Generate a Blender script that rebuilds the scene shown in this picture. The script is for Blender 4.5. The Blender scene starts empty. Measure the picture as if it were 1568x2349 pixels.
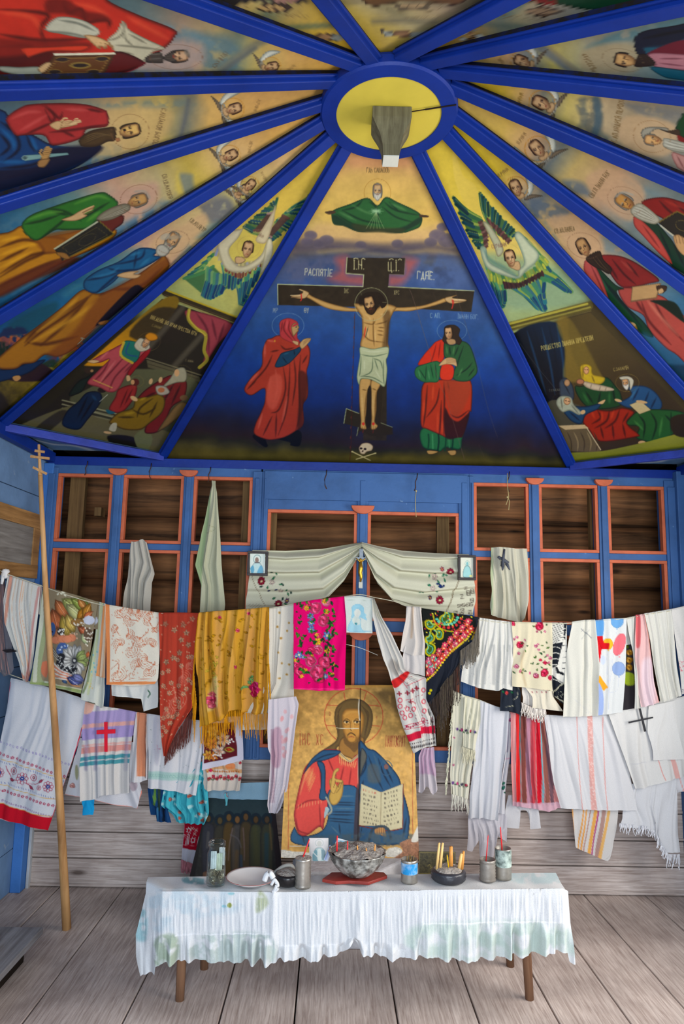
import bpy,bmesh,math,random
import numpy as np
from mathutils import Vector,Matrix
random.seed(7)
SC=bpy.context.scene;COL=SC.collection
# ---------------------------------------------------------------- camera
FPX,PITCH,ROLL,YAW=1594.5,.1408,.0203,.0121
CAMP=np.array([0.0,0.0,1.5])
_cy,_sy=math.cos(YAW),math.sin(YAW)
FW=np.array([_sy*math.cos(PITCH),_cy*math.cos(PITCH),math.sin(PITCH)])
_r0=np.array([_cy,-_sy,0]);_u0=np.cross(_r0,FW)
RT=math.cos(ROLL)*_r0+math.sin(ROLL)*_u0;UP=-math.sin(ROLL)*_r0+math.cos(ROLL)*_u0
cam=bpy.data.cameras.new('camera');camo=bpy.data.objects.new('camera',cam);COL.objects.link(camo)
cam.sensor_fit='VERTICAL';cam.sensor_height=36;cam.sensor_width=24;cam.lens=FPX*36/2349;cam.clip_start=.05
camo.matrix_world=Matrix(((RT[0],UP[0],-FW[0],CAMP[0]),(RT[1],UP[1],-FW[1],CAMP[1]),(RT[2],UP[2],-FW[2],CAMP[2]),(0,0,0,1)))
SC.camera=camo
# ---------------------------------------------------------------- daylight: area lamps at unseen openings added to carry it
SC.view_settings.view_transform='Standard';SC.view_settings.look='None';SC.view_settings.gamma=1;SC.view_settings.use_curve_mapping=False
SC.view_settings.exposure=0.03
W=bpy.data.worlds.new('world');SC.world=W;W.use_nodes=True
W.node_tree.nodes['Background'].inputs[0].default_value=(.62,.74,1,1);W.node_tree.nodes['Background'].inputs[1].default_value=.5
def area(name,loc,rot,sx,sy,power,col,spread=180):
    l=bpy.data.lights.new(name,'AREA');l.shape='RECTANGLE';l.size=sx;l.size_y=sy;l.energy=power;l.color=col;l.spread=math.radians(spread)
    o=bpy.data.objects.new(name,l);COL.objects.link(o);o.location=loc;o.rotation_euler=rot
area('unseen_doorway_light',(.1,-1.35,1.35),(math.radians(80),0,0),1.9,2.1,160,(.80,.90,1.0))
area('unseen_right_light',(2.12,2.1,1.4),(math.radians(90),0,math.radians(90)),1.9,1.1,70,(1.0,.95,.88))
area('unseen_left_light',(-1.72,.9,1.3),(math.radians(90),0,math.radians(-90)),1.2,1.0,10,(.72,.86,1.0))
# ---------------------------------------------------------------- pixel <-> place helpers (points measured on known planes of the room)
def ray(x,y):
    a=(np.asarray(x,float)-784)/FPX;b=-(np.asarray(y,float)-1174.5)/FPX
    return a[...,None]*RT+b[...,None]*UP+FW
def onY(x,y,Y): d=ray(x,y);return CAMP+d*(np.asarray(Y,float)/d[...,1])[...,None]
def onZ(x,y,Z): d=ray(x,y);return CAMP+d*((np.asarray(Z,float)-1.5)/d[...,2])[...,None]
def onX(x,y,X): d=ray(x,y);return CAMP+d*(np.asarray(X,float)/d[...,0])[...,None]
def pj(p):
    p=np.asarray(p,float)-CAMP;d=p@FW;ds=np.where(d < .2,.2,d)
    return 784+FPX*(p@RT)/ds,1174.5-FPX*(p@UP)/ds,d
# ---------------------------------------------------------------- painter: a small numpy paint box for painted and printed surfaces
def srgb2lin(c):
    c=np.asarray(c,np.float32)
    return np.where(c <= 0.04045,c/12.92,((np.maximum(c,0)+0.055)/1.055)**2.4)
def smooth_pts(pts,closed=True,n=5):
    p=np.asarray(pts,float);m=len(p)
    if m < 3: return p
    out=[]
    rng=range(m) if closed else range(m-1)
    for i in rng:
        if closed: a,b,c,d=p[(i-1)%m],p[i],p[(i+1)%m],p[(i+2)%m]
        else: a,b,c,d=p[max(i-1,0)],p[i],p[i+1],p[min(i+2,m-1)]
        for k in range(n):
            t=k/n
            out.append(0.5*((2*b)+(-a+c)*t+(2*a-5*b+4*c-d)*t*t+(-a+3*b-3*c+d)*t**3))
    if not closed: out.append(p[-1])
    return np.array(out)
def vnoise(x,y,seed=0):
    xi=np.floor(x).astype(np.int64);yi=np.floor(y).astype(np.int64)
    fx=x-xi;fy=y-yi;fx=fx*fx*(3-2*fx);fy=fy*fy*(3-2*fy)
    def h(a,b):
        n=(a*374761393 + b*668265263 + seed*982451653) & 0x7fffffff
        n=((n ^ (n>>13))*1274126177) & 0x7fffffff
        n=n ^ (n>>16)
        return (n & 0xffff)/65535.0
    return (h(xi,yi)*(1-fx)+h(xi+1,yi)*fx)*(1-fy)+(h(xi,yi+1)*(1-fx)+h(xi+1,yi+1)*fx)*fy
def fbm(x,y,seed=0,o=3):
    s=0;a=0.5;t=0
    for i in range(o):
        s=s+a*vnoise(x*2**i,y*2**i,seed+i*7);t += a;a *= 0.5
    return s/t
class Paint:
    def __init__(s,x0,y0,x1,y1,col=(128,128,128),res=1.0):
        s.x0,s.y0,s.res=x0,y0,res
        s.w=int((x1-x0)*res)+1;s.h=int((y1-y0)*res)+1
        s.a=np.empty((s.h,s.w,3),np.float32);s.a[:]=np.array(col,np.float32)/255
        s.v=(0.0,0.0,1.0);s.clip=None
    def view(s,ox,oy,k): s.v=(ox,oy,k);return s
    def T(s,pts):
        p=np.asarray(pts,float).reshape(-1,2)
        return (np.stack([s.v[0]+p[:,0]/s.v[2],s.v[1]+p[:,1]/s.v[2]],-1)-[s.x0,s.y0])*s.res
    def L(s,w): return w/s.v[2]*s.res
    def box(s,p,m):
        i0=max(int(p[:,0].min()-m),0);i1=min(int(p[:,0].max()+m)+2,s.w)
        j0=max(int(p[:,1].min()-m),0);j1=min(int(p[:,1].max()+m)+2,s.h)
        if i1 <= i0 or j1 <= j0: return None
        X,Y=np.meshgrid(np.arange(i0,i1,dtype=np.float32),np.arange(j0,j1,dtype=np.float32))
        return i0,i1,j0,j1,X,Y
    def blend(s,b,A,C):
        i0,i1,j0,j1=b[:4]
        if s.clip is not None: A=A*s.clip[j0:j1,i0:i1]
        s.a[j0:j1,i0:i1] += A[...,None]*(C-s.a[j0:j1,i0:i1])
    def dist(s,X,Y,p,closed):
        n=len(p);d=np.full(X.shape,1e9,np.float32);ins=np.zeros(X.shape,bool);tt=np.zeros(X.shape,np.float32)
        for i in range(n if closed else n-1):
            x1,y1=p[i];x2,y2=p[(i+1) % n]
            dx,dy=x2-x1,y2-y1;L2=dx*dx+dy*dy+1e-12
            t=np.clip(((X-x1)*dx+(Y-y1)*dy)/L2,0,1)
            dd=(X-x1-t*dx)**2+(Y-y1-t*dy)**2
            m=dd < d;tt[m]=(i+t[m]);d=np.where(m,dd,d)
            if closed and dy != 0:
                c=((y1 > Y) != (y2 > Y)) & (X < dx*(Y-y1)/dy+x1)
                ins ^= c
        return np.sqrt(d),ins,tt
    def fill(s,pts,col,col2=None,g=None,soft=1.2,smooth=True,alpha=1.0,edge=0,ecol=None,noise=0,nsc=8):
        """col, or col->col2 along g=(p0,p1); edge = width over which the rim blends to ecol"""
        p=s.T(pts)
        if smooth: p=smooth_pts(p)
        soft=max(s.L(soft) if soft > 3 else soft,.6)
        b=s.box(p,soft+1)
        if b is None: return
        X,Y=b[4],b[5]
        d,ins,_=s.dist(X,Y,p,True)
        sd=np.where(ins,d,-d)
        A=np.clip(0.5+sd/soft,0,1)*alpha
        C=np.empty(X.shape+(3,),np.float32);C[:]=np.array(col,np.float32)/255
        if col2 is not None:
            if g is None: q0,q1=np.array([p[:,0].mean(),p[:,1].min()]),np.array([p[:,0].mean(),p[:,1].max()])
            else: q0,q1=s.T(g)
            v=q1-q0;t=np.clip(((X-q0[0])*v[0]+(Y-q0[1])*v[1])/(v@v+1e-9),0,1)[...,None]
            t=t*t*(3-2*t)
            C=C*(1-t)+t*np.array(col2,np.float32)/255
        if edge:
            e=np.clip(1-sd/s.L(edge),0,1)[...,None]**1.5
            ec=C*0.45 if ecol is None else np.array(ecol,np.float32)/255
            C=C*(1-e)+e*ec
        if noise:
            C=C*(1+noise*(fbm((X+s.x0)/nsc,(Y+s.y0)/nsc,3)-.5)[...,None]*2)
        s.blend(b,A,C)
    def mask(s,pts,smooth=True,soft=1.2,view=None):
        p=s.T(pts)
        if smooth: p=smooth_pts(p)
        m=np.zeros((s.h,s.w),np.float32);b=s.box(p,2)
        if b is None: return m
        d,ins,_=s.dist(b[4],b[5],p,True)
        m[b[2]:b[3],b[0]:b[1]]=np.clip(.5+np.where(ins,d,-d)/soft,0,1)
        return m
    def line(s,pts,w,col,alpha=1.0,smooth=True,taper=False,soft=0,closed=False):
        p=s.T(pts)
        if smooth and len(p) > 2: p=smooth_pts(p,closed,4)
        w=s.L(w);b=s.box(p,w+soft+2)
        if b is None: return
        d,_,t=s.dist(b[4],b[5],p,closed)
        n=len(p)-1
        hw=w/2
        if taper: hw=hw*np.clip(np.sin(np.pi*np.clip(t/n,0,1))*1.3,.12,1)
        sf=max(s.L(soft),1.0)
        A=np.clip(0.5+(hw-d)/sf,0,1)*alpha
        if w < 1: A=A*max(w,.35)
        s.blend(b,A,np.array(col,np.float32)/255)
    def ell(s,cx,cy,rx,ry,col,rot=0,**k):
        t=np.linspace(0,2*np.pi,20,endpoint=False);c,n=np.cos(np.radians(rot)),np.sin(np.radians(rot))
        x=rx*np.cos(t);y=ry*np.sin(t)
        s.fill(np.stack([cx+x*c-y*n,cy+x*n+y*c],-1),col,smooth=False,**k)
    def ring(s,cx,cy,rx,ry,w,col,rot=0,alpha=1,soft=0):
        t=np.linspace(0,2*np.pi,28,endpoint=False);c,n=np.cos(np.radians(rot)),np.sin(np.radians(rot))
        x=rx*np.cos(t);y=ry*np.sin(t)
        s.line(np.stack([cx+x*c-y*n,cy+x*n+y*c],-1),w,col,alpha,smooth=False,closed=True,soft=soft)
    def cloud(s,pts,col,alpha=.8,sc=30,seed=1,thr=.45,soft=20,stretch=1):
        p=smooth_pts(s.T(pts));b=s.box(p,s.L(soft)+2)
        if b is None: return
        X,Y=b[4],b[5];d,ins,_=s.dist(X,Y,p,True)
        sd=np.where(ins,d,-d)
        n=fbm((X+s.x0)/s.L(sc),(Y+s.y0)/s.L(sc)*stretch,seed,3)
        A=np.clip(.5+sd/s.L(soft),0,1)*np.clip((n-thr)*4+.5,0,1)*alpha
        s.blend(b,A,np.array(col,np.float32)/255)
    def robe(s,pts,col,dark,light,folds=(),lights=(),w=6,g=None,edge=14):
        """a painted garment: a filled shape with dark fold strokes and light ridges clipped to it"""
        s.fill(pts,col,edge=edge,ecol=dark,g=g)
        old=s.clip;s.clip=s.mask(pts) if old is None else s.mask(pts)*old
        for f in folds: s.line(f,w,dark,.85,taper=True,soft=w*.9)
        for f in lights: s.line(f,w*1.1,light,.75,taper=True,soft=w*1.3)
        s.clip=old
    def hatch(s,pts,dirpts,n,w,col,alpha=.5,seed=0,jit=.2):
        """n strokes parallel to the polyline dirpts spread over the shape pts, clipped to it"""
        rnd=random.Random(seed);old=s.clip;m=s.mask(pts)
        s.clip=m if old is None else m*old
        P_=np.array(pts,float);lo,hi=P_.min(0),P_.max(0);D_=np.array(dirpts,float);c0=D_.mean(0)
        v=D_[-1]-D_[0];nrm=np.array([-v[1],v[0]])/(np.hypot(*v)+1e-9);ext=np.abs((P_-c0)@nrm).max()
        for i in range(n):
            o=(2*(i+.5)/n-1+rnd.uniform(-jit,jit)*2/n*2)*ext
            s.line(D_+nrm*o,w*rnd.uniform(.6,1.3),col,alpha*rnd.uniform(.5,1),taper=True,soft=w*.8)
        s.clip=old
    def face(s,cx,cy,r,rot=0,skin=(200,160,110),hair=(60,40,25),beard=None,bl=1.0,halo=None,hcol=(120,90,50),look=0,hairlen=.9,bald=False,dark=(110,75,45)):
        """head seen from the front, r = half face height, rot = degrees clockwise of the head's up axis, look -1..1"""
        a=np.radians(rot);c,n=np.cos(a),np.sin(a)
        def q(pts):
            p=np.asarray(pts,float)*r
            return np.stack([cx+p[:,0]*c-p[:,1]*n,cy+p[:,0]*n+p[:,1]*c],-1)
        if halo:
            s.ring(cx,cy,halo*r,halo*r,max(r*.05,1.1*s.v[2]*.55),hcol,alpha=.8)
        s.fill(q([(-.66,-.2),(-.55,-.85),(0,-1.12),(.56,-.85),(.68,-.2),(.66,hairlen*.6),(.45,hairlen),(0,.6),(-.45,hairlen),(-.66,hairlen*.55)]),hair,edge=r*.2)
        s.fill(q([(-.52+.06*look,-.3),(-.42,-.86),(0,-.98 if bald else -.88),(.42,-.86),(.54+.06*look,-.3),(.5,.3),(.28,.78),(0,.95),(-.28,.78),(-.5,.3)]),skin,col2=dark,g=q([(-.1,0),(.75,.5)]) if look <= 0 else q([(.1,0),(-.75,.5)]),edge=r*.22,ecol=dark)
        L=look*.14
        for e in (-1,1):
            s.line(q([(e*.36+L-.12,-.2),(e*.3+L,-.26),(e*.14+L,-.17)] if e>0 else [(e*.36+L+.02-.06,-.17),(e*.28+L,-.26),(e*.12+L,-.19)]),r*.09,hair,.8)
            s.ell(*q([(e*.27+L,-.05)])[0],r*.13,r*.065,(235,220,195),rot=rot,alpha=.6)
            s.ell(*q([(e*.27+L,-.05)])[0],r*.08,r*.07,(44,28,18),rot=rot)
            s.line(q([(e*.40+L,-.07),(e*.27+L,-.13),(e*.13+L,-.07)]),r*.06,(50,30,18),.8)
        s.line(q([(.06+L,-.1),(.1+L*1.5,.2),(.02+L*1.5,.27),(-.07+L,.25)]),r*.07,dark,.9)
        s.line(q([(.0+L,-.05),(.02+L*1.4,.18)]),r*.07,tuple(min(255,v*1.18) for v in skin),.7)
        if beard:
            s.fill(q([(-.5,.15),(-.3,.32),(0,.34),(.3,.32),(.5,.15),(.55,.6),(.38,.7+.5*bl),(.1,.8+.85*bl),(-.1,.8+.85*bl),(-.38,.7+.5*bl),(-.55,.6)]),beard,edge=r*.2)
            for k in range(7):
                x=-.34+k*.11
                s.line(q([(x*.8,.5),(x*1.05,.75+.3*bl),(x*.6,.8+.65*bl)]),r*.06,tuple(v*(.55 if k%2 else 1.25) for v in beard),.5,taper=True)
            s.line(q([(-.25+L,.42),(0+L,.34),(.25+L,.42)]),r*.1,tuple(v*.8 for v in beard),.9)
        s.line(q([(-.14+L,.5),(L,.48),(.14+L,.5)]),r*.08,(130,55,40),.9)
    def hand(s,cx,cy,r,rot,skin=(200,160,110),dark=(120,80,50),fingers=4,mirror=1):
        a=np.radians(rot);c,n=np.cos(a),np.sin(a)
        def q(pts):
            p=np.asarray(pts,float)*[r,r*mirror]
            return np.stack([cx+p[:,0]*c-p[:,1]*n,cy+p[:,0]*n+p[:,1]*c],-1)
        s.fill(q([(-1.1,-.3),(0,-.45),(.4,-.4),(.45,.35),(0,.45),(-1.1,.35)]),skin,edge=r*.3,ecol=dark)
        for i in range(fingers):
            y=-.32+.2*i;Lf=1.25-.08*abs(i-1.3)
            s.line(q([(.3,y),(.8,y*1.05),(Lf,y*.9+.05)]),r*.2,skin)
            s.line(q([(.3,y+.1),(.8,y*1.05+.1),(Lf,y*.9+.15)]),r*.06,dark,.8)
        s.line(q([(-.1,-.35),(.35,-.72),(.7,-.66)]),r*.22,skin)
    def text(s,txt,x,y,h,col,rot=0,w=.13,sp=.2,alpha=.9,cond=.62):
        """Cyrillic church lettering from strokes; (x,y) = start of the baseline, h = letter height"""
        a=np.radians(rot);c,n=np.cos(a),np.sin(a);cx=0.0
        for ch in txt:
            if ch == ' ': cx += .45*h*cond/.62;continue
            G=GLYPH.get(ch,GLYPH['?']);gw=0
            for st in G:
                p=np.array(st,float)*[cond,1];gw=max(gw,p[:,0].max())
                p=p*h;p[:,0] += cx
                s.line(np.stack([x+p[:,0]*c+p[:,1]*n,y+p[:,0]*n-p[:,1]*c],-1),w*h,col,alpha,smooth=False)
            cx += (gw+sp)*h
    def sample(s,px,py):
        X=np.clip((np.asarray(px)-s.x0)*s.res,0,s.w-1.001);Y=np.clip((np.asarray(py)-s.y0)*s.res,0,s.h-1.001)
        i=X.astype(int);j=Y.astype(int);fx=(X-i)[...,None];fy=(Y-j)[...,None]
        a=s.a
        return (a[j,i]*(1-fx)+a[j,i+1]*fx)*(1-fy)+(a[j+1,i]*(1-fx)+a[j+1,i+1]*fx)*fy
_O=[(0,.15),(.25,0),(.6,0),(.8,.2),(.8,.8),(.6,1),(.25,1),(0,.8),(0,.15)]
GLYPH={
 'А':[[(0,0),(.4,1),(.8,0)],[(.15,.38),(.65,.38)]],'Б':[[(.75,1),(0,1),(0,0),(.6,0),(.75,.25),(.6,.5),(0,.5)]],
 'В':[[(0,0),(0,1),(.55,1),(.7,.78),(.55,.53),(0,.53)],[(.55,.53),(.75,.25),(.6,0),(0,0)]],'Г':[[(0,0),(0,1),(.7,1),(.7,.85)]],
 'Д':[[(0,-.15),(0,.05),(.8,.05),(.8,-.15)],[(.15,.05),(.4,1),(.65,.05)]],'Е':[[(.7,0),(0,0),(0,1),(.7,1)],[(0,.5),(.5,.5)]],
 'З':[[(0,.85),(.3,1),(.65,.8),(.3,.53),(.7,.25),(.4,0),(0,.12)]],'И':[[(0,1),(0,0)],[(.7,1),(.7,0)],[(0,.4),(.7,.6)]],
 'Й':[[(0,1),(0,0)],[(.7,1),(.7,0)],[(0,.4),(.7,.6)],[(.2,1.15),(.5,1.15)]],'І':[[(.1,0),(.1,1)],[(0,1),(.2,1)],[(0,0),(.2,0)],[(.0,1.2),(.2,1.2)]],
 'К':[[(0,0),(0,1)],[(.65,1),(0,.45),(.7,0)]],'Л':[[(0,0),(.35,1),(.7,0)]],'М':[[(0,0),(.1,1),(.4,.3),(.7,1),(.8,0)]],
 'Н':[[(0,0),(0,1)],[(.7,0),(.7,1)],[(0,.55),(.7,.45)]],'О':[_O],'П':[[(0,0),(0,1),(.7,1),(.7,0)]],
 'Р':[[(0,0),(0,1),(.55,1),(.7,.75),(.55,.5),(0,.5)]],'С':[[(.75,.85),(.5,1),(.2,1),(0,.8),(0,.2),(.2,0),(.5,0),(.75,.15)]],
 'Т':[[(0,.85),(0,1),(.8,1),(.8,.85)],[(.4,1),(.4,0)]],'У':[[(0,1),(.4,.45)],[(.75,1),(.25,-.1)]],'Ф':[[(.4,-.1),(.4,1.1)],_O],
 'Х':[[(0,0),(.7,1)],[(0,1),(.7,0)]],'Ц':[[(0,1),(0,0),(.8,0),(.8,-.18)],[(.65,1),(.65,0)]],'Ѳ':[_O,[(0,.5),(.8,.5)]],
 'Ь':[[(0,1),(0,0),(.55,0),(.7,.25),(.55,.5),(0,.5)]],'Ъ':[[(-.15,1),(.1,1),(.1,0),(.6,0),(.75,.25),(.6,.5),(.1,.5)]],
 'Ѡ':[[(0,1),(0,.2),(.2,0),(.42,.2),(.42,.7)],[(.42,.2),(.64,0),(.85,.2),(.85,1)]],'Я':[[(.7,0),(.7,1),(.2,1),(0,.75),(.2,.5),(.7,.5)],[(.35,.5),(0,0)]],
 '.':[[(0,0),(.12,0)]],'~':[[(0,1.2),(.25,1.38),(.6,1.2)]],'-':[[(0,.5),(.4,.5)]],
 'С~':[],'?':[[(0,0),(0,1),(.6,1),(.6,0),(0,0)]],
 'N':[[(0,0),(0,1),(.7,0),(.7,1)]],'I':[[(.1,0),(.1,1)]],
}
# ---------------------------------------------------------------- materials
MATS={}
def mat(name,col,rough=.7,spec=.3,metal=0,noise=.12,nsc=8,stretch=(1,1,1),bump=.15,bsc=40,col2=None,trans=0,alpha=1,wear=None,coat=0,coord='Object'):
    """procedural material: colour broken up by noise, optional second colour in stains, bump; colours are sRGB 0-255"""
    if name in MATS: return MATS[name]
    m=bpy.data.materials.new(name);m.use_nodes=True;nt=m.node_tree;N=nt.nodes;L=nt.links
    b=N['Principled BSDF'];b.inputs['Roughness'].default_value=rough;b.inputs['Metallic'].default_value=metal;b.inputs['Specular IOR Level'].default_value=spec
    b.inputs['Transmission Weight'].default_value=trans;b.inputs['Alpha'].default_value=alpha;b.inputs['Coat Weight'].default_value=coat
    c=tuple(float(v) for v in srgb2lin(np.array(col)/255.));c2=tuple(float(v) for v in srgb2lin(np.array(col2)/255.)) if col2 is not None else tuple(v*.55 for v in c)
    tc=N.new('ShaderNodeTexCoord');mp=N.new('ShaderNodeMapping');mp.inputs['Scale'].default_value=stretch;L.new(tc.outputs[coord],mp.inputs[0])
    n1=N.new('ShaderNodeTexNoise');n1.inputs['Scale'].default_value=nsc;n1.inputs['Detail'].default_value=6;n1.inputs['Roughness'].default_value=.62;L.new(mp.outputs[0],n1.inputs[0])
    rp=N.new('ShaderNodeValToRGB');rp.color_ramp.elements[0].position=.42-.0;rp.color_ramp.elements[1].position=.72;L.new(n1.outputs[0],rp.inputs[0])
    mx=N.new('ShaderNodeMix');mx.data_type='RGBA';mx.inputs[6].default_value=c+(1,);mx.inputs[7].default_value=c2+(1,)
    mu=N.new('ShaderNodeMath');mu.operation='MULTIPLY';mu.inputs[1].default_value=noise*(2.2 if col2 is None else 1/max(noise,1e-6)*noise*2.2);L.new(rp.outputs[0],mu.inputs[0]);L.new(mu.outputs[0],mx.inputs[0])
    out=mx.outputs[2]
    if wear is not None:
        w2=N.new('ShaderNodeTexNoise');w2.inputs['Scale'].default_value=wear[1];w2.inputs['Detail'].default_value=8;L.new(mp.outputs[0],w2.inputs[0])
        r2=N.new('ShaderNodeValToRGB');r2.color_ramp.elements[0].position=wear[2];r2.color_ramp.elements[1].position=wear[2]+.07;L.new(w2.outputs[0],r2.inputs[0])
        m2=N.new('ShaderNodeMix');m2.data_type='RGBA';m2.inputs[7].default_value=tuple(float(v) for v in srgb2lin(np.array(wear[0])/255.))+(1,);L.new(r2.outputs[0],m2.inputs[0]);L.new(out,m2.inputs[6]);out=m2.outputs[2]
    L.new(out,b.inputs['Base Color'])
    if bump:
        n3=N.new('ShaderNodeTexNoise');n3.inputs['Scale'].default_value=bsc;n3.inputs['Detail'].default_value=5;L.new(mp.outputs[0],n3.inputs[0])
        bp=N.new('ShaderNodeBump');bp.inputs['Strength'].default_value=bump;bp.inputs['Distance'].default_value=.01;L.new(n3.outputs[0],bp.inputs['Height']);L.new(bp.outputs[0],b.inputs['Normal'])
    MATS[name]=m;return m
def wood(name,col,dark,axis='x',rough=.75,sc=1.0,knots=True,bump=.35,seam=0):
    """weathered plank: grain stretched along the axis, dark streaks and knots"""
    if name in MATS: return MATS[name]
    m=bpy.data.materials.new(name);m.use_nodes=True;nt=m.node_tree;N=nt.nodes;L=nt.links;b=N['Principled BSDF'];b.inputs['Roughness'].default_value=rough;b.inputs['Specular IOR Level'].default_value=.25
    tc=N.new('ShaderNodeTexCoord');mp=N.new('ShaderNodeMapping');s={'x':(1.2,22,22),'y':(22,1.2,22),'z':(22,22,1.2)}[axis];mp.inputs['Scale'].default_value=tuple(v*sc for v in s);L.new(tc.outputs['Object'],mp.inputs[0])
    n1=N.new('ShaderNodeTexNoise');n1.inputs['Scale'].default_value=1.6;n1.inputs['Detail'].default_value=9;n1.inputs['Roughness'].default_value=.65;n1.inputs['Distortion'].default_value=.6;L.new(mp.outputs[0],n1.inputs[0])
    n2=N.new('ShaderNodeTexNoise');n2.inputs['Scale'].default_value=3.2;n2.inputs['Detail'].default_value=5;L.new(tc.outputs['Object'],n2.inputs[0])
    rp=N.new('ShaderNodeValToRGB');e=rp.color_ramp.elements;e[0].position=.3;e[1].position=.66
    e[0].color=tuple(float(v) for v in srgb2lin(np.array(dark)/255.))+(1,);e[1].color=tuple(float(v) for v in srgb2lin(np.array(col)/255.))+(1,);L.new(n1.outputs[0],rp.inputs[0])
    mx=N.new('ShaderNodeMix');mx.data_type='RGBA';mx.blend_type='MULTIPLY';r2=N.new('ShaderNodeValToRGB');r2.color_ramp.elements[0].position=.3;r2.color_ramp.elements[0].color=(.62,.6,.6,1);r2.color_ramp.elements[1].position=.62;r2.color_ramp.elements[1].color=(1,1,1,1);L.new(n2.outputs[0],r2.inputs[0])
    mx.inputs[0].default_value=1;L.new(rp.outputs[0],mx.inputs[6]);L.new(r2.outputs[0],mx.inputs[7]);out=mx.outputs[2]
    if knots:
        v=N.new('ShaderNodeTexVoronoi');v.inputs['Scale'].default_value=1.0;m3=N.new('ShaderNodeMapping');k={'x':(1.5,4.5,4.5),'y':(4.5,1.5,4.5),'z':(4.5,4.5,1.5)}[axis];m3.inputs['Scale'].default_value=k;L.new(tc.outputs['Object'],m3.inputs[0]);L.new(m3.outputs[0],v.inputs[0])
        r3=N.new('ShaderNodeValToRGB');r3.color_ramp.elements[0].position=.035;r3.color_ramp.elements[0].color=tuple(float(q)*.6 for q in srgb2lin(np.array(dark)/255.))+(1,);r3.color_ramp.elements[1].position=.09;r3.color_ramp.elements[1].color=(1,1,1,1);L.new(v.outputs['Distance'],r3.inputs[0])
        m4=N.new('ShaderNodeMix');m4.data_type='RGBA';m4.blend_type='MULTIPLY';m4.inputs[0].default_value=.8;L.new(out,m4.inputs[6]);L.new(r3.outputs[0],m4.inputs[7]);out=m4.outputs[2]
    L.new(out,b.inputs['Base Color'])
    bp=N.new('ShaderNodeBump');bp.inputs['Strength'].default_value=bump;bp.inputs['Distance'].default_value=.004;L.new(n1.outputs[0],bp.inputs['Height']);L.new(bp.outputs[0],b.inputs['Normal'])
    MATS[name]=m;return m
def colmat(name,rough=.6,spec=.3,bump=0,bsc=60,trans=0,sheen=0,gain=1.0,tl=0.0):
    """pigment stored per vertex: paintings and printed cloth"""
    if name in MATS: return MATS[name]
    m=bpy.data.materials.new(name);m.use_nodes=True;nt=m.node_tree;N=nt.nodes;L=nt.links;b=N['Principled BSDF']
    b.inputs['Roughness'].default_value=rough;b.inputs['Specular IOR Level'].default_value=spec;b.inputs['Sheen Weight'].default_value=sheen
    at=N.new('ShaderNodeAttribute');at.attribute_name='Col'
    tc=N.new('ShaderNodeTexCoord');n=N.new('ShaderNodeTexNoise');n.inputs['Scale'].default_value=bsc;n.inputs['Detail'].default_value=4;L.new(tc.outputs['Object'],n.inputs[0])
    r=N.new('ShaderNodeValToRGB');r.color_ramp.elements[0].position=.3;r.color_ramp.elements[0].color=(.9*gain,.9*gain,.9*gain,1);r.color_ramp.elements[1].position=.7;r.color_ramp.elements[1].color=(gain,gain,gain,1);L.new(n.outputs[0],r.inputs[0])
    mx=N.new('ShaderNodeMix');mx.data_type='RGBA';mx.blend_type='MULTIPLY';mx.inputs[0].default_value=1;L.new(at.outputs['Color'],mx.inputs[6]);L.new(r.outputs[0],mx.inputs[7]);L.new(mx.outputs[2],b.inputs['Base Color'])
    if bump:
        bp=N.new('ShaderNodeBump');bp.inputs['Strength'].default_value=bump;bp.inputs['Distance'].default_value=.003;L.new(n.outputs[0],bp.inputs['Height']);L.new(bp.outputs[0],b.inputs['Normal'])
    if tl:
        t=N.new('ShaderNodeBsdfTranslucent');L.new(mx.outputs[2],t.inputs[0]);ms=N.new('ShaderNodeMixShader');ms.inputs[0].default_value=tl;L.new(b.outputs[0],ms.inputs[1]);L.new(t.outputs[0],ms.inputs[2]);L.new(ms.outputs[0],N['Material Output'].inputs[0])
    MATS[name]=m;return m
# ---------------------------------------------------------------- objects
def tag(o,label=None,cat=None,group=None,kind=None):
    if label: o['label']=label
    if cat: o['category']=cat
    if group: o['group']=group
    if kind: o['kind']=kind
    return o
def empty(name,loc,label,cat,group=None):
    o=bpy.data.objects.new(name,None);COL.objects.link(o);o.location=tuple(float(v) for v in loc);o.empty_display_size=.02
    return tag(o,label,cat,group)
def put(name,me,m,parent=None,smooth=False,bevel=0):
    o=bpy.data.objects.new(name,me);COL.objects.link(o)
    if m is not None: me.materials.append(m)
    if smooth: me.polygons.foreach_set('use_smooth',[True]*len(me.polygons))
    if parent is not None:
        o.parent=parent;me.transform(Matrix.Translation(-parent.location)) if not parent.parent else me.transform(Matrix.Translation(-(parent.location+parent.parent.location)))
    if bevel:
        b=o.modifiers.new('bevel','BEVEL');b.width=bevel;b.segments=2;b.limit_method='ANGLE'
    return o
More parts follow.
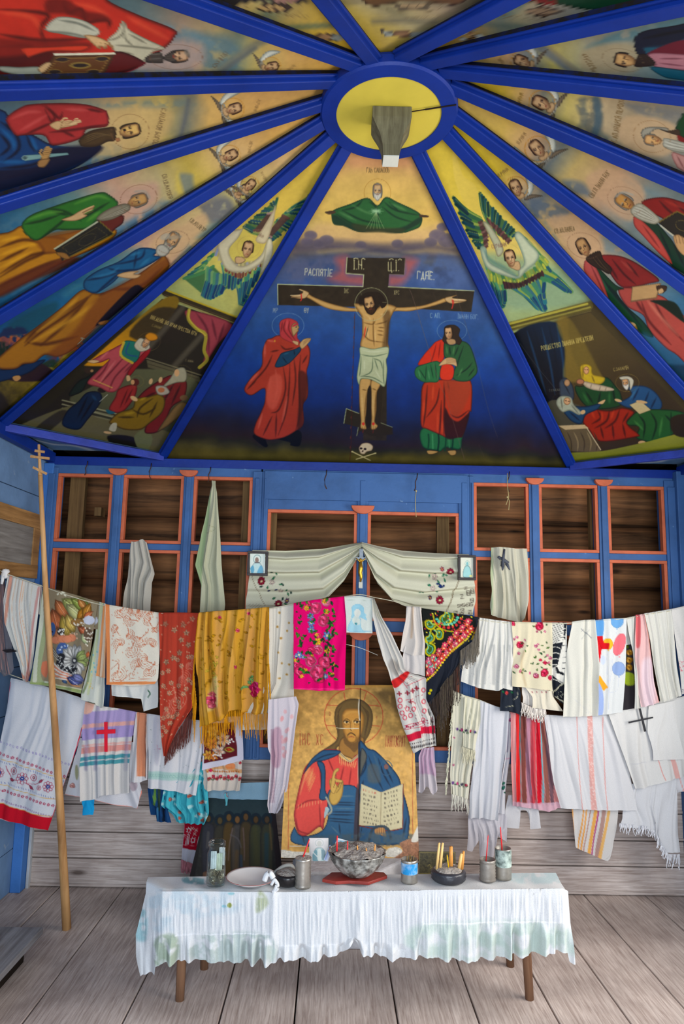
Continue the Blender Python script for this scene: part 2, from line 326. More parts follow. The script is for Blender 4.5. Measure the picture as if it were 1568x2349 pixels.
class MB:
    """collects shapes for ONE mesh object; coordinates are world metres"""
    def __init__(s): s.v=[];s.f=[]
    def add(s,v,f): n=len(s.v);s.v += [tuple(float(c) for c in q) for q in v];s.f += [tuple(i+n for i in q) for q in f];return s
    def box(s,x0,x1,y0,y1,z0,z1):
        return s.hexa([(x0,y0,z0),(x1,y0,z0),(x1,y1,z0),(x0,y1,z0),(x0,y0,z1),(x1,y0,z1),(x1,y1,z1),(x0,y1,z1)])
    def hexa(s,p): return s.add(p,[(3,2,1,0),(4,5,6,7),(0,1,5,4),(1,2,6,5),(2,3,7,6),(3,0,4,7)])
    def bar(s,a,b,w,h,up=(0,0,1)):
        a=np.array(a,float);b=np.array(b,float);d=b-a;d /= np.linalg.norm(d);r=np.cross(d,up);r /= np.linalg.norm(r)+1e-9;u=np.cross(r,d)
        q=[a-r*w/2-u*h/2,a+r*w/2-u*h/2,b+r*w/2-u*h/2,b-r*w/2-u*h/2];return s.hexa(q+[p+u*h for p in q])
    def tube(s,pts,rad,n=8,cap=True):
        pts=[np.array(p,float) for p in pts];m=len(pts);rad=rad if hasattr(rad,'__len__') else [rad]*m;V=[];F=[]
        t0=pts[1]-pts[0];ref=np.array([0,0,1.]) if abs(t0[2]) < .9*np.linalg.norm(t0) else np.array([1.,0,0])
        for i,p in enumerate(pts):
            t=pts[min(i+1,m-1)]-pts[max(i-1,0)];t=t/(np.linalg.norm(t)+1e-12);r=np.cross(t,ref);r /= np.linalg.norm(r)+1e-12;u=np.cross(r,t)
            for k in range(n): a=2*math.pi*k/n;V.append(p+rad[i]*(math.cos(a)*r+math.sin(a)*u))
        for i in range(m-1):
            for k in range(n): F.append((i*n+k,i*n+(k+1)%n,(i+1)*n+(k+1)%n,(i+1)*n+k))
        if cap: F.append(tuple(range(n))[::-1]);F.append(tuple((m-1)*n+k for k in range(n)))
        return s.add(V,F)
    def lathe(s,c,prof,n=24,axis=None,sx=1,sy=1,wob=None):
        V=[];F=[];m=len(prof)
        for i,(r,z) in enumerate(prof):
            for k in range(n):
                a=2*math.pi*k/n;rr=r*(1+(wob(a,i) if wob else 0));V.append((c[0]+rr*math.cos(a)*sx,c[1]+rr*math.sin(a)*sy,c[2]+z))
        for i in range(m-1):
            for k in range(n): F.append((i*n+k,i*n+(k+1)%n,(i+1)*n+(k+1)%n,(i+1)*n+k))
        return s.add(V,F)
    def prism(s,outline,y0,y1):
        """outline of (x,z) points extruded from y0 to y1"""
        n=len(outline);V=[(x,y0,z) for x,z in outline]+[(x,y1,z) for x,z in outline]
        return s.add(V,[tuple(range(n)),tuple(range(n,2*n))[::-1]]+[(i,(i+1)%n,n+(i+1)%n,n+i)[::-1] for i in range(n)])
    def mesh(s,name):
        me=bpy.data.meshes.new(name);me.from_pydata(s.v,[],s.f);me.update();bm=bmesh.new();bm.from_mesh(me);bmesh.ops.recalc_face_normals(bm,faces=bm.faces);bm.to_mesh(me);bm.free();return me
    def build(s,name,m,parent=None,smooth=False,bevel=0): return put(name,s.mesh(name),m,parent,smooth,bevel)
def grid_mesh(name,P,colr=None,quads=None,double=False):
    """P: (n,m,3) array of points -> mesh, colr (n,m,3) sRGB 0-1 pigment"""
    n,m=P.shape[:2];me=bpy.data.meshes.new(name)
    i=np.arange((n-1)*(m-1));r=i//(m-1);c=i % (m-1);a=r*m+c
    q=np.stack([a,a+1,a+m+1,a+m],-1)
    if quads is not None: q=q[quads.reshape(-1)]
    me.vertices.add(n*m);me.vertices.foreach_set('co',P.reshape(-1).astype(np.float32))
    me.loops.add(q.size);me.loops.foreach_set('vertex_index',q.reshape(-1).astype(np.int32))
    me.polygons.add(len(q));me.polygons.foreach_set('loop_start',np.arange(0,q.size,4,dtype=np.int32));me.polygons.foreach_set('use_smooth',np.ones(len(q),bool))
    me.update(calc_edges=True)
    if colr is not None:
        at=me.color_attributes.new('Col','FLOAT_COLOR','POINT');cc=np.ones((n*m,4),np.float32);cc[:,:3]=srgb2lin(np.clip(colr.reshape(-1,3),0,1));at.data.foreach_set('color',cc.reshape(-1))
    return me
# ---------------------------------------------------------------- the painted ceiling: every picture of the 14 boards
BEAM=dict(T6=(370,1055,791,348),T5=(20,965,756,325),T4=(0,735,737,291),T3=(0,480,733,249),T2=(0,220,760,195),T1=(370,0,806,153),A=(735,0,844,134),B=(1188,0,932,132),C=(1568,24,994,149),D=(1568,232,1032,172),E=(1568,434,1043,210),F=(1568,665,1036,268),G=(1568,905,1017,306),H=(1310,1075,955,352))
SKIN=(196,158,108);SKIND=(112,78,45);INK=(80,62,45)
def stops_bg(s,k1,k2,stops,noise=.06,seed=0):
    s.view(0,0,1);s.clip=None
    a,b=BEAM[k1],BEAM[k2]
    def ext(q,f): return (q[2]+(q[0]-q[2])*f,q[3]+(q[1]-q[3])*f)
    def into(q): return (q[2]-(q[0]-q[2])*.06,q[3]-(q[1]-q[3])*.06)
    P4=s.T([into(a),ext(a,1.6),ext(b,1.6),into(b)])
    bx=s.box(P4,2)
    if bx is None: return
    X,Y=bx[4],bx[5];d,ins,_=s.dist(X,Y,P4,True)
    A=np.clip(.5+np.where(ins,d,-d)/1.2,0,1)
    p0=s.T([((a[2]+b[2])/2,(a[3]+b[3])/2)])[0];p1=s.T([((a[0]+b[0])/2,(a[1]+b[1])/2)])[0]
    v=p1-p0;t=((X-p0[0])*v[0]+(Y-p0[1])*v[1])/(v@v)
    t=t+(fbm((X+s.x0)/60,(Y+s.y0)/60,seed+5)-.5)*.05
    ts=[q[0] for q in stops];C=np.stack([np.interp(t,ts,[q[1][k] for q in stops]) for k in range(3)],-1)/255
    C=C*(1+noise*(fbm((X+s.x0)/25,(Y+s.y0)/25,seed)-.5)[...,None]*2)
    s.blend(bx,A,C.astype(np.float32))
def panel_clip(s,k1,k2,f=1.6):
    a,b=BEAM[k1],BEAM[k2];v=s.v;s.v=(0,0,1)
    m=s.mask([(a[2]-(a[0]-a[2])*.06,a[3]-(a[1]-a[3])*.06),(a[2]+(a[0]-a[2])*f,a[3]+(a[1]-a[3])*f),(b[2]+(b[0]-b[2])*f,b[3]+(b[1]-b[3])*f),(b[2]-(b[0]-b[2])*.06,b[3]-(b[1]-b[3])*.06)],smooth=False)
    s.v=v;return m
def cherub(s,cx,cy,r,rot,wing=(206,208,190),hair=(80,50,30)):
    """small winged head; rot = clockwise turn of the head's up axis"""
    a=np.radians(rot);c,n=np.cos(a),np.sin(a)
    def q(pts):
        p=np.asarray(pts,float)*r
        return np.stack([cx+p[:,0]*c-p[:,1]*n,cy+p[:,0]*n+p[:,1]*c],-1)
    for e in (-1,1):
        s.fill(q([(e*.1,1.5),(e*1.4,1.1),(e*2.1,-.2),(e*1.6,-1.7),(e*1.3,-.3),(e*1.0,.6),(e*.2,1.0)]),wing,edge=r*.3,ecol=(100,110,105))
        s.line(q([(e*.3,1.2),(e*1.1,.8),(e*1.6,-.2)]),r*.12,(228,225,200),.8,taper=True)
        s.fill(q([(e*.3,1.35),(e*1.2,1.25),(e*2.3,1.9),(e*1.3,1.7),(e*.5,1.6)]),(120,104,80),edge=r*.2)
        s.fill(q([(0,1.5),(e*.8,1.2),(e*1.0,.9),(0,1.1)]),(205,200,175),edge=r*.2)
    s.ring(cx,cy,r*1.25,r*1.25,r*.09,(190,130,40),alpha=.8)
    s.fill(q([(-.5,.7),(.5,.7),(.4,1.25),(-.4,1.25)]),SKIN,edge=r*.2)
    s.face(cx,cy,r*.95,rot,skin=(205,165,115),hair=hair,hairlen=.5)
def paint_sky():
    s=Paint(-300,-260,1868,1112,(60,90,110))
    Yw,Or,Pe,Pk,Bg,Gb,Bl,Db=(222,184,70),(214,165,84),(216,178,118),(198,158,128),(196,180,126),(122,138,134),(98,134,152),(30,76,120)
    ap=[(0,Or),(.18,Or),(.3,Pe),(.4,Bg),(.48,(190,172,110)),(.62,Pk),(.72,(150,160,150)),(.85,Bl),(1,Db),(1.3,(20,60,100))]
    # ---- apostle boards, common sky
    for k1,k2,st in (('T5','T4',[(0,Or),(.12,Pe),(.25,(206,186,100)),(.33,(150,150,130)),(.38,(205,180,120)),(.52,Pk),(.62,(92,124,130)),(.72,(20,92,132)),(.9,(12,84,128)),(1.2,(10,70,110))]),
                       ('T4','T3',[(0,Or),(.14,Or),(.28,Pe),(.4,(190,165,70)),(.5,(176,160,110)),(.6,Pk),(.72,(96,130,128)),(.9,(40,96,124)),(1.2,(14,70,110))]),
                       ('T3','T2',[(0,(205,160,85)),(.2,(208,160,88)),(.36,(206,165,90)),(.42,(120,120,100)),(.5,(190,165,90)),(.64,(176,150,105)),(.72,(130,130,112)),(.88,(84,106,108)),(1.2,(30,62,92))]),
                       ('T2','T1',[(0,(214,165,70)),(.2,(210,165,90)),(.32,(180,160,90)),(.42,(110,120,100)),(.5,(168,150,100)),(.62,(150,128,105)),(.8,(84,104,104)),(1.2,(30,60,70))]),
                       ('T1','A',[(0,(208,165,40)),(.4,(200,165,60)),(.62,(176,150,80)),(.78,(100,110,85)),(.9,(186,160,90)),(1.05,(176,150,105)),(1.3,(110,110,80))]),
                       ('A','B',[(0,(205,172,60)),(.35,(196,170,80)),(.55,(176,160,110)),(.66,(150,140,100)),(.8,(176,158,110)),(1.1,(160,140,110)),(1.4,(100,90,70))]),
                       ('B','C',[(0,(208,165,45)),(.3,(206,165,90)),(.45,(120,125,105)),(.55,(160,150,110)),(.7,(160,145,120)),(1,(110,120,110)),(1.3,(40,70,90))]),
                       ('C','D',[(0,Yw),(.15,(212,176,90)),(.28,(206,164,112)),(.36,(120,126,120)),(.46,(186,170,90)),(.6,(150,146,118)),(.72,(146,140,120)),(.9,(96,120,118)),(1.2,(60,90,100))]),
                       ('D','E',[(0,(224,188,40)),(.2,(222,186,50)),(.3,(214,172,110)),(.38,(120,120,105)),(.5,(196,176,96)),(.64,(186,162,120)),(.8,(160,144,112)),(1,(130,126,112)),(1.3,(80,90,100))]),
                       ('E','F',[(0,(218,180,90)),(.2,(220,182,84)),(.34,(210,166,116)),(.42,(110,118,112)),(.5,(198,170,100)),(.66,(196,158,120)),(.8,(126,136,128)),(1.1,(80,100,110))]),
                       ('F','G',[(0,(222,190,46)),(.22,(224,190,56)),(.3,(206,168,112)),(.36,(110,118,116)),(.42,(200,166,106)),(.6,(204,164,122)),(.72,(136,148,140)),(.9,(56,108,140)),(1.2,(24,72,110))])):
        stops_bg(s,k1,k2,st,seed=ord(k1[-1])+ord(k2[-1]))
    V1=(0,0,2.8);V2=(0,400,2.8);V3=(500,0,2.6133);V4=(1040,0,2.9697);V5=(1040,400,2.9697);V6=(540,360,2.6133);V7=(540,700,5.2267);V8=(780,620,4.3556)
    # ================= board T2-T1: saint in red and white with a book, head to the right
    s.clip=panel_clip(s,'T2','T1');s.view(*V1)
    s.cloud([(900,140),(1180,200),(1500,260),(1480,520),(700,560),(0,560),(0,480),(700,480),(900,440)],(78,108,118),.75,60,4,.42,60)
    s.cloud([(1050,150),(1250,200),(1420,300),(1250,300)],(96,128,138),.6,50,9,.4,40)
    s.fill([(980,310),(1130,250),(1300,290),(1270,450),(1000,460),(880,440)],(168,140,125),soft=60,alpha=.8)
    s.line([(1300,510),(1440,430),(1620,300),(1740,240)],50,(112,112,95),.8,soft=30);s.line([(1360,510),(1480,420),(1640,310)],26,(84,90,92),.6,soft=20)
    s.robe([(-400,-200),(600,-120),(690,0),(900,100),(1120,190),(1120,240),(1060,310),(900,420),(820,460),(660,490),(280,490),(250,500),(-400,640)],(176,38,22),(60,12,8),(206,70,40),
        [[(0,60),(300,90),(260,180),(300,300)],[(0,220),(260,260),(560,250)],[(410,0),(440,80),(520,60),(560,140),(640,130)],[(560,140),(690,130),(700,180)],[(0,300),(200,300),(160,380)]],
        [[(0,80),(200,110),(260,200)],[(480,20),(620,60),(700,120)],[(820,110),(950,180),(1080,250)]],w=24,edge=30)
    s.fill([(-300,240),(200,260),(560,270),(540,330),(200,380),(60,440),(-300,420)],(110,22,14),soft=30,alpha=.85)
    s.fill([(-300,400),(100,360),(340,330),(250,480),(-300,560)],(66,14,10),soft=30,alpha=.9)
    s.fill([(140,310),(300,300),(560,290),(520,330),(330,330),(210,360),(180,370)],(196,52,26),edge=14)
    s.fill([(700,130),(660,90),(540,70),(430,0),(300,0),(300,80),(420,90),(560,130)],(90,16,10),soft=25,alpha=.8)
    s.robe([(290,190),(370,110),(520,125),(630,185),(630,225),(540,245),(400,220)],(176,172,148),(96,98,84),(206,204,184),[[(300,200),(450,215),(560,240)],[(380,130),(500,150),(610,200)]],w=14)
    s.robe([(790,130),(830,190),(940,250),(1060,310),(985,335),(930,400),(800,365),(735,330),(690,260),(750,200)],(180,172,142),(104,100,80),(206,202,180),[[(790,140),(800,240),(860,300)],[(800,200),(760,240),(700,260)],[(740,290),(860,300),(1040,320)],[(760,330),(860,350)],[(830,220),(940,280)]],w=12)
    s.fill([(735,330),(930,400),(840,450),(690,485),(640,480)],(84,22,20),edge=20)
    s.line([(930,402),(850,452),(700,490)],8,(120,20,30),.8)
    s.fill([(545,225),(610,230),(700,270),(735,320),(690,290),(680,320),(650,300),(640,318),(615,300),(560,250)],SKIN,edge=14,ecol=SKIND)
    for k in range(4): s.line([(620+28*k,270+4*k),(640+26*k,305)],5,SKIND,.8)
    s.fill([(345,355),(735,350),(670,480),(250,495)],(92,56,28),smooth=False,edge=26,ecol=(50,34,20))
    s.fill([(345,342),(735,337),(740,350),(345,358)],(206,200,170),smooth=False)
    s.line([(370,375),(700,370),(645,465),(300,475)],5,(136,104,50),.9,smooth=False,closed=True)
    s.ell(515,420,68,22,(130,104,48));s.ell(515,420,50,12,(44,34,30))
    for x,y in ((400,382),(655,378),(350,462),(600,462)): s.ell(x,y,40,13,(46,36,32));s.ring(x,y,44,16,4,(130,100,46))
    s.fill([(0,425),(120,430),(260,430),(250,495),(120,485),(0,455)],(140,144,126),edge=14);s.fill([(245,440),(300,400),(330,410),(275,470)],SKIN,edge=10)
    s.face(1145,362,62,84,skin=(188,150,112),hair=(60,50,42),beard=(66,58,50),bl=.9,look=-.3,bald=True)
    s.fill([(930,372),(1000,335),(1040,345),(1050,400),(1000,405),(940,400)],(62,54,46),edge=14)
    s.line([(960,350),(1040,345)],8,(110,104,92),.6);s.line([(960,380),(1030,375)],8,(100,94,84),.6);s.ell(1200,340,26,14,(110,104,92),rot=70,alpha=.7)
    s.ring(1130,366,170,80,2.4,(110,72,50),alpha=.8)
    s.text('СВ.ЕВ.ЛУКА',1445,330,26,(96,80,60),rot=132,cond=.5)
    # cherub near the ring (in V3)
    s.view(*V3)
    cherub(s,318,400,46,76)
    s.text('ХЕРУВИМ',455,385,15,(110,84,50),rot=145)
    # ================= board T3-T2: brown bearded saint, red cloak, blue robe, scroll
    s.clip=panel_clip(s,'T3','T2');s.view(*V1)
    s.cloud([(560,660),(1200,640),(1180,700),(700,700)],(110,124,112),.7,50,3,.4,30);s.cloud([(640,940),(860,930),(1000,930),(760,1060),(500,1120)],(70,104,124),.8,50,5,.4,40)
    s.fill([(700,700),(1100,710),(980,960),(620,1010),(640,930),(690,800)],(190,158,98),soft=40,alpha=.75)
    s.line([(1240,620),(1190,760),(1140,900)],46,(118,116,96),.7,soft=34);s.line([(1210,640),(1190,760),(1160,880)],24,(90,94,96),.7,soft=20)
    s.robe([(-500,700),(0,700),(60,820),(200,860),(340,930),(560,950),(650,935),(600,1000),(480,1080),(300,1150),(0,1250),(-500,1400)],(8,52,96),(6,10,26),(22,96,148),
        [[(0,780),(100,860),(120,960),(20,1040)],[(0,860),(60,940),(0,1000)],[(170,870),(220,960),(330,1000)],[(0,1080),(200,1060),(400,980)],[(0,1150),(240,1100)]],
        [[(0,820),(80,900),(90,960)],[(200,880),(240,980)],[(0,1040),(160,1040)],[(360,940),(600,945)]],w=18,edge=20)
    s.fill([(310,960),(650,938),(560,1030),(300,1140),(0,1230),(-400,1300),(-400,1100),(0,1090),(240,1060)],(12,14,34),soft=24,alpha=.9)
    s.robe([(45,750),(130,690),(210,668),(420,662),(560,672),(670,705),(692,730),(690,810),(560,830),(520,890),(340,935),(280,870),(150,870),(100,870),(50,800)],(160,42,40),(70,14,16),(196,78,72),
        [[(280,680),(350,740),(330,780),(290,700)],[(150,870),(260,820),(330,790)],[(300,680),(380,760),(400,720)],[(560,700),(660,720)],[(320,850),(500,830),(680,800)],[(400,840),(480,880)]],
        [[(80,760),(180,720),(260,720)],[(420,700),(560,710)],[(130,840),(300,740)]],w=16,edge=22)
    s.hand(400,800,52,-10,SKIN,SKIND);s.hand(480,790,34,-15,(205,170,120),SKIND,3)
    s.fill([(320,800),(370,775),(400,790),(380,835),(340,825)],SKIN,edge=10,ecol=SKIND)
    s.fill([(145,1010),(170,995),(435,980),(440,995),(160,1035)],(110,146,140),edge=8,ecol=(60,90,90),smooth=False);s.ell(160,1014,18,14,(60,84,84));s.ring(160,1014,18,14,3,(150,176,160))
    s.hand(290,1010,56,-70,(170,128,70),(90,58,30));s.fill([(250,1030),(320,1020),(290,1070),(245,1072)],(150,108,60),edge=10)
    s.face(830,840,70,76,skin=(205,165,90),hair=(62,46,26),look=-.2,hairlen=.8)
    s.fill([(515,935),(510,890),(580,840),(680,820),(740,820),(740,900),(690,910),(640,935),(580,945)],(68,50,26),edge=26,ecol=(40,28,18))
    for k in range(8): s.line([(540,925-k*6),(620,890-k*5),(730,850-k*2+k*6)],5,(130,104,60) if k%2 else (44,32,20),.5,taper=True)
    s.ring(835,845,122,112,2.6,(110,72,40),alpha=.8);s.ell(800,835,10,8,(20,14,10));s.fill([(740,890),(765,885),(770,905),(750,910)],(150,100,60),edge=4)
    s.text('С.АП.ІАКОВ БОГОС',1040,695,30,(110,84,50),rot=105,cond=.5)
    cherub(s,1498,700,56,70);cherub(s,1490,1005,0.1,70)
    s.view(*V3);s.text('ХЕРУВИМ',240,595,17,(120,90,50),rot=112)
    # ================= board T4-T3: white bearded saint, green and ochre, black book
    s.clip=panel_clip(s,'T4','T3');s.view(*V2)
    s.cloud([(0,320),(200,220),(350,190),(300,260),(0,400)],(60,104,124),.8,50,3,.4,40);s.cloud([(760,330),(1000,200),(1120,120),(1080,180),(900,330),(560,520),(300,660),(100,760)],(70,110,134),.85,60,8,.38,50)
    s.fill([(700,130),(900,60),(1010,60),(1000,170),(860,260),(790,290),(740,180)],(190,150,125),soft=40,alpha=.85)
    s.fill([(1150,0),(1170,80),(1190,150),(1250,150),(1240,40),(1230,0)],(100,116,120),soft=30,alpha=.7);s.fill([(1140,-20),(1160,60),(1180,130),(1130,100)],(206,180,70),soft=30,alpha=.6)
    s.robe([(-500,380),(0,380),(140,330),(240,400),(420,380),(560,350),(740,350),(700,430),(420,560),(200,680),(0,780),(-500,1050)],(176,116,18),(70,32,8),(222,160,30),
        [[(0,470),(150,420),(260,440)],[(0,640),(200,520),(380,500)],[(240,430),(280,500),(160,560),(0,660)],[(0,720),(240,600),(400,540)],[(300,400),(420,420),(380,500)],[(0,560),(180,470)]],
        [[(0,430),(120,400)],[(0,520),(160,460),(240,450)],[(0,600),(200,500)]],w=18,edge=20)
    s.fill([(240,400),(560,340),(640,360),(400,480),(290,500)],(128,70,16),soft=20,alpha=.75);s.fill([(0,700),(400,540),(520,560),(200,690),(0,790)],(84,34,14),soft=22,alpha=.85)
    s.robe([(140,340),(150,300),(210,255),(330,210),(480,160),(640,115),(700,130),(760,190),(700,260),(620,300),(560,350),(420,358),(350,360),(240,425),(170,390)],(40,104,34),(14,44,22),(90,150,50),
        [[(300,220),(420,240),(520,300)],[(430,270),(380,320),(250,420)],[(160,320),(260,300),(380,262)],[(520,290),(600,240),(700,180)],[(340,240),(440,262)]],
        [[(180,290),(300,250),(400,240)],[(480,190),(620,140),(700,160)],[(560,300),(640,240)]],w=15,edge=18)
    s.fill([(395,290),(460,265),(520,230),(600,200),(595,225),(540,250),(560,265),(500,295),(440,300)],SKIN,edge=10,ecol=SKIND)
    for k in range(4): s.line([(520+10*k,240+5*k),(560+10*k,218+7*k),(602-4*k,200+14*k)],5,SKIND if k%2 else (214,176,120),.8)
    s.fill([(620,300),(780,260),(790,310),(740,350),(700,380)],(92,34,24),edge=14)
    s.fill([(350,480),(640,300),(735,385),(400,555)],(34,34,26),smooth=False,edge=14,ecol=(20,20,16))
    s.line([(352,478),(625,305)],12,(170,172,140),.9);s.line([(640,302),(732,383),(410,548)],8,(110,92,30),.9,smooth=False);s.line([(400,470),(620,340),(690,390),(450,510)],3,(96,82,40),.7,smooth=False,closed=True)
    s.ring(560,420,60,28,3,(90,80,44),rot=-30,alpha=.7)
    s.fill([(360,500),(420,505),(450,540),(420,545),(380,525)],(140,96,40),edge=8)
    s.face(880,170,66,70,skin=(190,145,80),hair=(130,122,104),look=-.4,hairlen=.5,bald=True)
    s.fill([(620,280),(680,230),(780,190),(830,195),(835,225),(800,250),(720,290),(650,300)],(124,118,96),edge=18,ecol=(80,70,54))
    for k in range(7): s.line([(640,290),(720,250+k*4),(830,200+k*6)],5,(176,172,150) if k%2 else (84,74,56),.6,taper=True)
    s.line([(870,110),(930,110),(960,150)],14,(150,146,130),.6,soft=8)
    s.ring(890,160,120,92,2.6,(120,76,50),rot=-15,alpha=.8)
    s.text('СВ.ЕВ.МАТѲЕЙ',1040,5,26,(100,80,50),rot=75,cond=.5)
    s.view(*V1);cherub(s,1475,1000,54,62);s.view(*V3);s.text('ХЕРУВИМ',190,845,16,(120,90,50),rot=100)
    # ================= board T5-T4: Peter, blue and ochre
    s.clip=panel_clip(s,'T5','T4');s.view(*V2)
    s.cloud([(1300,190),(1450,150),(1500,230),(1380,320),(1290,230)],(112,112,110),.9,40,3,.35,40);s.cloud([(1230,430),(1380,300),(1400,360),(1200,560),(1080,640)],(100,130,130),.7,50,12,.4,40)
    s.fill([(960,470),(1010,400),(1150,340),(1300,250),(1320,330),(1130,520),(1090,560),(1060,500)],(206,168,120),soft=30,alpha=.8)
    s.cloud([(400,800),(800,560),(900,480),(720,520),(500,680)],(70,130,140),.6,60,2,.4,60)
    s.fill([(60,960),(260,850),(370,820),(350,900),(200,1010),(60,1050)],(14,74,90),soft=30,alpha=.8)
    s.cloud([(0,1010),(130,980),(190,1030),(130,1120),(60,1200),(0,1180)],(24,40,76),.95,30,7,.3,20);s.cloud([(130,1030),(200,1030),(160,1070),(40,1110),(0,1050)],(196,92,40),.9,24,8,.5,12);s.fill([(0,1080),(60,1090),(40,1150),(0,1200)],(16,40,30),soft=14)
    s.cloud([(0,1050),(50,1050),(120,1120),(30,1140)],(120,66,70),.8,24,15,.45,12)
    s.cloud([(380,1150),(440,1090),(530,1080),(500,1130),(400,1200)],(200,90,44),.95,22,8,.35,12);s.cloud([(300,1200),(420,1130),(460,1160),(380,1240),(290,1230)],(84,56,84),.9,22,5,.35,12);s.cloud([(230,1250),(330,1190),(400,1210),(320,1290)],(30,56,30),.9,20,5,.3,12)
    s.fill([(0,1300),(300,1270),(420,1150),(500,1180),(100,1580),(-200,1640),(-400,1500)],(128,108,26),(70,60,20),[(200,1280),(0,1500)],soft=20,noise=.3,nsc=9)
    s.fill([(-100,1440),(0,1400),(60,1480),(100,1540),(-100,1700)],(36,30,16),soft=20,alpha=.9)
    s.fill([(230,1250),(330,1240),(360,1270),(290,1290)],(170,150,50),soft=10)
    s.fill([(0,1270),(180,1190),(340,1260),(300,1320),(110,1330),(0,1300)],(44,28,30),soft=10)
    s.fill([(-100,1260),(60,1250),(180,1210),(290,1190),(250,1230),(150,1290),(-100,1350)],(10,44,80),edge=14)
    s.fill([(80,1300),(120,1290),(135,1310),(110,1330),(90,1325)],(190,140,80),edge=6)
    s.robe([(530,740),(640,765),(830,680),(1000,560),(1050,520),(1085,560),(1070,620),(920,740),(700,900),(500,1100),(380,1170),(290,1160),(220,1210),(150,1220),(100,1250),(0,1250),(-40,1210),(100,1080),(260,960),(400,850)],(160,104,20),(74,36,12),(206,150,34),
        [[(600,760),(460,880),(280,1000),(160,1100)],[(640,780),(700,740),(920,620)],[(560,800),(420,960),(260,1100)],[(180,1080),(300,1090),(500,1040)],[(700,740),(900,720),(1040,600)],[(160,1080),(260,980),(560,790)]],
        [[(500,790),(420,870),(240,1010)],[(620,820),(480,920),(200,1080)],[(900,600),(1000,550)]],w=20,edge=20)
    s.fill([(640,780),(900,640),(1060,540),(1070,620),(900,760),(760,880),(560,1060),(400,1160),(300,1160),(480,1000)],(112,52,16),soft=30,alpha=.6)
    s.fill([(620,960),(840,730),(910,725),(900,760),(700,930)],(16,12,20),soft=10);s.fill([(630,950),(700,935),(690,960),(650,970)],(150,96,44),edge=8)
    s.robe([(535,720),(550,670),(640,610),(760,560),(860,490),(920,470),(1000,480),(1010,500),(990,520),(1030,535),(900,610),(800,630),(720,700),(620,762),(560,750)],(20,84,124),(8,30,60),(44,120,158),
        [[(690,600),(760,620),(880,610)],[(770,630),(700,690),(620,760)],[(880,490),(860,600)],[(560,680),(660,660),(760,630)],[(740,580),(900,540),(930,480)]],
        [[(600,660),(700,640),(760,600)],[(840,520),(900,500)],[(900,590),(960,540)]],w=13,edge=16)
    s.fill([(750,650),(790,630),(870,620),(890,625),(860,640),(905,645),(870,670),(790,665)],SKIN,edge=9,ecol=SKIND)
    s.face(1100,430,62,34,skin=(198,156,104),hair=(150,142,120),beard=(158,152,132),bl=.5,look=.4,hairlen=.5)
    s.ell(1060,400,34,20,(170,165,145),rot=-20,alpha=.7);s.ell(1120,405,50,14,(150,142,120),rot=-8,alpha=.6);s.fill([(1000,500),(1010,460),(1050,450),(1090,490),(1060,525),(1020,525)],(176,172,154),edge=12)
    s.ring(1108,435,108,72,2.4,(120,86,60),rot=-12,alpha=.8)
    s.line([(500,1090),(530,1060),(520,1050),(540,1055)],4,(150,180,180),.8);s.line([(540,1040),(640,960)],2,(130,160,170),.6)
    s.text('СВ.АП.ПЕТР',1215,300,26,(96,80,50),rot=38,cond=.45)
    s.view(*V2);cherub(s,1555,105,48,48);s.view(*V6);cherub(s,85,172,44,40);s.text('ХЕРУВИМ',148,95,14,(120,90,50),rot=60)
    # ================= board T6-T5: many-winged angel over the Presentation in the temple
    stops_bg(s,'T6','T5',[(0,(208,172,56)),(.25,(206,176,70)),(.42,(196,180,84)),(.56,(150,160,96)),(.64,(120,136,90)),(.7,(40,36,22)),(1.2,(34,30,18))],seed=3)
    s.clip=panel_clip(s,'T6','T5');s.view(*V6)
    def feathers(pts0,pts1,n,w,cols,tips=None):
        s.fill(list(map(tuple,pts0))+list(map(tuple,pts1))[::-1],tuple(v*.8 for v in cols[0]),soft=6,alpha=.9,smooth=False)
        p0=np.array(smooth_pts(pts0,False,8));p1=np.array(smooth_pts(pts1,False,8))
        for i in range(n):
            f=i/(n-1) if n > 1 else 0
            a=p0[int(f*(len(p0)-1))];b=p1[int(f*(len(p1)-1))]
            m=(a+b)/2+np.array([(b-a)[1],-(b-a)[0]])*.06
            s.line([a,m,b],w,cols[i % len(cols)],.95,taper=False)
            s.line([m,b],w*.75,(tips or cols)[i % len(tips or cols)],.95)
    # upper wings
    feathers([(150,470),(230,330),(245,300)],[(50,420),(130,350),(250,250)],12,18,[(80,120,60),(150,160,80),(60,96,70)],[(12,50,60),(16,64,84),(24,80,60)])
    feathers([(180,480),(250,380),(340,300)],[(220,500),(330,410),(435,230)],14,18,[(90,130,70),(40,96,80),(150,150,90)],[(14,56,70),(16,64,84),(24,80,60)])
    feathers([(160,440),(230,330)],[(110,440),(190,340)],8,12,[(96,60,52),(150,120,110)]);feathers([(180,470),(280,350)],[(215,480),(320,370)],9,12,[(96,60,52),(140,110,100)])
    s.fill([(120,500),(160,430),(220,330),(240,290),(235,360),(200,480),(170,520)],(196,180,140),edge=14,ecol=(150,130,96))
    s.fill([(245,300),(260,250),(300,190),(435,225),(330,300),(240,370)],(214,180,70),soft=8)
    # face wings left / right (V2 view)
    s.view(*V2)
    feathers([(1400,480),(1330,560),(1290,620)],[(1400,480),(1270,600),(1190,665)],8,22,[(60,120,70),(110,150,80)],[(20,80,80),(24,90,110)])
    feathers([(1370,590),(1420,640),(1500,650),(1568,650)],[(1180,670),(1300,770),(1350,790),(1420,760)],1,18,[(60,120,70)])
    feathers([(1330,600),(1380,640),(1450,650)],[(1300,775),(1350,795),(1420,760)],9,26,[(110,150,90),(70,130,90),(50,100,110)],[(20,60,96),(24,90,110),(16,50,90)])
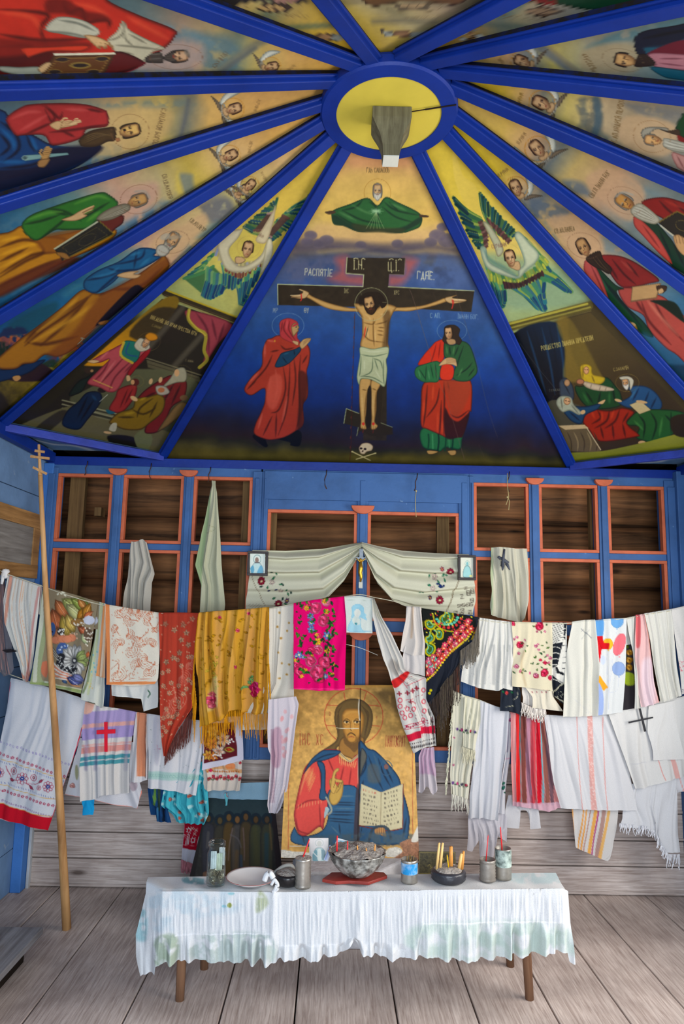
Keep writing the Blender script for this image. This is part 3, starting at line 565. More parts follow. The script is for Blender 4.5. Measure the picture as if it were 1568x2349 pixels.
    feathers([(1500,650),(1560,640),(1620,600)],[(1540,830),(1570,830),(1590,760)],7,24,[(50,120,110),(130,160,80),(60,130,90)],[(20,60,96),(24,90,110),(16,50,90)])
    s.view(*V6)
    feathers([(20,640),(80,650),(140,640)],[(40,880),(60,840),(120,740)],7,24,[(50,120,110),(150,170,80),(60,130,90)],[(20,60,96),(24,90,110),(16,50,90)])
    feathers([(-80,640),(-20,650),(40,650)],[(-70,760),(-20,790),(30,740)],7,20,[(60,130,110),(150,170,80),(60,130,90)],[(20,60,96),(24,90,110),(16,50,90)])
    feathers([(-60,640),(0,670),(60,670),(150,600)],[(-60,680),(10,720),(60,710),(170,640)],14,16,[(170,160,80),(110,60,50),(190,180,90)],[(96,44,44),(120,60,50)])
    feathers([(-120,480),(-60,600),(20,640),(120,620),(190,560)],[(-140,560),(-70,650),(10,690),(110,670),(200,600)],18,15,[(196,180,120),(186,170,110),(150,150,150)],[(120,130,160),(170,160,120)])
    s.fill([(-110,520),(-80,450),(40,430),(60,400),(20,480),(-40,560),(0,640),(60,650),(150,590),(190,500),(215,495),(205,560),(150,640),(50,690),(-60,670)],(196,186,150),edge=16,ecol=(140,130,100))
    s.fill([(190,500),(215,495),(225,560),(200,640),(150,700),(170,600)],(206,196,160),edge=12,ecol=(150,140,100))
    s.face(72,558,52,12,skin=(200,160,112),hair=(60,40,24),look=0,hairlen=.3)
    s.fill([(0,600),(40,600),(60,620),(30,640),(0,635)],SKIN,edge=8)
    s.ring(80,540,70,66,2,(150,120,70),alpha=.6);s.text('СЕРАФИМ',110,455,16,(96,70,50),rot=30,cond=.5)
    s.view(*V2)
    # band and lower picture
    s.line([(1060,760),(1520,935)],44,(40,32,18),.95,smooth=False);s.line([(1070,745),(1530,920)],10,(190,165,30),.9,smooth=False);s.line([(1050,785),(1500,955)],6,(120,100,50),.8,smooth=False);s.line([(1055,772),(1510,943)],4,(90,70,40),.8,smooth=False)
    s.fill([(1040,800),(1510,960),(1180,1560),(960,1900),(60,1700),(300,1500)],(34,30,22),soft=6,smooth=False)
    s.fill([(1040,805),(1140,850),(850,1180),(560,1230),(620,1160)],(120,92,18),(196,130,10),[(1000,850),(650,1160)],soft=10)
    s.fill([(1010,860),(1190,900),(1150,1080),(830,1040)],(36,30,24),soft=14,alpha=.8)
    s.line([(1170,860),(880,1200)],36,(92,84,66),.6,soft=20);s.line([(1310,1020),(1120,1230)],36,(92,84,66),.6,soft=20)
    s.line([(940,1180),(1290,1290)],8,(120,112,80),.8);s.fill([(940,1190),(1280,1300),(1290,1340),(950,1240)],(84,78,54),soft=4,smooth=False);s.line([(945,1215),(1285,1318)],3,(50,44,30));
    s.fill([(880,1250),(1270,1340),(1100,1700),(480,1480),(560,1380)],(84,84,56),(60,62,42),soft=10)
    s.robe([(1200,870),(1490,960),(1400,1090),(1330,1200),(1290,1250),(1320,1130),(1310,1040),(1230,970)],(140,52,60),(80,24,34),(170,90,90),[[(1260,890),(1330,1000),(1340,1150)],[(1360,930),(1390,1060)],[(1440,960),(1400,1080)]],w=14)
    s.line([(1215,870),(1210,930),(1260,990),(1320,1030),(1310,1130),(1330,1190),(1280,1240)],22,(150,136,40),.95,taper=False);s.line([(1215,870),(1215,930),(1262,985),(1318,1035)],6,(200,180,60),.8)
    s.line([(560,1510),(760,1560),(730,1590)],7,(120,116,84),.8)
    for k in range(4): s.line([(400,1450+26*k),(760-20*k,1540+22*k)],9,(150,146,110),.75,smooth=False);s.line([(400,1462+26*k),(760-20*k,1552+22*k)],7,(34,32,22),.8,smooth=False)
    # floor and dark figures
    s.fill([(60,1660),(240,1560),(500,1480),(620,1560),(960,1620),(1140,1700),(960,1850),(600,1790),(200,1680)],(92,86,54),soft=8);s.fill([(220,1640),(380,1520),(440,1540),(330,1640),(300,1680)],(36,32,26),soft=10,alpha=.8)
    s.fill([(690,1680),(880,1700),(860,1850),(760,1790)],(22,20,16),soft=8);s.fill([(860,1690),(930,1640),(980,1700),(920,1800)],(100,104,66),soft=6)
    s.robe([(500,1460),(560,1400),(640,1400),(650,1460),(560,1580),(500,1640),(400,1610),(430,1520)],(10,32,56),(6,12,22),(24,66,100),[[(560,1430),(500,1560)],[(600,1450),(520,1580)]],[[(590,1420),(620,1450)]],w=12);s.ell(655,1385,28,18,(30,22,18));s.line([(640,1460),(690,1415)],5,(170,170,150),.8)
    s.robe([(500,1330),(560,1300),(600,1270),(560,1340),(520,1400),(440,1420)],(20,34,28),(10,14,12),(40,60,50),w=8);s.ell(565,1258,24,20,(50,36,26));s.ell(590,1262,10,10,(150,110,70))
    # high priest
    s.robe([(760,1100),(830,1070),(960,1110),(950,1160),(900,1220),(830,1260),(760,1380),(700,1400),(640,1370),(560,1340),(620,1270),(700,1190),(640,1210),(580,1200)],(164,66,70),(96,28,36),(200,110,104),
        [[(800,1170),(720,1260),(640,1350)],[(840,1200),(740,1300),(700,1390)],[(700,1200),(660,1270),(600,1330)],[(860,1210),(800,1270)]],[[(740,1200),(680,1280),(640,1340)],[(700,1130),(640,1190)]],w=10)
    s.fill([(950,1120),(960,1150),(880,1240),(830,1300),(820,1270),(880,1190)],(140,20,28),edge=8)
    s.fill([(800,1070),(880,1080),(900,1150),(860,1210),(770,1170),(790,1120)],(24,100,84),edge=8);s.line([(795,1080),(775,1160),(850,1210)],16,(190,160,40),.9);s.line([(830,1080),(810,1150),(880,1170)],8,(30,60,120),.8);s.line([(600,1320),(720,1370)],7,(200,160,70),.8)
    s.fill([(860,1100),(900,1050),(950,1080),(960,1120),(900,1140)],(176,166,140),edge=8);s.face(935,1085,34,30,skin=(190,140,95),hair=(160,150,130),look=-.2)
    s.fill([(930,1040),(960,1015),(1005,1030),(1010,1060),(960,1070)],(190,120,20),edge=10);s.ring(955,1075,75,60,2,(150,120,60),rot=-10,alpha=.6)
    s.fill([(560,1200),(600,1190),(640,1200),(600,1215)],SKIN,edge=5);s.fill([(810,1295),(830,1290),(840,1320),(815,1330)],SKIN,edge=5)
    # girl
    s.robe([(840,1350),(880,1360),(860,1440),(780,1530),(700,1510),(740,1430),(760,1380)],(140,36,34),(70,14,16),(180,70,60),[[(820,1380),(770,1500)],[(850,1380),(800,1480)]],w=9);s.ell(868,1335,26,24,(80,30,24));s.ell(852,1335,12,16,(190,140,90));s.ring(880,1330,42,36,2,(150,130,60),alpha=.6)
    s.fill([(680,1510),(740,1530),(700,1540)],(20,80,96))
    # woman
    s.robe([(1090,1290),(1160,1310),(1200,1340),(1180,1440),(1100,1500),(1040,1640),(930,1660),(960,1560),(1010,1480),(900,1450),(880,1440),(950,1370)],(110,26,26),(44,12,14),(150,50,44),[[(1120,1340),(1060,1440),(1000,1560)],[(1160,1350),(1100,1480)],[(1000,1400),(920,1440)]],w=12)
    s.fill([(1130,1250),(1180,1240),(1200,1280),(1190,1330),(1130,1340),(1040,1370),(1090,1310)],(150,144,116),edge=10);s.ell(1135,1275,16,24,(196,150,100));s.ring(1170,1280,62,54,2,(140,120,60),alpha=.6)
    for x,y in ((968,1330),(1030,1320)): s.ell(x,y,12,20,SKIN,rot=15)
    # old man kneeling
    s.robe([(940,1430),(1020,1410),(1060,1450),(1040,1530),(960,1600),(900,1640),(800,1640),(730,1610),(700,1590),(760,1530),(850,1500),(870,1440)],(120,92,16),(48,34,8),(170,140,30),[[(980,1440),(900,1500),(880,1560)],[(850,1510),(920,1540),(1000,1500)],[(760,1560),(860,1560)],[(1010,1460),(960,1560)]],[[(900,1450),(940,1430)],[(800,1540),(860,1530)]],w=11)
    s.fill([(1000,1360),(1060,1360),(1090,1400),(1050,1420),(1010,1410)],(160,150,130),edge=9);s.ell(1035,1385,22,16,(170,100,60));s.ring(1060,1390,62,50,2,(140,120,60),alpha=.5);s.ell(860,1440,26,14,SKIN,rot=30)
    s.fill([(720,1600),(750,1600),(740,1650),(700,1640)],(170,165,140));s.ell(690,1658,26,8,SKIN,rot=8)
    s.robe([(1130,1480),(1180,1460),(1210,1500),(1100,1600),(1040,1640),(1010,1650),(1060,1570)],(120,92,50),(56,42,24),(150,120,70),w=8);s.ell(1180,1435,26,18,(110,80,50))
    s.text('ВВЕДЕНІЕ ВО ХРАМ ПРЕСТЫА БГИ',965,925,22,(190,165,90),rot=21,cond=.48);s.text('С.ЗАХАР',975,975,15,(170,150,80),rot=19);s.text('С АННА',1190,1200,14,(180,160,110),rot=10)
    # ================= central board: the Crucifixion
    stops_bg(s,'T6','H',[(0,(206,148,92)),(.06,(214,158,100)),(.2,(216,174,84)),(.26,(214,180,100)),(.29,(170,140,96)),(.315,(96,84,90)),(.34,(104,92,76)),(.37,(60,70,98)),(.42,(58,84,132)),(.55,(36,76,132)),(.7,(14,56,128)),(.8,(12,44,110)),(.88,(24,30,60)),(.925,(40,30,36)),(.945,(40,40,30)),(.975,(84,76,34)),(1.02,(110,94,40)),(1.06,(96,80,34))],noise=.12,seed=2)
    s.clip=panel_clip(s,'T6','H');s.view(*V6)
    s.fill([(600,80),(1060,80),(1160,330),(540,330)],(218,186,84),soft=120,alpha=.5);s.fill([(720,0),(1000,0),(1020,60),(700,60)],(208,140,96),soft=40,alpha=.5)
    s.fill([(470,420),(560,400),(1100,430),(1220,400),(1230,480),(900,530),(500,500)],(214,172,108),soft=40,alpha=.8)
    for x,y,r in ((545,500,45),(450,470,40),(500,520,40),(1210,470,52),(1170,510,40),(1240,420,36),(970,520,36),(750,530,36),(430,510,40),(1270,500,60)):
        s.ell(x,y,r,r*.72,(98,88,104),edge=r*.5,ecol=(120,104,104),soft=8,alpha=.9)
    s.line([(380,540),(600,520),(860,545),(1100,530),(1300,560)],50,(84,76,84),.7,soft=40)
    s.line([(500,575),(700,560),(900,590),(1150,565),(1330,590)],26,(156,132,92),.7,soft=24)
    s.line([(360,590),(600,600),(860,560),(1100,600),(1330,600)],18,(70,64,72),.6,soft=20)
    s.fill([(380,590),(1320,600),(1400,760),(280,740)],(54,78,120),soft=60,alpha=.5);s.cloud([(340,620),(600,590),(700,640),(600,740),(300,740)],(88,92,116),.7,60,3,.4,60);s.cloud([(1040,620),(1300,600),(1400,760),(1000,760)],(76,100,146),.7,60,5,.4,60)
    s.fill([(600,610),(670,600),(670,700),(765,710),(765,775),(560,740),(620,680)],(168,84,80),soft=50,alpha=.85);s.fill([(1010,610),(1090,620),(1060,680),(1000,760),(920,775),(920,710),(1010,705)],(168,84,80),soft=50,alpha=.85)
    # God the Father
    s.ring(850,215,80,84,2.5,(170,120,40),alpha=.85)
    s.robe([(585,320),(690,280),(790,245),(850,290),(900,240),(970,270),(1105,340),(1110,410),(1060,440),(980,458),(860,440),(740,450),(650,415),(590,405),(575,360)],(38,92,44),(14,44,28),(84,132,74),
        [[(640,320),(760,380),(880,400)],[(800,270),(840,300),(860,380)],[(890,270),(960,320),(1100,350)],[(880,300),(960,360),(1060,390)],[(600,340),(700,400),(800,420)],[(760,260),(720,300),(640,320)],[(920,270),(980,330)]],
        [[(700,290),(780,330),(850,350)],[(930,280),(1020,320)],[(620,330),(720,380)]],w=10,edge=14)
    s.fill([(590,345),(700,405),(860,430),(1000,420),(1105,360),(1100,400),(980,455),(860,450),(740,448),(640,410),(590,400)],(22,46,34),soft=10,alpha=.8)
    s.fill([(700,400),(740,448),(860,452),(985,455),(1010,430),(860,420)],(70,60,30),soft=14,alpha=.5)
    for e in (-1.,-.6,-.25,.1,.4,.8): s.line([(842,330),(842+e*60,430)],3,(190,190,130),.5)
    s.ell(842,325,26,12,(150,190,140),alpha=.8,soft=14)
    for k in range(8):
        a_=k*math.pi/4;s.line([(842,325),(842+44*math.cos(a_),325+20*math.sin(a_))],2.5,(170,205,150),.6)
    s.fill([(535,330),(585,322),(600,335),(560,345)],(70,50,34));s.fill([(1105,345),(1155,352),(1150,362),(1105,360)],(70,50,34))
    s.face(850,205,44,0,skin=(196,160,110),hair=(140,134,120),beard=(196,190,170),bl=.6,hairlen=.95)
    s.text('ГДЬ САВАОѲЪ',785,92,27,(90,72,40),cond=.45,w=.1,sp=.14)
    # cross
    wood=(44,36,24);woodl=(190,196,140)
    s.fill([(665,605),(1018,605),(1010,708),(920,704),(915,775),(1430,803),(1412,930),(905,900),(905,1700),(765,1700),(765,900),(255,888),(250,762),(765,780),(768,706),(662,698)],wood,smooth=False,noise=.2,nsc=10)
    s.line([(668,603),(662,698),(768,706),(763,778),(252,763),(254,886)],5,woodl,.9,smooth=False);s.line([(1016,605),(1010,706),(921,704)],3,(150,130,110),.7,smooth=False);s.line([(915,778),(1430,803)],5,woodl,.9,smooth=False)
    s.text('І.Н.',708,672,52,(206,196,140),cond=.5,w=.09);s.text('Ц.І.',915,682,52,(206,196,140),cond=.5,w=.09);s.line([(708,612),(720,606),(735,612)],4,(206,196,140));s.line([(920,616),(935,610),(945,616)],4,(206,196,140));s.line([(975,618),(985,612),(994,618)],4,(206,196,140));s.line([(755,614),(765,608),(775,614)],4,(206,196,140))
    s.text('РАСПЯТІЕ',415,708,40,(210,206,170),rot=3,cond=.5,w=.1);s.text('ГДНЕ.',1088,730,44,(210,206,170),rot=3,cond=.5,w=.1);s.line([(1140,692),(1160,684),(1180,692)],4,(210,206,170))
    s.text('ІИС',652,815,24,(190,176,120),cond=.4,w=.1);s.text('ХРС',950,825,24,(190,176,120),cond=.4,w=.1)
    s.text('МР',225,932,26,(176,180,170),cond=.55,w=.09);s.text('ѲУ',412,932,26,(196,186,150),cond=.5,w=.12)
    # Crucified body (V8)
    s.view(*V8)
    s.fill([(60,1380),(195,1430),(200,1600),(165,1660),(180,1570),(35,1530)],(40,34,22),smooth=False);s.line([(36,1530),(60,1382),(190,1432)],7,(170,180,130),.9,smooth=False);s.line([(180,1570),(165,1655)],6,(150,160,120),.9)
    s.fill([(380,1180),(440,1150),(405,1530),(520,1570),(525,1640),(300,1660),(190,1600),(190,1180)],(40,32,20),smooth=False,soft=3);s.line([(405,1525),(520,1568)],6,(150,160,120),.8);s.line([(430,1170),(408,1520)],3,(90,84,50),.5)
    body=(192,150,84);bd=(104,70,30);bh=(216,180,116)
    s.view(*V6)
    s.robe([(425,815),(470,840),(560,875),(660,900),(730,905),(740,880),(760,960),(740,930),(640,925),(540,905),(450,855),(405,830)],body,bd,bh,edge=10)
    s.robe([(1255,845),(1200,865),(1120,890),(1020,900),(940,900),(910,890),(900,940),(960,925),(1040,925),(1140,905),(1230,880),(1270,862)],body,bd,bh,edge=10)
    s.fill([(330,835),(390,822),(405,800),(375,795),(400,796),(440,815),(420,845),(380,850)],(190,156,104),edge=7,ecol=bd);s.line([(330,830),(390,828)],4,(220,190,140));s.line([(335,842),(390,840)],4,(110,80,50));s.line([(385,795),(415,808)],6,(200,166,110))
    s.fill([(1255,845),(1290,835),(1330,828),(1300,845),(1380,855),(1370,868),(1300,880),(1260,865)],(190,156,104),edge=7,ecol=bd);s.line([(1300,852),(1375,858)],4,(220,190,140));s.line([(1300,866),(1370,866)],4,(110,80,50))
    s.line([(392,822),(396,850),(390,862)],7,(190,40,30),.9);s.line([(1298,858),(1302,885),(1296,908)],7,(190,40,30),.9);s.line([(1306,858),(1308,880)],4,(190,40,30),.9)
    s.view(*V8)
    s.robe([(150,330),(260,350),(330,400),(420,345),(490,340),(560,370),(530,420),(490,520),(480,620),(475,720),(470,800),(215,780),(218,640),(215,480),(185,420),(140,350)],body,bd,bh,
        [[(230,520),(320,540),(350,500)],[(330,480),(330,640),(340,760)],[(350,540),(440,520),(470,500)],[(370,600),(430,610)],[(370,640),(430,650)],[(380,570),(440,575)],[(230,640),(300,700),(440,720)],[(480,480),(470,600),(460,760)]],
        [[(250,440),(290,470),(300,500)],[(400,440),(450,440)],[(270,600),(280,680)],[(350,600),(350,720)]],w=11,edge=26)
    s.fill([(430,440),(500,420),(480,700),(468,790),(420,780),(440,600)],(60,40,20),soft=26,alpha=.6)
    s.line([(255,555),(235,690)],14,(200,60,36),.9,taper=True);s.line([(280,560),(250,680)],9,(60,60,60),.8,taper=True)
    # legs
    s.robe([(200,1090),(305,1090),(290,1180),(275,1210),(262,1400),(248,1510),(262,1580),(235,1590),(200,1570),(205,1500),(190,1300)],body,bd,bh,[[(220,1190),(262,1200)],[(260,1220),(240,1480)]],[[(215,1230),(225,1450)]],w=10,edge=16)
    s.robe([(310,1100),(400,1130),(385,1180),(365,1230),(360,1400),(345,1510),(375,1555),(345,1590),(305,1580),(312,1480),(305,1280)],body,bd,bh,[[(320,1180),(360,1200)],[(355,1220),(345,1480)]],[[(325,1230),(325,1450)]],w=10,edge=16)
    s.fill([(272,1200),(310,1180),(305,1500),(300,1560),(262,1560),(260,1450)],(28,22,14),soft=8,alpha=.9)
    for x in (230,330): s.ell(x,1535,13,16,(200,40,30),alpha=.9,soft=5);s.line([(x,1590),(x-5,1625)],7,(120,30,20),.7)
    for x in (205,222,240,312,330,350): s.line([(x,1560),(x+2,1592)],5,bd,.7)
    # loin cloth
    s.robe([(200,765),(320,785),(475,765),(480,850),(460,900),(470,1000),(445,1160),(380,1130),(310,1095),(255,1085),(205,1090),(190,1150),(165,1080),(175,980),(195,860)],(176,182,140),(70,92,66),(204,208,172),
        [[(200,840),(330,860),(470,830)],[(210,860),(200,1000),(190,1060)],[(325,870),(310,1010),(210,1060)],[(330,880),(400,910),(420,980)],[(430,900),(430,1050),(440,1150)],[(340,880),(380,1000)],[(200,1060),(320,1070),(430,1130)]],
        [[(220,800),(330,815),(460,800)],[(240,900),(240,1000)],[(350,1000),(400,1080)]],w=9,edge=12)
    s.ring(310,340,165,165,5,(170,170,120),alpha=.85)
    s.fill([(190,300),(210,250),(290,220),(390,225),(440,290),(460,345),(415,380),(390,330),(380,360),(330,440),(270,430),(230,350),(185,330)],(36,26,16),edge=8)
    s.face(295,345,88,-14,skin=(194,152,96),hair=(40,28,18),beard=(58,36,20),bl=.35,look=-.35,hairlen=.7)
    for k in range(6): s.line([(205+k*8,250),(180+k*6,310),(200+k*5,360)],6,(28,20,12),.7,taper=True);s.line([(370+k*10,240),(400+k*9,310),(410+k*6,370)],7,(28,20,12),.8,taper=True)
    s.line([(195,200),(215,250)],5,(120,120,80),.6);s.line([(420,320),(460,322)],5,(140,140,100),.6)
    # skull and bones
    s.line([(120,1812),(300,1900)],11,(190,176,120));s.line([(350,1828),(160,1888)],11,(190,176,120));s.ell(120,1812,10,8,(190,176,120));s.ell(350,1828,10,8,(190,176,120))
    s.fill([(188,1770),(220,1730),(280,1724),(325,1755),(315,1800),(265,1815),(240,1838),(205,1832),(190,1800)],(206,186,150),edge=14,ecol=(120,96,70));s.ell(208,1780,14,10,(30,20,20));s.ell(248,1786,14,11,(30,20,20));s.fill([(222,1800),(232,1798),(228,1815),(215,1812)],(40,20,20))
    # John
    s.ring(1115,605,148,106,4,(120,150,170),alpha=.8)
    s.fill([(830,1570),(1210,1560),(1215,1700),(1190,1790),(1060,1770),(1000,1810),(960,1800),(820,1760)],(34,104,58),edge=20,ecol=(14,50,34));
    for x,c in ((880,(14,60,36)),(980,(10,40,30)),(1050,(14,60,36)),(1120,(10,50,34))): s.line([(x,1640),(x+5,1700),(x-5,1800)],16,c,.9,soft=8)
    s.line([(920,1640),(925,1780)],14,(70,150,90),.7,soft=10);s.line([(1085,1680),(1090,1770)],14,(60,140,84),.7,soft=10)
    s.fill([(865,1805),(900,1800),(975,1812),(930,1835),(880,1835)],(180,140,80),edge=8,ecol=bd);s.fill([(1075,1805),(1150,1800),(1150,1840),(1110,1850),(1085,1830)],(180,140,80),edge=8,ecol=bd)
    s.robe([(830,1130),(1000,1090),(1150,1100),(1305,1110),(1310,1400),(1290,1420),(1230,1640),(1180,1670),(1050,1670),(1020,1655),(870,1590),(805,1550),(805,1350)],(176,48,20),(60,18,14),(214,74,34),
        [[(1035,1110),(1040,1300),(1030,1640)],[(870,1150),(850,1400),(830,1560)],[(990,1180),(960,1330),(860,1470)],[(1010,1300),(1000,1500),(990,1650)],[(1100,1440),(1180,1470),(1280,1400)],[(1070,1110),(1090,1200)]],
        [[(840,1300),(830,1450)],[(930,1150),(920,1300)],[(975,1420),(970,1620)],[(1020,1500),(1020,1640)]],w=15,edge=20)
    s.fill([(1040,1100),(1290,1120),(1270,1300),(1180,1450),(1110,1430),(1080,1280)],(150,56,30),soft=26,alpha=.75);s.fill([(1045,1380),(1100,1470),(1180,1510),(1290,1430),(1230,1640),(1180,1670),(1050,1665)],(48,16,16),soft=16,alpha=.95)
    s.robe([(775,945),(830,850),(900,770),(960,710),(1045,700),(1040,860),(1000,920),(880,935)],(200,44,20),(120,18,10),(224,70,36),[[(960,730),(930,850),(900,930)],[(1000,720),(980,880)]],w=11,edge=12)
    s.robe([(1040,700),(1080,740),(1150,740),(1190,700),(1290,745),(1350,900),(1370,1010),(1330,1070),(1270,1110),(1160,1105),(1120,1060),(1150,960),(1150,900),(1040,870)],(36,84,46),(12,34,28),(84,134,74),[[(1180,760),(1140,860)],[(1230,760),(1180,900),(1170,960)],[(1320,920),(1260,990),(1160,1050)],[(1340,980),(1280,1060)],[(1090,760),(1100,850)]],[[(1060,760),(1070,840)],[(1220,980),(1180,1060)],[(1140,760),(1125,840)]],w=12,edge=16)
    s.robe([(750,980),(830,940),(990,915),(985,1100),(900,1120),(820,1115),(750,1060)],(38,104,58),(14,50,34),(90,150,96),[[(860,950),(850,1110)],[(950,930),(960,1090)],[(790,990),(860,1100)],[(900,940),(930,1080)]],[[(780,1000),(800,1070)],[(880,1000),(890,1090)]],w=10,edge=14)
    s.fill([(1020,940),(1130,960),(1115,1090),(1000,1080)],(200,48,24),edge=10)
    s.fill([(985,945),(1040,885),(1100,870),(1150,885),(1160,915),(1165,960),(1120,945),(1060,940),(1000,955)],SKIN,edge=10,ecol=SKIND)
    for k in range(4): s.line([(1060,893+k*12),(1110,882+k*12),(1150,890+k*9)],4,SKIND,.7)
    s.fill([(1040,570),(1090,545),(1150,550),(1195,590),(1185,650),(1215,700),(1190,745),(1150,735),(1060,735),(1020,700),(1035,640)],(46,32,22),edge=10)
    s.fill([(1060,690),(1140,690),(1150,735),(1085,742)],(176,136,90),edge=8)
    s.face(1083,632,66,-6,skin=(204,160,110),hair=(46,32,22),look=-.5,hairlen=.6)
    s.text('С АП.',900,475,46,(150,176,180),cond=.5,w=.09);s.text('ІѠАНН БОГ.',1175,480,42,(150,176,190),cond=.5,w=.09,rot=2)
    # cracks
    crk=(110,84,76)
    s.line([(690,190),(740,320),(980,1100),(1060,1290),(1245,1905)],5,crk,.6);s.line([(1150,210),(1330,800),(1480,1400),(1568,1660)],4,crk,.5);s.line([(925,220),(1000,400)],3,crk,.4)
    s.line([(1380,1740),(1460,1920)],3,crk,.5)
    s.line([(145,430),(135,800),(120,1200),(110,1700),(95,1900)],6,(70,26,18),.75)
    for k in range(14): s.ell(140-k*3.2,470+k*100,4,14,(120,50,36),alpha=.7)
    s.line([(1440,150),(1480,420),(1568,700)],3,crk,.4)
    # Mary (V7)
    s.view(*V7)
    s.ring(628,245,192,150,5,(120,150,176),alpha=.8)
    s.fill([(205,1580),(260,1540),(400,1560),(760,1500),(770,1680),(660,1680),(640,1640),(380,1600),(385,1690),(330,1690)],(12,14,20),soft=5)
    s.robe([(520,360),(700,400),(780,440),(860,470),(895,560),(880,700),(855,800),(870,1000),(860,1110),(810,1200),(815,1420),(720,1510),(600,1580),(480,1610),(370,1612),(225,1545),(235,1430),(300,1290),(350,1150),(345,1000),(200,1080),(120,1050),(110,980),(200,850),(310,730),(320,560),(370,420),(430,395)],(166,52,34),(66,20,16),(206,98,80),
        [[(440,600),(360,760),(180,960)],[(570,740),(600,1000),(520,1250),(430,1290)],[(650,700),(640,1000),(600,1300),(510,1560)],[(780,600),(760,900),(770,1300),(720,1500)],[(700,650),(720,900),(680,1200)],[(540,480),(600,530),(700,510)],[(420,560),(520,540)],[(860,600),(800,700)],[(440,1330),(330,1560)],[(490,1300),(480,1580)],[(250,900),(140,1010)],[(820,1100),(790,1300)]],
        [[(480,780),(500,1000),(450,1200)],[(420,860),(400,1050)],[(350,450),(350,620)],[(160,930),(280,800)],[(620,1100),(560,1400)],[(380,420),(470,440)],[(320,1300),(270,1480)]],w=18,edge=20)
    s.fill([(430,850),(540,840),(560,1000),(500,1200),(430,1250),(370,1150),(380,980)],(196,78,58),soft=30,alpha=.85);s.fill([(760,800),(860,850),(850,1110),(800,1200),(810,1420),(740,1480),(760,1100)],(60,22,18),soft=24,alpha=.75)
    s.robe([(525,220),(560,175),(640,155),(720,185),(750,230),(740,380),(770,430),(740,470),(640,440),(540,380),(530,300)],(176,52,54),(96,24,26),(206,90,88),[[(600,180),(580,300),(700,440)],[(650,190),(640,300),(730,440)],[(560,200),(550,320)]],[[(620,180),(610,290)]],w=13,edge=12)
    s.fill([(670,250),(700,215),(735,215),(752,240),(765,275),(752,285),(757,310),(735,330),(710,360),(690,370),(670,310)],(176,140,88),edge=18,ecol=(90,64,34));s.line([(715,245),(740,240)],7,(50,32,20),.9);s.ell(728,262,10,6,(30,20,14));s.line([(740,312),(757,308)],5,(120,50,36));s.ell(470,430,10,14,(200,130,40))
    s.fill([(720,220),(755,225),(750,235),(725,245),(690,260),(680,250)],(176,52,54))
    s.robe([(520,620),(560,570),(700,530),(770,500),(785,540),(740,600),(640,700),(530,745),(470,730)],(16,58,84),(6,20,34),(30,100,120),[[(700,540),(710,600)],[(560,620),(620,700)]],[[(580,590),(640,570)]],w=12)
    s.fill([(680,425),(750,440),(745,480),(700,460)],SKIN,edge=8,ecol=SKIND);s.fill([(765,475),(800,420),(840,400),(895,395),(900,420),(870,460),(800,525)],(192,152,96),edge=12,ecol=SKIND)
    for k in range(3): s.line([(815,440+k*16),(850,415+k*14),(892,400+k*12)],5,SKIND,.8)
    # ================= board H-G: many-winged angel over the Nativity of John
    stops_bg(s,'G','H',[(0,(222,190,60)),(.2,(226,194,70)),(.4,(218,190,96)),(.52,(160,178,120)),(.6,(150,164,100)),(.64,(60,50,24)),(1.2,(56,46,20))],seed=6)
    s.clip=panel_clip(s,'G','H');s.view(*V5)
    s.fill([(0,0),(0,-200),(60,0),(150,80),(200,250),(220,320),(140,250),(60,170)],(228,196,80),soft=6)
    s.fill([(330,900),(900,880),(860,700),(420,560),(200,560)],(136,164,126),soft=60,alpha=.8)
    feathers([(180,300),(220,400),(200,500)],[(0,160),(90,380),(170,500)],13,26,[(70,120,50),(150,165,70),(40,90,60)],[(10,46,56),(14,60,76)])
    feathers([(240,340),(300,400),(380,450)],[(180,130),(300,270),(430,400)],14,24,[(60,110,60),(150,160,70),(40,96,70)],[(10,50,50),(16,70,80)])
    feathers([(190,320),(230,400),(230,490)],[(170,330),(200,420),(210,500)],9,14,[(84,50,48),(120,84,76)]);feathers([(250,340),(300,400),(370,470)],[(230,300),(320,370),(390,450)],9,12,[(84,50,48),(110,70,66)])
    s.fill([(200,330),(240,340),(310,440),(340,520),(300,560),(270,480)],(176,176,140),edge=16,ecol=(120,110,80))
    s.text('СЕРАФИМ',262,505,24,(120,84,70),rot=-10,cond=.55)
    feathers([(220,600),(250,680),(330,740)],[(270,820),(330,900),(350,860)],8,28,[(130,160,80),(60,130,80),(80,150,110)],[(20,70,100),(14,50,84)])
    feathers([(380,760),(460,780),(540,740),(610,690)],[(560,905),(600,920),(625,915),(610,800)],11,30,[(140,165,70),(60,130,100),(50,110,120)],[(20,70,110),(16,60,100),(30,110,120)])
    feathers([(560,600),(600,640),(580,700)],[(740,760),(800,800),(760,790)],7,30,[(60,130,80),(150,165,60),(40,110,100)],[(20,70,110),(16,60,100)])
    feathers([(440,400),(520,480),(560,560)],[(560,540),(640,640),(660,660)],8,26,[(170,175,110),(110,150,80),(60,120,80)],[(40,110,80),(24,80,100)])
    feathers([(240,640),(330,690),(450,690),(560,630),(600,560)],[(250,720),(350,750),(460,760),(590,690),(640,600)],20,20,[(150,165,60),(120,150,70),(60,120,70)],[(150,170,70),(190,185,60)])
    feathers([(340,735),(450,740),(600,660)],[(350,775),(460,765),(610,690)],16,14,[(50,30,36),(70,40,40)])
    s.fill([(180,500),(220,500),(240,590),(320,640),(430,690),(440,650),(480,600),(440,480),(415,430),(425,395),(460,400),(520,470),(580,540),(560,600),(500,650),(440,710),(340,690),(240,650),(200,590)],(190,196,160),edge=22,ecol=(110,130,110))
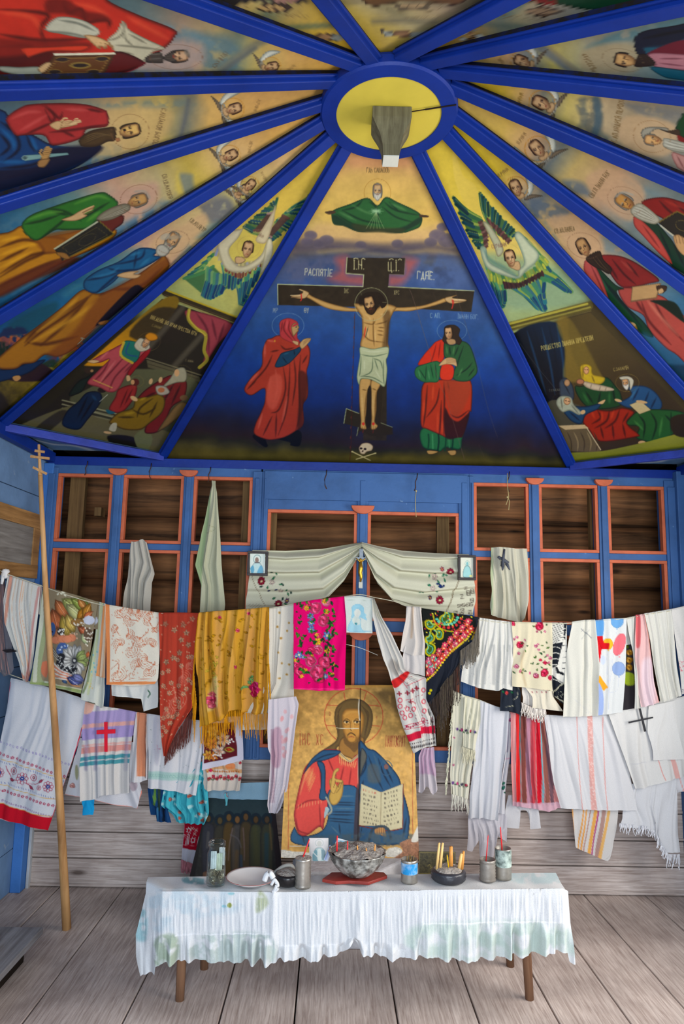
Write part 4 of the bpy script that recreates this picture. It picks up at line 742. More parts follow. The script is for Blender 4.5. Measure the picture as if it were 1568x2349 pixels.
    s.fill([(210,510),(190,500),(250,600),(360,660),(430,700),(430,690),(340,620),(250,570)],(60,110,110),soft=20,alpha=.5)
    s.fill([(370,620),(440,590),(455,640),(430,655)],(200,160,110),edge=8)
    s.face(385,575,60,-14,skin=(206,166,118),hair=(52,34,22),look=.2,hairlen=.2);s.ring(370,560,86,86,2.5,(150,130,80),alpha=.5)
    s.line([(390,1035),(920,895)],60,(90,80,30),.95,smooth=False);s.line([(380,1018),(910,882)],14,(176,165,60),.95,smooth=False);s.line([(392,1045),(930,905)],10,(150,140,60),.9,smooth=False);s.line([(400,1068),(935,928)],5,(130,116,60),.8,smooth=False);s.line([(385,1030),(920,894)],3,(50,44,20),.9,smooth=False)
    s.fill([(410,1080),(930,940),(1600,1640),(1568,1800),(780,1980),(700,1800),(500,1300)],(76,62,28),(52,40,22),[(700,1100),(1200,1700)],soft=6,smooth=False)
    s.fill([(410,1085),(700,1010),(760,1280),(750,1500),(640,1560),(500,1300)],(12,30,50),(8,12,18),[(700,1100),(500,1300)],soft=10)
    for k in range(6): s.line([(450+50*k,1080-12*k),(520+45*k,1280),(600+30*k,1500)],14,(24,70,110) if k%2 else (8,16,26),.6,taper=True,soft=12)
    s.fill([(700,1010),(790,985),(960,1290),(1000,1400),(760,1400),(760,1200)],(130,106,36),soft=18,alpha=.7);s.fill([(790,990),(930,1210),(1000,1400),(900,1400),(800,1200)],(96,80,30),soft=20,alpha=.6)
    s.fill([(640,1560),(740,1540),(900,1600),(880,1700),(700,1710)],(66,64,48),soft=8)
    # blue woman
    s.robe([(720,1410),(760,1385),(800,1420),(820,1480),(810,1540),(730,1520),(720,1460)],(50,62,74),(26,30,38),(80,92,104),[[(740,1400),(790,1500)]],w=9);s.ell(772,1420,20,24,(170,130,90),edge=10,ecol=SKIND)
    # woman in yellow with the child
    s.robe([(1030,1380),(1100,1440),(1140,1500),(1130,1580),(960,1600),(880,1560),(830,1480),(830,1440),(880,1440)],(20,64,30),(8,26,18),(50,110,50),[[(900,1480),(950,1560)],[(1000,1480),(980,1580)],[(1080,1440),(1100,1560)]],[[(880,1490),(920,1560)],[(1060,1490),(1060,1560)]],w=12)
    s.robe([(860,1310),(900,1290),(940,1310),(950,1360),(1030,1385),(1000,1430),(900,1420),(870,1390)],(190,160,30),(110,86,20),(220,196,70),[[(880,1300),(880,1390)],[(940,1370),(960,1420)]],w=9);s.ell(903,1335,20,28,(206,150,100),edge=10,ecol=SKIND)
    s.line([(893,1330),(899,1331)],4,(40,26,18));s.line([(907,1330),(914,1331)],4,(40,26,18))
    s.robe([(880,1410),(960,1425),(1080,1455),(1080,1475),(980,1475),(900,1450)],(190,170,140),(120,104,84),(214,200,176),[[(940,1425),(930,1460)],[(1000,1440),(990,1475)],[(1040,1450),(1030,1475)]],w=6);s.ell(862,1412,28,20,(170,110,76),edge=10);s.ring(860,1415,48,38,2,(120,100,50),alpha=.6)
    # Zechariah
    s.robe([(1190,1450),(1290,1440),(1370,1480),(1420,1560),(1390,1610),(1280,1590),(1180,1590),(1110,1545),(1150,1540),(1210,1500)],(26,70,110),(10,30,56),(60,110,140),[[(1260,1460),(1220,1540)],[(1330,1480),(1290,1580)],[(1380,1520),(1340,1600)]],[[(1240,1470),(1200,1530)]],w=11)
    s.robe([(1180,1680),(1260,1610),(1420,1600),(1560,1620),(1600,1680),(1480,1780),(1380,1830),(1290,1815),(1240,1790),(1260,1720),(1170,1710)],(28,80,34),(8,30,18),(70,130,60),[[(1260,1640),(1300,1700),(1290,1800)],[(1340,1620),(1380,1700),(1350,1810)],[(1480,1620),(1480,1760)],[(1440,1640),(1500,1700)]],[[(1230,1680),(1290,1740)],[(1420,1660),(1400,1780)]],w=12)
    s.fill([(1195,1570),(1270,1540),(1345,1605),(1265,1635)],(190,170,120),smooth=False,edge=5);s.ell(1280,1550,40,10,SKIN,rot=8);s.ell(1120,1540,26,10,SKIN,rot=15);s.ell(1282,1828,26,14,SKIN)
    s.face(1170,1420,36,-10,skin=(190,140,90),hair=(176,170,150),beard=(196,192,176),bl=.7,look=-.5);s.fill([(1130,1380),(1190,1375),(1225,1400),(1220,1440),(1200,1470),(1190,1400),(1140,1400)],(180,174,150),edge=8);s.ring(1182,1420,80,60,2.5,(140,120,50),alpha=.7)
    # Elizabeth in bed
    s.robe([(890,1640),(940,1600),(1060,1610),(1150,1590),(1230,1620),(1180,1680),(1200,1720),(1260,1770),(1240,1790),(1000,1820),(920,1740),(880,1690)],(150,34,12),(56,14,8),(196,60,24),[[(980,1610),(1000,1660),(940,1700)],[(1060,1610),(1040,1680),(960,1730)],[(1130,1600),(1100,1680),(1030,1730)],[(1190,1620),(1150,1690)],[(1000,1720),(1020,1800)],[(1080,1700),(1090,1800)],[(1150,1700),(1170,1790)]],[[(940,1620),(960,1660)],[(1010,1620),(1010,1680)],[(1090,1610),(1070,1670)]],w=12)
    s.robe([(740,1600),(800,1580),(900,1580),(1000,1560),(980,1600),(900,1640),(870,1700),(800,1680)],(20,60,90),(8,24,44),(40,90,120),[[(790,1620),(860,1680)]],w=10)
    s.robe([(705,1530),(740,1508),(800,1520),(820,1570),(870,1620),(850,1640),(790,1610),(740,1620),(700,1570)],(160,165,140),(96,100,84),(196,200,176),[[(730,1520),(740,1600)],[(800,1570),(850,1630)]],w=9);s.ell(772,1545,24,26,(204,156,110),edge=10,ecol=SKIND);s.line([(760,1542),(768,1543)],4,(40,26,18));s.line([(778,1545),(788,1546)],4,(40,26,18))
    s.fill([(980,1560),(1010,1540),(1035,1535),(1015,1565)],SKIN,edge=4);s.ell(880,1620,18,14,SKIN,rot=-30);s.ring(720,1540,48,46,2,(100,90,50),alpha=.6)
    s.fill([(710,1712),(900,1718),(1005,1880),(990,1900),(790,1890)],(96,82,56),smooth=False,edge=10);s.fill([(710,1712),(890,1705),(920,1730),(760,1740)],(190,165,120),smooth=False)
    for k in range(5): s.line([(770+45*k,1750),(800+45*k,1820),(800+42*k,1890)],10,(150,130,90) if k%2 else (60,50,34),.7,taper=True)
    s.line([(905,1725),(1000,1875)],8,(200,180,140),.9)
    s.fill([(760,1905),(1010,1885),(1280,1830),(1600,1760),(1620,1880),(820,2000)],(132,134,40),(120,124,34),soft=5);s.fill([(1480,1660),(1600,1640),(1600,1780),(1500,1770)],(40,30,16),soft=8)
    s.text('РОЖДЕСТВО ІѠАННА ПРЕДТЕЧИ',600,1200,30,(190,170,90),rot=-12,cond=.42);s.text('С.ЗАХАРІЙ',1090,1340,20,(180,160,90),rot=-8);s.text('С ЕЛИСАВ',650,1480,15,(150,140,110),rot=-5)
    s.line([(450,1150),(560,1300),(700,1470)],3,(90,90,90),.5)
    # ================= board G-F: Paul
    s.clip=panel_clip(s,'F','G');s.view(*V5)
    s.cloud([(480,150),(700,200),(800,260),(700,320),(540,290)],(90,104,116),.8,50,4,.38,40);s.cloud([(620,330),(760,560),(860,700),(800,620),(700,440)],(100,130,140),.7,50,6,.38,40);s.cloud([(1000,420),(1200,500),(1300,640),(1160,560),(1020,520)],(120,140,140),.8,50,7,.35,40)
    s.fill([(640,310),(840,280),(1010,440),(1000,560),(880,600),(760,440)],(208,168,122),soft=30,alpha=.8)
    s.robe([(1120,790),(1200,770),(1300,800),(1420,830),(1500,900),(1700,1100),(1900,1400),(1900,1700),(1568,1280),(1440,1180),(1330,1060),(1290,960),(1180,900)],(176,72,60),(90,26,24),(214,126,100),[[(1280,870),(1330,1000),(1480,1160)],[(1360,850),(1440,1000),(1568,1140)],[(1240,860),(1290,940)]],[[(1320,860),(1400,960),(1530,1100)]],w=16)
    s.robe([(990,560),(1100,550),(1200,580),(1300,640),(1400,720),(1330,745),(1210,770),(1130,760),(1060,670)],(136,34,30),(60,14,16),(170,70,56),[[(1080,580),(1160,680),(1240,750)],[(1180,600),(1260,700)],[(1060,620),(1120,720)]],[[(1140,590),(1220,660)]],w=13)
    s.robe([(940,600),(1000,650),(1100,750),(1160,780),(1110,800),(1180,900),(1290,1000),(1360,1110),(1240,1060),(1080,900),(1010,740)],(18,62,34),(8,28,22),(40,100,56),[[(990,680),(1080,800),(1180,920)],[(1060,760),(1140,860),(1280,1040)]],[[(1000,700),(1050,800)]],w=14)
    s.robe([(885,630),(900,585),(960,620),(1010,720),(1060,860),(1060,890),(990,800),(900,680)],(186,80,70),(120,40,36),(214,120,100),[[(930,610),(1000,760),(1040,860)]],w=11)
    s.fill([(900,570),(990,520),(1020,580),(1075,640),(1060,680),(1000,650),(940,620)],(50,36,22),edge=12);
    for k in range(5): s.line([(930+k*14,560),(980+k*12,620),(1040+k*6,660)],5,(96,74,44) if k%2 else (34,24,16),.6,taper=True)
    s.face(885,500,66,-28,skin=(196,150,92),hair=(60,42,26),look=-.5,hairlen=.6,bald=True);s.ring(888,486,118,84,2.5,(130,90,60),rot=20,alpha=.8)
    s.fill([(1215,765),(1410,740),(1380,840),(1205,865)],(190,150,96),smooth=False,edge=8);s.line([(1410,740),(1380,845),(1205,868)],6,(120,90,60),.9,smooth=False);s.fill([(1380,760),(1450,760),(1440,800),(1400,810)],(60,40,24),edge=8)
    s.fill([(1390,790),(1420,775),(1430,800),(1400,815)],SKIN,edge=5)
    s.fill([(1340,860),(1500,870),(1568,980),(1568,1010),(1420,900)],(14,34,22),soft=10)
    s.fill([(1165,995),(1200,1000),(1245,1030),(1250,1065),(1210,1045),(1180,1020)],(150,120,50),edge=8);s.ell(1222,1022,20,12,SKIN,rot=30);s.line([(1250,1060),(1400,1220),(1700,1560)],8,(60,70,80),.8)
    s.fill([(1280,1080),(1440,1180),(1800,1600),(1568,1560),(1400,1330)],(40,90,120),soft=30,alpha=.7);s.fill([(1430,1300),(1700,1340),(1700,1600),(1500,1380)],(16,50,70),soft=20,alpha=.8)
    s.text('СВ.АП.ПАВЕЛ',690,402,30,(110,90,50),rot=-8,cond=.36);
    cherub(s,425,95,64,-24);s.text('ХЕРУВИМ',310,22,22,(120,92,50),rot=-38,cond=.5)
    # ================= board F-E: John the theologian, red and green, open book
    s.clip=panel_clip(s,'E','F');s.view(*V5)
    s.cloud([(740,40),(880,60),(930,150),(800,120)],(96,110,120),.8,50,4,.35,40);s.cloud([(1150,30),(1400,130),(1500,200),(1300,120)],(110,134,136),.7,50,9,.4,40);s.cloud([(900,200),(1200,400),(1400,600),(1200,500)],(126,134,120),.7,50,11,.4,40)
    s.fill([(900,30),(1060,-40),(1260,60),(1300,180),(1200,320),(1020,200)],(204,162,120),soft=30,alpha=.75)
    s.robe([(1280,185),(1420,155),(1568,190),(1900,300),(1900,500),(1568,420),(1420,300),(1330,260)],(130,24,18),(56,10,10),(170,50,34),[[(1400,180),(1480,260),(1600,330)],[(1500,190),(1600,280)]],[[(1440,180),(1560,230)]],w=14)
    s.robe([(1280,300),(1380,330),(1480,440),(1568,540),(1900,700),(1900,900),(1568,680),(1480,620),(1400,480),(1300,380)],(16,50,30),(6,22,18),(36,90,50),[[(1400,380),(1480,560)],[(1500,480),(1568,620)]],w=14)
    s.robe([(1230,285),(1300,330),(1400,440),(1490,610),(1400,540),(1290,420),(1230,350)],(186,70,56),(120,36,30),(210,104,84),[[(1290,350),(1400,500)]],w=11)
    s.fill([(1395,330),(1520,255),(1900,440),(1900,600),(1500,420)],(34,30,22),smooth=False,edge=10);s.line([(1398,325),(1520,252),(1700,340)],10,(110,90,30),.9,smooth=False);s.line([(1410,350),(1500,420),(1560,450)],12,(190,185,160),.9);s.ring(1560,350,50,34,4,(100,84,40),rot=20)
    s.fill([(1495,430),(1530,410),(1568,430),(1700,480),(1600,560),(1530,520)],(196,150,96),edge=10,ecol=SKIND);[s.line([(1510+k*22,420),(1520+k*22,470)],5,SKIND,.8) for k in range(4)]
    s.face(1170,190,74,-58,skin=(196,140,66),hair=(150,146,132),look=-.4,hairlen=.6,bald=True)
    s.fill([(1205,240),(1250,200),(1300,210),(1400,300),(1370,340),(1290,320),(1220,280)],(176,172,150),edge=16,ecol=(110,104,80))
    for k in range(7): s.line([(1225,215+k*8),(1290,235+k*10),(1390,310+k*3)],5,(206,202,182) if k%2 else (110,104,84),.6,taper=True)
    s.line([(1110,150),(1150,122),(1220,140)],14,(170,166,150),.7,soft=8)
    s.ring(1170,178,128,88,2.5,(130,90,60),rot=22,alpha=.8)
    s.view(*V4);s.text('СВ.ЕВ.ІѠАНН БОГ',945,1350,32,(110,86,50),rot=-55,cond=.42)
    cherub(s,572,1015,70,-40);s.text('ХЕРУВИМ',445,985,22,(120,90,50),rot=-55,cond=.55)
    # ================= board E-D: Andrew
    s.clip=panel_clip(s,'D','E');s.view(*V4)
    s.cloud([(840,680),(1000,680),(1010,900),(960,960),(900,900),(860,800)],(104,104,90),.85,50,2,.35,30);s.line([(970,680),(985,800),(960,920)],50,(66,90,100),.8,soft=24);s.line([(880,690),(890,820),(850,880)],40,(104,110,100),.6,soft=30)
    s.cloud([(1170,700),(1568,760),(1568,820),(1300,790)],(120,118,110),.9,50,5,.35,40);s.cloud([(1000,900),(1200,1020),(1568,1200),(1300,1180),(1060,1000)],(100,110,100),.8,50,6,.35,40)
    s.fill([(1180,790),(1500,850),(1480,1040),(1300,1060),(1130,960)],(194,160,116),soft=30,alpha=.8)
    s.robe([(1510,880),(1545,800),(1600,770),(1900,850),(1900,1000),(1568,940)],(12,60,26),(6,26,18),(30,96,40),w=12)
    s.robe([(1485,1040),(1568,1060),(1900,1180),(1900,1340),(1568,1170),(1510,1120)],(178,128,116),(120,70,64),(206,160,146),[[(1520,1060),(1568,1150)]],w=10);s.fill([(1520,920),(1568,940),(1700,1040),(1568,1020)],(120,24,20),soft=8)
    s.fill([(1400,880),(1470,890),(1530,880),(1540,920),(1480,910)],(60,44,30),edge=8)
    s.fill([(1280,890),(1330,865),(1450,870),(1460,895),(1380,880),(1330,920),(1310,960),(1280,930)],(150,144,124),edge=12)
    s.face(1360,955,62,-82,skin=(206,158,96),hair=(140,134,116),look=-.1,hairlen=.2,bald=True)
    s.fill([(1425,960),(1440,940),(1568,970),(1620,1000),(1600,1040),(1500,1030),(1430,1000)],(170,168,148),edge=14,ecol=(100,96,80));[s.line([(1430,950+k*12),(1500,975+k*10),(1600,1000+k*8)],5,(206,202,184) if k%2 else (110,104,90),.6,taper=True) for k in range(5)]
    s.ring(1350,930,128,108,2.6,(130,90,50),rot=14,alpha=.8)
    s.text('С.АП.АНДРЕЙ ПЕРВОЗ',1110,970,36,(120,92,50),rot=-80,cond=.42)
    cherub(s,600,705,72,-64);s.text('ХЕРУВИМ',455,730,24,(120,90,20),rot=-80,cond=.55)
    # ================= board D-C: young bearded saint, dark blue cloak
    s.clip=panel_clip(s,'C','D');s.view(*V4)
    s.line([(600,330),(700,400),(860,520)],60,(96,104,112),.8,soft=30);s.line([(660,330),(760,420),(880,520)],30,(150,134,90),.6,soft=24)
    s.cloud([(900,330),(1100,220),(1300,190),(1568,120),(1500,200),(1100,290)],(80,116,120),.85,60,2,.36,40);s.cloud([(850,500),(1200,520),(1568,580),(1100,560)],(110,124,116),.8,50,3,.36,30)
    s.fill([(900,330),(1220,300),(1240,480),(900,490)],(164,144,104),soft=40,alpha=.7)
    s.robe([(1230,270),(1300,210),(1568,160),(1900,60),(1900,300),(1568,340),(1340,370),(1250,370)],(12,20,38),(4,8,16),(20,70,90),[[(1300,260),(1500,220),(1700,190)]],[[(1290,330),(1450,320),(1600,280)]],w=20)
    s.fill([(1300,330),(1450,320),(1600,250),(1700,240),(1700,400),(1400,420)],(20,76,92),soft=10);s.fill([(1430,310),(1568,270),(1800,250),(1800,380),(1500,370),(1320,370)],(96,20,34),soft=10)
    s.robe([(1330,365),(1568,370),(1900,400),(1900,520),(1568,480),(1380,460)],(168,108,114),(104,50,60),(196,144,144),[[(1400,400),(1568,400)],[(1400,430),(1568,450)]],w=9);s.fill([(1340,455),(1568,480),(1800,520),(1800,600),(1568,550),(1430,525)],(18,80,96),edge=10)
    s.face(1170,410,76,-80,skin=(200,156,96),hair=(36,26,20),look=-.1,hairlen=.2)
    s.fill([(1230,450),(1250,380),(1310,370),(1370,420),(1370,445),(1300,455)],(40,28,22),edge=10);s.ring(1150,410,142,76,2.6,(110,90,60),rot=12,alpha=.8)
    s.text('СВ.АП.ІУДА',975,475,30,(110,86,50),rot=-125,cond=.5)
    cherub(s,470,420,64,-66);s.text('ХЕРУВИМ',370,465,22,(120,90,50),rot=-125,cond=.55)
    # ================= boards above the ring, heads pointing down to the ring
    s.clip=panel_clip(s,'B','C');s.view(*V4)
    s.line([(200,160),(400,180),(600,200)],40,(104,116,100),.8,soft=24);s.cloud([(250,60),(400,40),(500,20),(400,110),(300,140)],(100,120,110),.8,50,2,.36,30)
    s.fill([(520,0),(700,30),(1000,70),(1568,10),(1568,-300),(400,-300)],(16,60,34),edge=20);s.fill([(520,0),(640,-10),(700,30),(620,30)],(120,30,26));s.face(620,80,60,-88,skin=(150,124,90),hair=(50,36,28),hairlen=.3);s.ell(610,78,130,28,(60,44,36),alpha=.6);s.ell(600,78,96,20,(150,122,90));s.ring(600,75,205,60,3,(120,100,70),alpha=.7);s.line([(560,75),(600,88),(650,70)],5,(60,44,34),.7)
    s.text('СВ.АП.',320,118,26,(110,90,60),rot=8,cond=.8)
    cherub(s,120,240,34,175);s.clip=panel_clip(s,'A','B');s.view(*V3)
    s.fill([(600,0),(980,10),(1568,0),(1568,-600),(600,-600)],(120,110,84),soft=20,alpha=.5);s.fill([(860,0),(1100,12),(1230,12),(1500,-10),(1500,-500),(860,-500)],(104,72,40),edge=20)
    s.ell(1165,40,110,24,(96,84,64));s.ell(1165,38,76,15,(166,140,100));s.line([(1135,36),(1165,42),(1195,36)],5,(70,54,40),.8);s.ring(1165,40,170,36,3,(110,94,60),alpha=.7);s.text('СВ.АП.ВАРѲОЛОМ',1320,92,15,(120,96,60),rot=180,cond=1.2)
    s.line([(930,130),(1100,125),(1300,130)],30,(110,104,84),.6,soft=24)
    s.ell(1105,203,62,20,(120,90,60));s.ell(1105,203,44,12,(150,112,76));s.fill([(985,185),(1000,215),(1040,220),(1050,195),(1020,190)],(160,164,150),edge=10);s.fill([(1240,190),(1220,215),(1160,225),(1150,200),(1190,190)],(160,164,150),edge=10);s.line([(985,205),(975,180),(1000,185)],8,(80,70,56))
    s.clip=panel_clip(s,'T1','A');s.view(*V3)
    s.line([(350,170),(520,160),(700,150)],34,(100,112,80),.8,soft=20);s.fill([(0,0),(200,10),(330,0),(560,-20),(560,-500),(0,-500)],(40,36,34),soft=10);s.fill([(330,0),(400,12),(480,-10),(480,-300),(330,-300)],(150,110,96))
    s.ell(335,45,108,32,(60,46,32));s.ell(320,48,74,18,(172,140,84));s.line([(290,46),(320,54),(350,46)],5,(70,50,34),.8);s.ring(335,45,166,52,3,(120,100,60),alpha=.7);s.text('СВ.АП.ФОМА',535,90,17,(120,96,50),rot=184,cond=1.2)
    s.ell(640,222,58,24,(100,76,50));s.ell(635,222,38,15,(160,122,84));s.fill([(510,215),(560,205),(590,230),(650,250),(560,245)],(140,146,136),edge=9);s.fill([(690,205),(760,215),(740,245),(680,240)],(140,146,136),edge=9)
    s.clip=None;s.view(0,0,1)
    # smoke and age
    n=fbm(*(q/70.0 for q in np.meshgrid(np.arange(s.w),np.arange(s.h))),31,4)[...,None]
    s.a *= (.93+.14*n)
    return s
# ================================================================ THE ROOM
GAIN_SKY=.86
RZ,RIMZ=3.10,2.35
RC=(.15,2.05)
YB,YF,XL,XR=3.93,-.38,-1.62,2.0
M_soot_shade=mat('soot_and_shade',(30,26,24),.9,.1,noise=.5,nsc=30,col2=(20,30,70))  # soot plus the shadow gap along each beam, put in as colour
M_royal=mat('royal_blue_paint',(3,42,128),.5,.35,noise=.25,nsc=5,bump=.12,bsc=30,wear=((60,52,70),40,.74))
M_blue=mat('sky_blue_paint',(58,96,148),.6,.3,noise=.3,nsc=4,stretch=(1,1,1),bump=.15,bsc=40,wear=((120,150,180),22,.7))
M_terra=mat('terracotta_paint',(196,100,66),.6,.3,noise=.25,nsc=12,bump=.15)
M_dark=mat('dark_void_timber',(40,32,26),.9,.1,noise=.3,nsc=6)
M_floor=wood('worn_floor_board',(216,200,190),(160,140,130),'y',.6,2.8)
M_grey=wood('weathered_grey_board',(208,194,186),(152,134,124),'x',.75,2.4)
M_log=wood('old_log',(160,110,70),(34,26,20),'x',.85,.42,bump=1)
M_plank=wood('raw_brown_plank',(140,108,66),(88,62,36),'z',.8,1.0)
# beams: ring end and rim end of the underside centre line, found where the measured lines meet the ring and the rim
def hitrim(k):
    x0,y0,x1,y1=BEAM[k];n=np.cross(ray(x0,y0),ray(x1,y1));h=RIMZ-1.5
    if k in ('T6','H'): return np.array([-(n[1]*YB+n[2]*h)/n[0],YB,RIMZ])
    if k in ('A','B'): return np.array([-(n[1]*YF+n[2]*h)/n[0],YF,RIMZ])
    X=XL if k[0] == 'T' else XR
    return np.array([X,-(n[0]*X+n[2]*h)/n[1],RIMZ])
RIM={k: hitrim(k) for k in BEAM}
RIM['A']=np.array([-.72,YF,RIMZ]) if not -1.4 < RIM['A'][0] < .4 else RIM['A']
def ringend(k):
    x0,y0,x1,y1=BEAM[k];n=np.cross(ray(x0,y0),ray(x1,y1));n=n/np.linalg.norm(n)
    p=onZ(x1,y1,RZ);v=p[:2]-np.array(RC);v=v/np.linalg.norm(v)*.20+np.array(RC)
    q=np.array([v[0],v[1],RZ]);w=n-n*[0,0,1];w=np.array([n[0],n[1],0]);q=q-w*((q-CAMP)@n)/(w@n);return q
RNG={k: ringend(k) for k in BEAM}
ORDER=['T6','T5','T4','T3','T2','T1','A','B','C','D','E','F','G','H']
for k in ORDER:
    a,b=RNG[k]+[0,0,.02],RIM[k]+[0,0,.02]
    d=b-a;d /= np.linalg.norm(d);b2=b+d*.02
    side=np.cross(d,[0,0,1]);side /= np.linalg.norm(side);u=np.cross(side,d);u=u*np.sign(u[2])
    mb=MB()
    w1,w2=.040,.047
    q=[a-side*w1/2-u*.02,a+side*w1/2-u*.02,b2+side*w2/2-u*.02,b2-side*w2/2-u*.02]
    mb.hexa(q+[p+u*.020 for p in q]);mk=MB();q3=[p+u*.020 for p in q];mk.hexa(q3+[p+u*.030 for p in q3]);tag(mk.build('ceiling_beam_shade_strip',M_soot_shade),kind='structure')  # dark strip standing for the shade between beam and painted board
    for e in (-1,1):    # moulded edge
        q2=[a+side*(e*(w1/2+.003))-u*.008-side*.006,a+side*(e*(w1/2+.003))-u*.008+side*.006,b2+side*(e*(w2/2+.003))-u*.008+side*.006,b2+side*(e*(w2/2+.003))-u*.008-side*.006]
        mb.hexa(q2+[p+u*.008 for p in q2])
    tag(mb.build('ceiling_beam',M_royal,bevel=.003),kind='structure')
    bpy.data.objects[-1] if False else None
# painted boards
SKY=paint_sky()
M_sky=colmat('painted_ceiling_board',rough=.42,spec=.35,bump=.05,bsc=60,gain=GAIN_SKY)
for i,k in enumerate(ORDER):
    k2=ORDER[(i+1) % 14];up=np.array([0,0,.038])
    a0,a1,b0,b1=RNG[k]+up,RIM[k]+up,RNG[k2]+up,RIM[k2]+up
    ns,nt=(200,380)
    if (k,k2) == ('H','T6'): ns,nt=640,540
    elif (k,k2) in (('T6','T5'),('G','H')): ns,nt=300,460
    elif k in ('T5','T4','T3','F','E','D'): ns,nt=190,440
    elif k in ('T1','A','B'): ns,nt=110,160
    S=np.linspace(0,1,ns)[None,:,None];T_=np.linspace(0,1.04,nt)[:,None,None]
    Pp=(a0*(1-S)+b0*S)*(1-T_)+(a1*(1-S)+b1*S)*T_
    px,py,dd=pj(Pp);C=SKY.sample(px,py)
    far=np.clip(np.maximum.reduce([-px-290,px-1858,-py-250,(.5-dd)*500])/60,0,1)[...,None]
    C=C*(1-far)+far*np.array([.42,.46,.42])
    o=put('painted_ceiling_board',grid_mesh('painted_ceiling_board',Pp,C),M_sky);tag(o,kind='structure')
# ring disc
ring=empty('ceiling_roundel',(RC[0],RC[1],RZ),'round yellow disc with a blue rim at the hub of the ceiling beams','roundel')
mb=MB();mb.lathe((RC[0],RC[1],RZ),[(.0,.03),(.218,.03),(.222,.02),(.222,-.005),(.216,-.012),(.170,-.012),(.170,-.006)],96);mb.build('rim',M_royal,ring,smooth=False)
mb=MB();mb.lathe((RC[0],RC[1],RZ),[(.0001,-.008),(.172,-.008),(.172,.01)],96)
M_yel=mat('yellow_paint',(206,184,66),.6,.3,noise=.15,nsc=4,bump=.06,wear=((120,100,30),30,.78));mb.build('disc',M_yel,ring)
p0=onZ(1046,240,RZ-.013);p1=onZ(905,262,RZ-.013);mb=MB();mb.bar(p0,(p0+p1)/2,.004,.003);mb.bar((p0+p1)/2,p1,.0015,.003);mb.build('crack',M_dark,ring)
# wooden block hanging under the disc
br=empty('ceiling_hook_block',(RC[0]+.01,RC[1],RZ-.01),'unpainted grey wooden block hanging from the yellow ceiling disc','wooden block')
cx,cy=RC[0]+.008,RC[1];mb=MB()
prof=[(.0,.062,.045),(-.035,.062,.045),(-.05,.056,.043),(-.085,.038,.036),(-.12,.028,.03),(-.155,.026,.028)]
V=[];F=[]
for z,hx,hy in prof: V += [(cx-hx,cy-hy,RZ-.01+z),(cx+hx,cy-hy,RZ-.01+z),(cx+hx,cy+hy,RZ-.01+z),(cx-hx,cy+hy,RZ-.01+z)]
for i in range(len(prof)-1):
    for j in range(4): F.append((i*4+j,i*4+(j+1)%4,i*4+4+(j+1)%4,i*4+4+j))
mb.add(V,F+[(3,2,1,0),tuple(4*(len(prof)-1)+j for j in range(4))]);mb.build('block',wood('block_wood',(128,122,92),(80,72,52),'z',.8,1),br)
mb=MB();z=RZ-.166;mb.box(cx-.025,cx+.025,cy-.027,cy+.027,z-.004,z);o=mb.build('sawn_end',mat('sawn_end',(206,204,188),.8,noise=.1),br)
# rim boards under the painted boards
def rimboard(a,b,name,m,h=.055,w=.03,zoff=-.03,out=0):
    mb=MB();a=np.array(a,float)+[0,0,zoff];b=np.array(b,float)+[0,0,zoff];mb.bar(a,b,w,h);return tag(mb.build(name,m,bevel=.003),kind='structure')
M_royal_lit=mat('royal_blue_lit',(36,56,150),.5,.4,noise=.3,nsc=9,stretch=(1,1,1),bump=.2,bsc=30)  # lighter copy of the royal blue: light on the chamfer face put into colour
rimboard((XL-.02,YB+.01,RIMZ),(XR+.02,YB+.01,RIMZ),'trim_back',M_royal,h=.05,zoff=-.03)
rimboard(RIM['T5'],RIM['T6'],'trim_chamfer',M_royal_lit,h=.04,w=.03,zoff=.0);rimboard(RIM['G'],RIM['H'],'trim_chamfer',M_royal_lit,h=.04,w=.03,zoff=.0)
rimboard((XL,YF,RIMZ),(XL,YB,RIMZ),'trim_left',M_royal,h=.055,w=.04,zoff=-.015);rimboard((XR,YF,RIMZ),(XR,YB,RIMZ),'trim_right',M_royal,h=.055,w=.04,zoff=-.015)
rimboard(RIM['T1'],RIM['A'],'trim_chamfer',M_royal_lit,h=.04);rimboard(RIM['C'],RIM['B'],'trim_chamfer',M_royal_lit,h=.04);rimboard((XL,YF,RIMZ),(XR,YF,RIMZ),'trim_front',M_royal,h=.055)
# painted corner soffits
cs=Paint(0,0,200,200,(96,130,158));
for y_,c_ in ((40,(170,180,186)),(80,(60,96,140)),(120,(196,200,200)),(150,(84,120,150)),(60,(200,200,190)),(105,(70,100,140))): cs.line([(-10,y_),(60,y_+14),(120,y_-12),(210,y_+10)],16,c_,.8,soft=12)
for A_,B_,C_ in ((RIM['T5'],RIM['T6'],(XL,YB)),(RIM['H'],RIM['G'],(XR,YB))):
    n=40;S=np.linspace(0,1,n)[None,:,None];T_=np.linspace(0,1,n)[:,None,None];c=np.array([C_[0],C_[1],RIMZ]);ln=A_*(1-S)+B_*S;Pp=ln*(1-T_)+c*T_+[0,0,.03];g=cs.sample((S*200*np.ones((n,1,1)))[...,0],(T_*200*np.ones((1,n,1)))[...,0])
    tag(put('corner_soffit',grid_mesh('corner_soffit',Pp,g),colmat('soffit_paint',.6,.3)),kind='structure')
mb=MB();mb.box(-1.95,-1.60,-1.6,4.66,2.40,2.44);mb.box(1.98,2.35,-1.6,4.66,2.40,2.44);mb.box(-1.95,2.35,3.97,4.66,2.40,2.44);tag(mb.build('ceiling_edge_light_stop',M_dark),kind='structure')  # unseen boards added round the rim to stop light leaking in
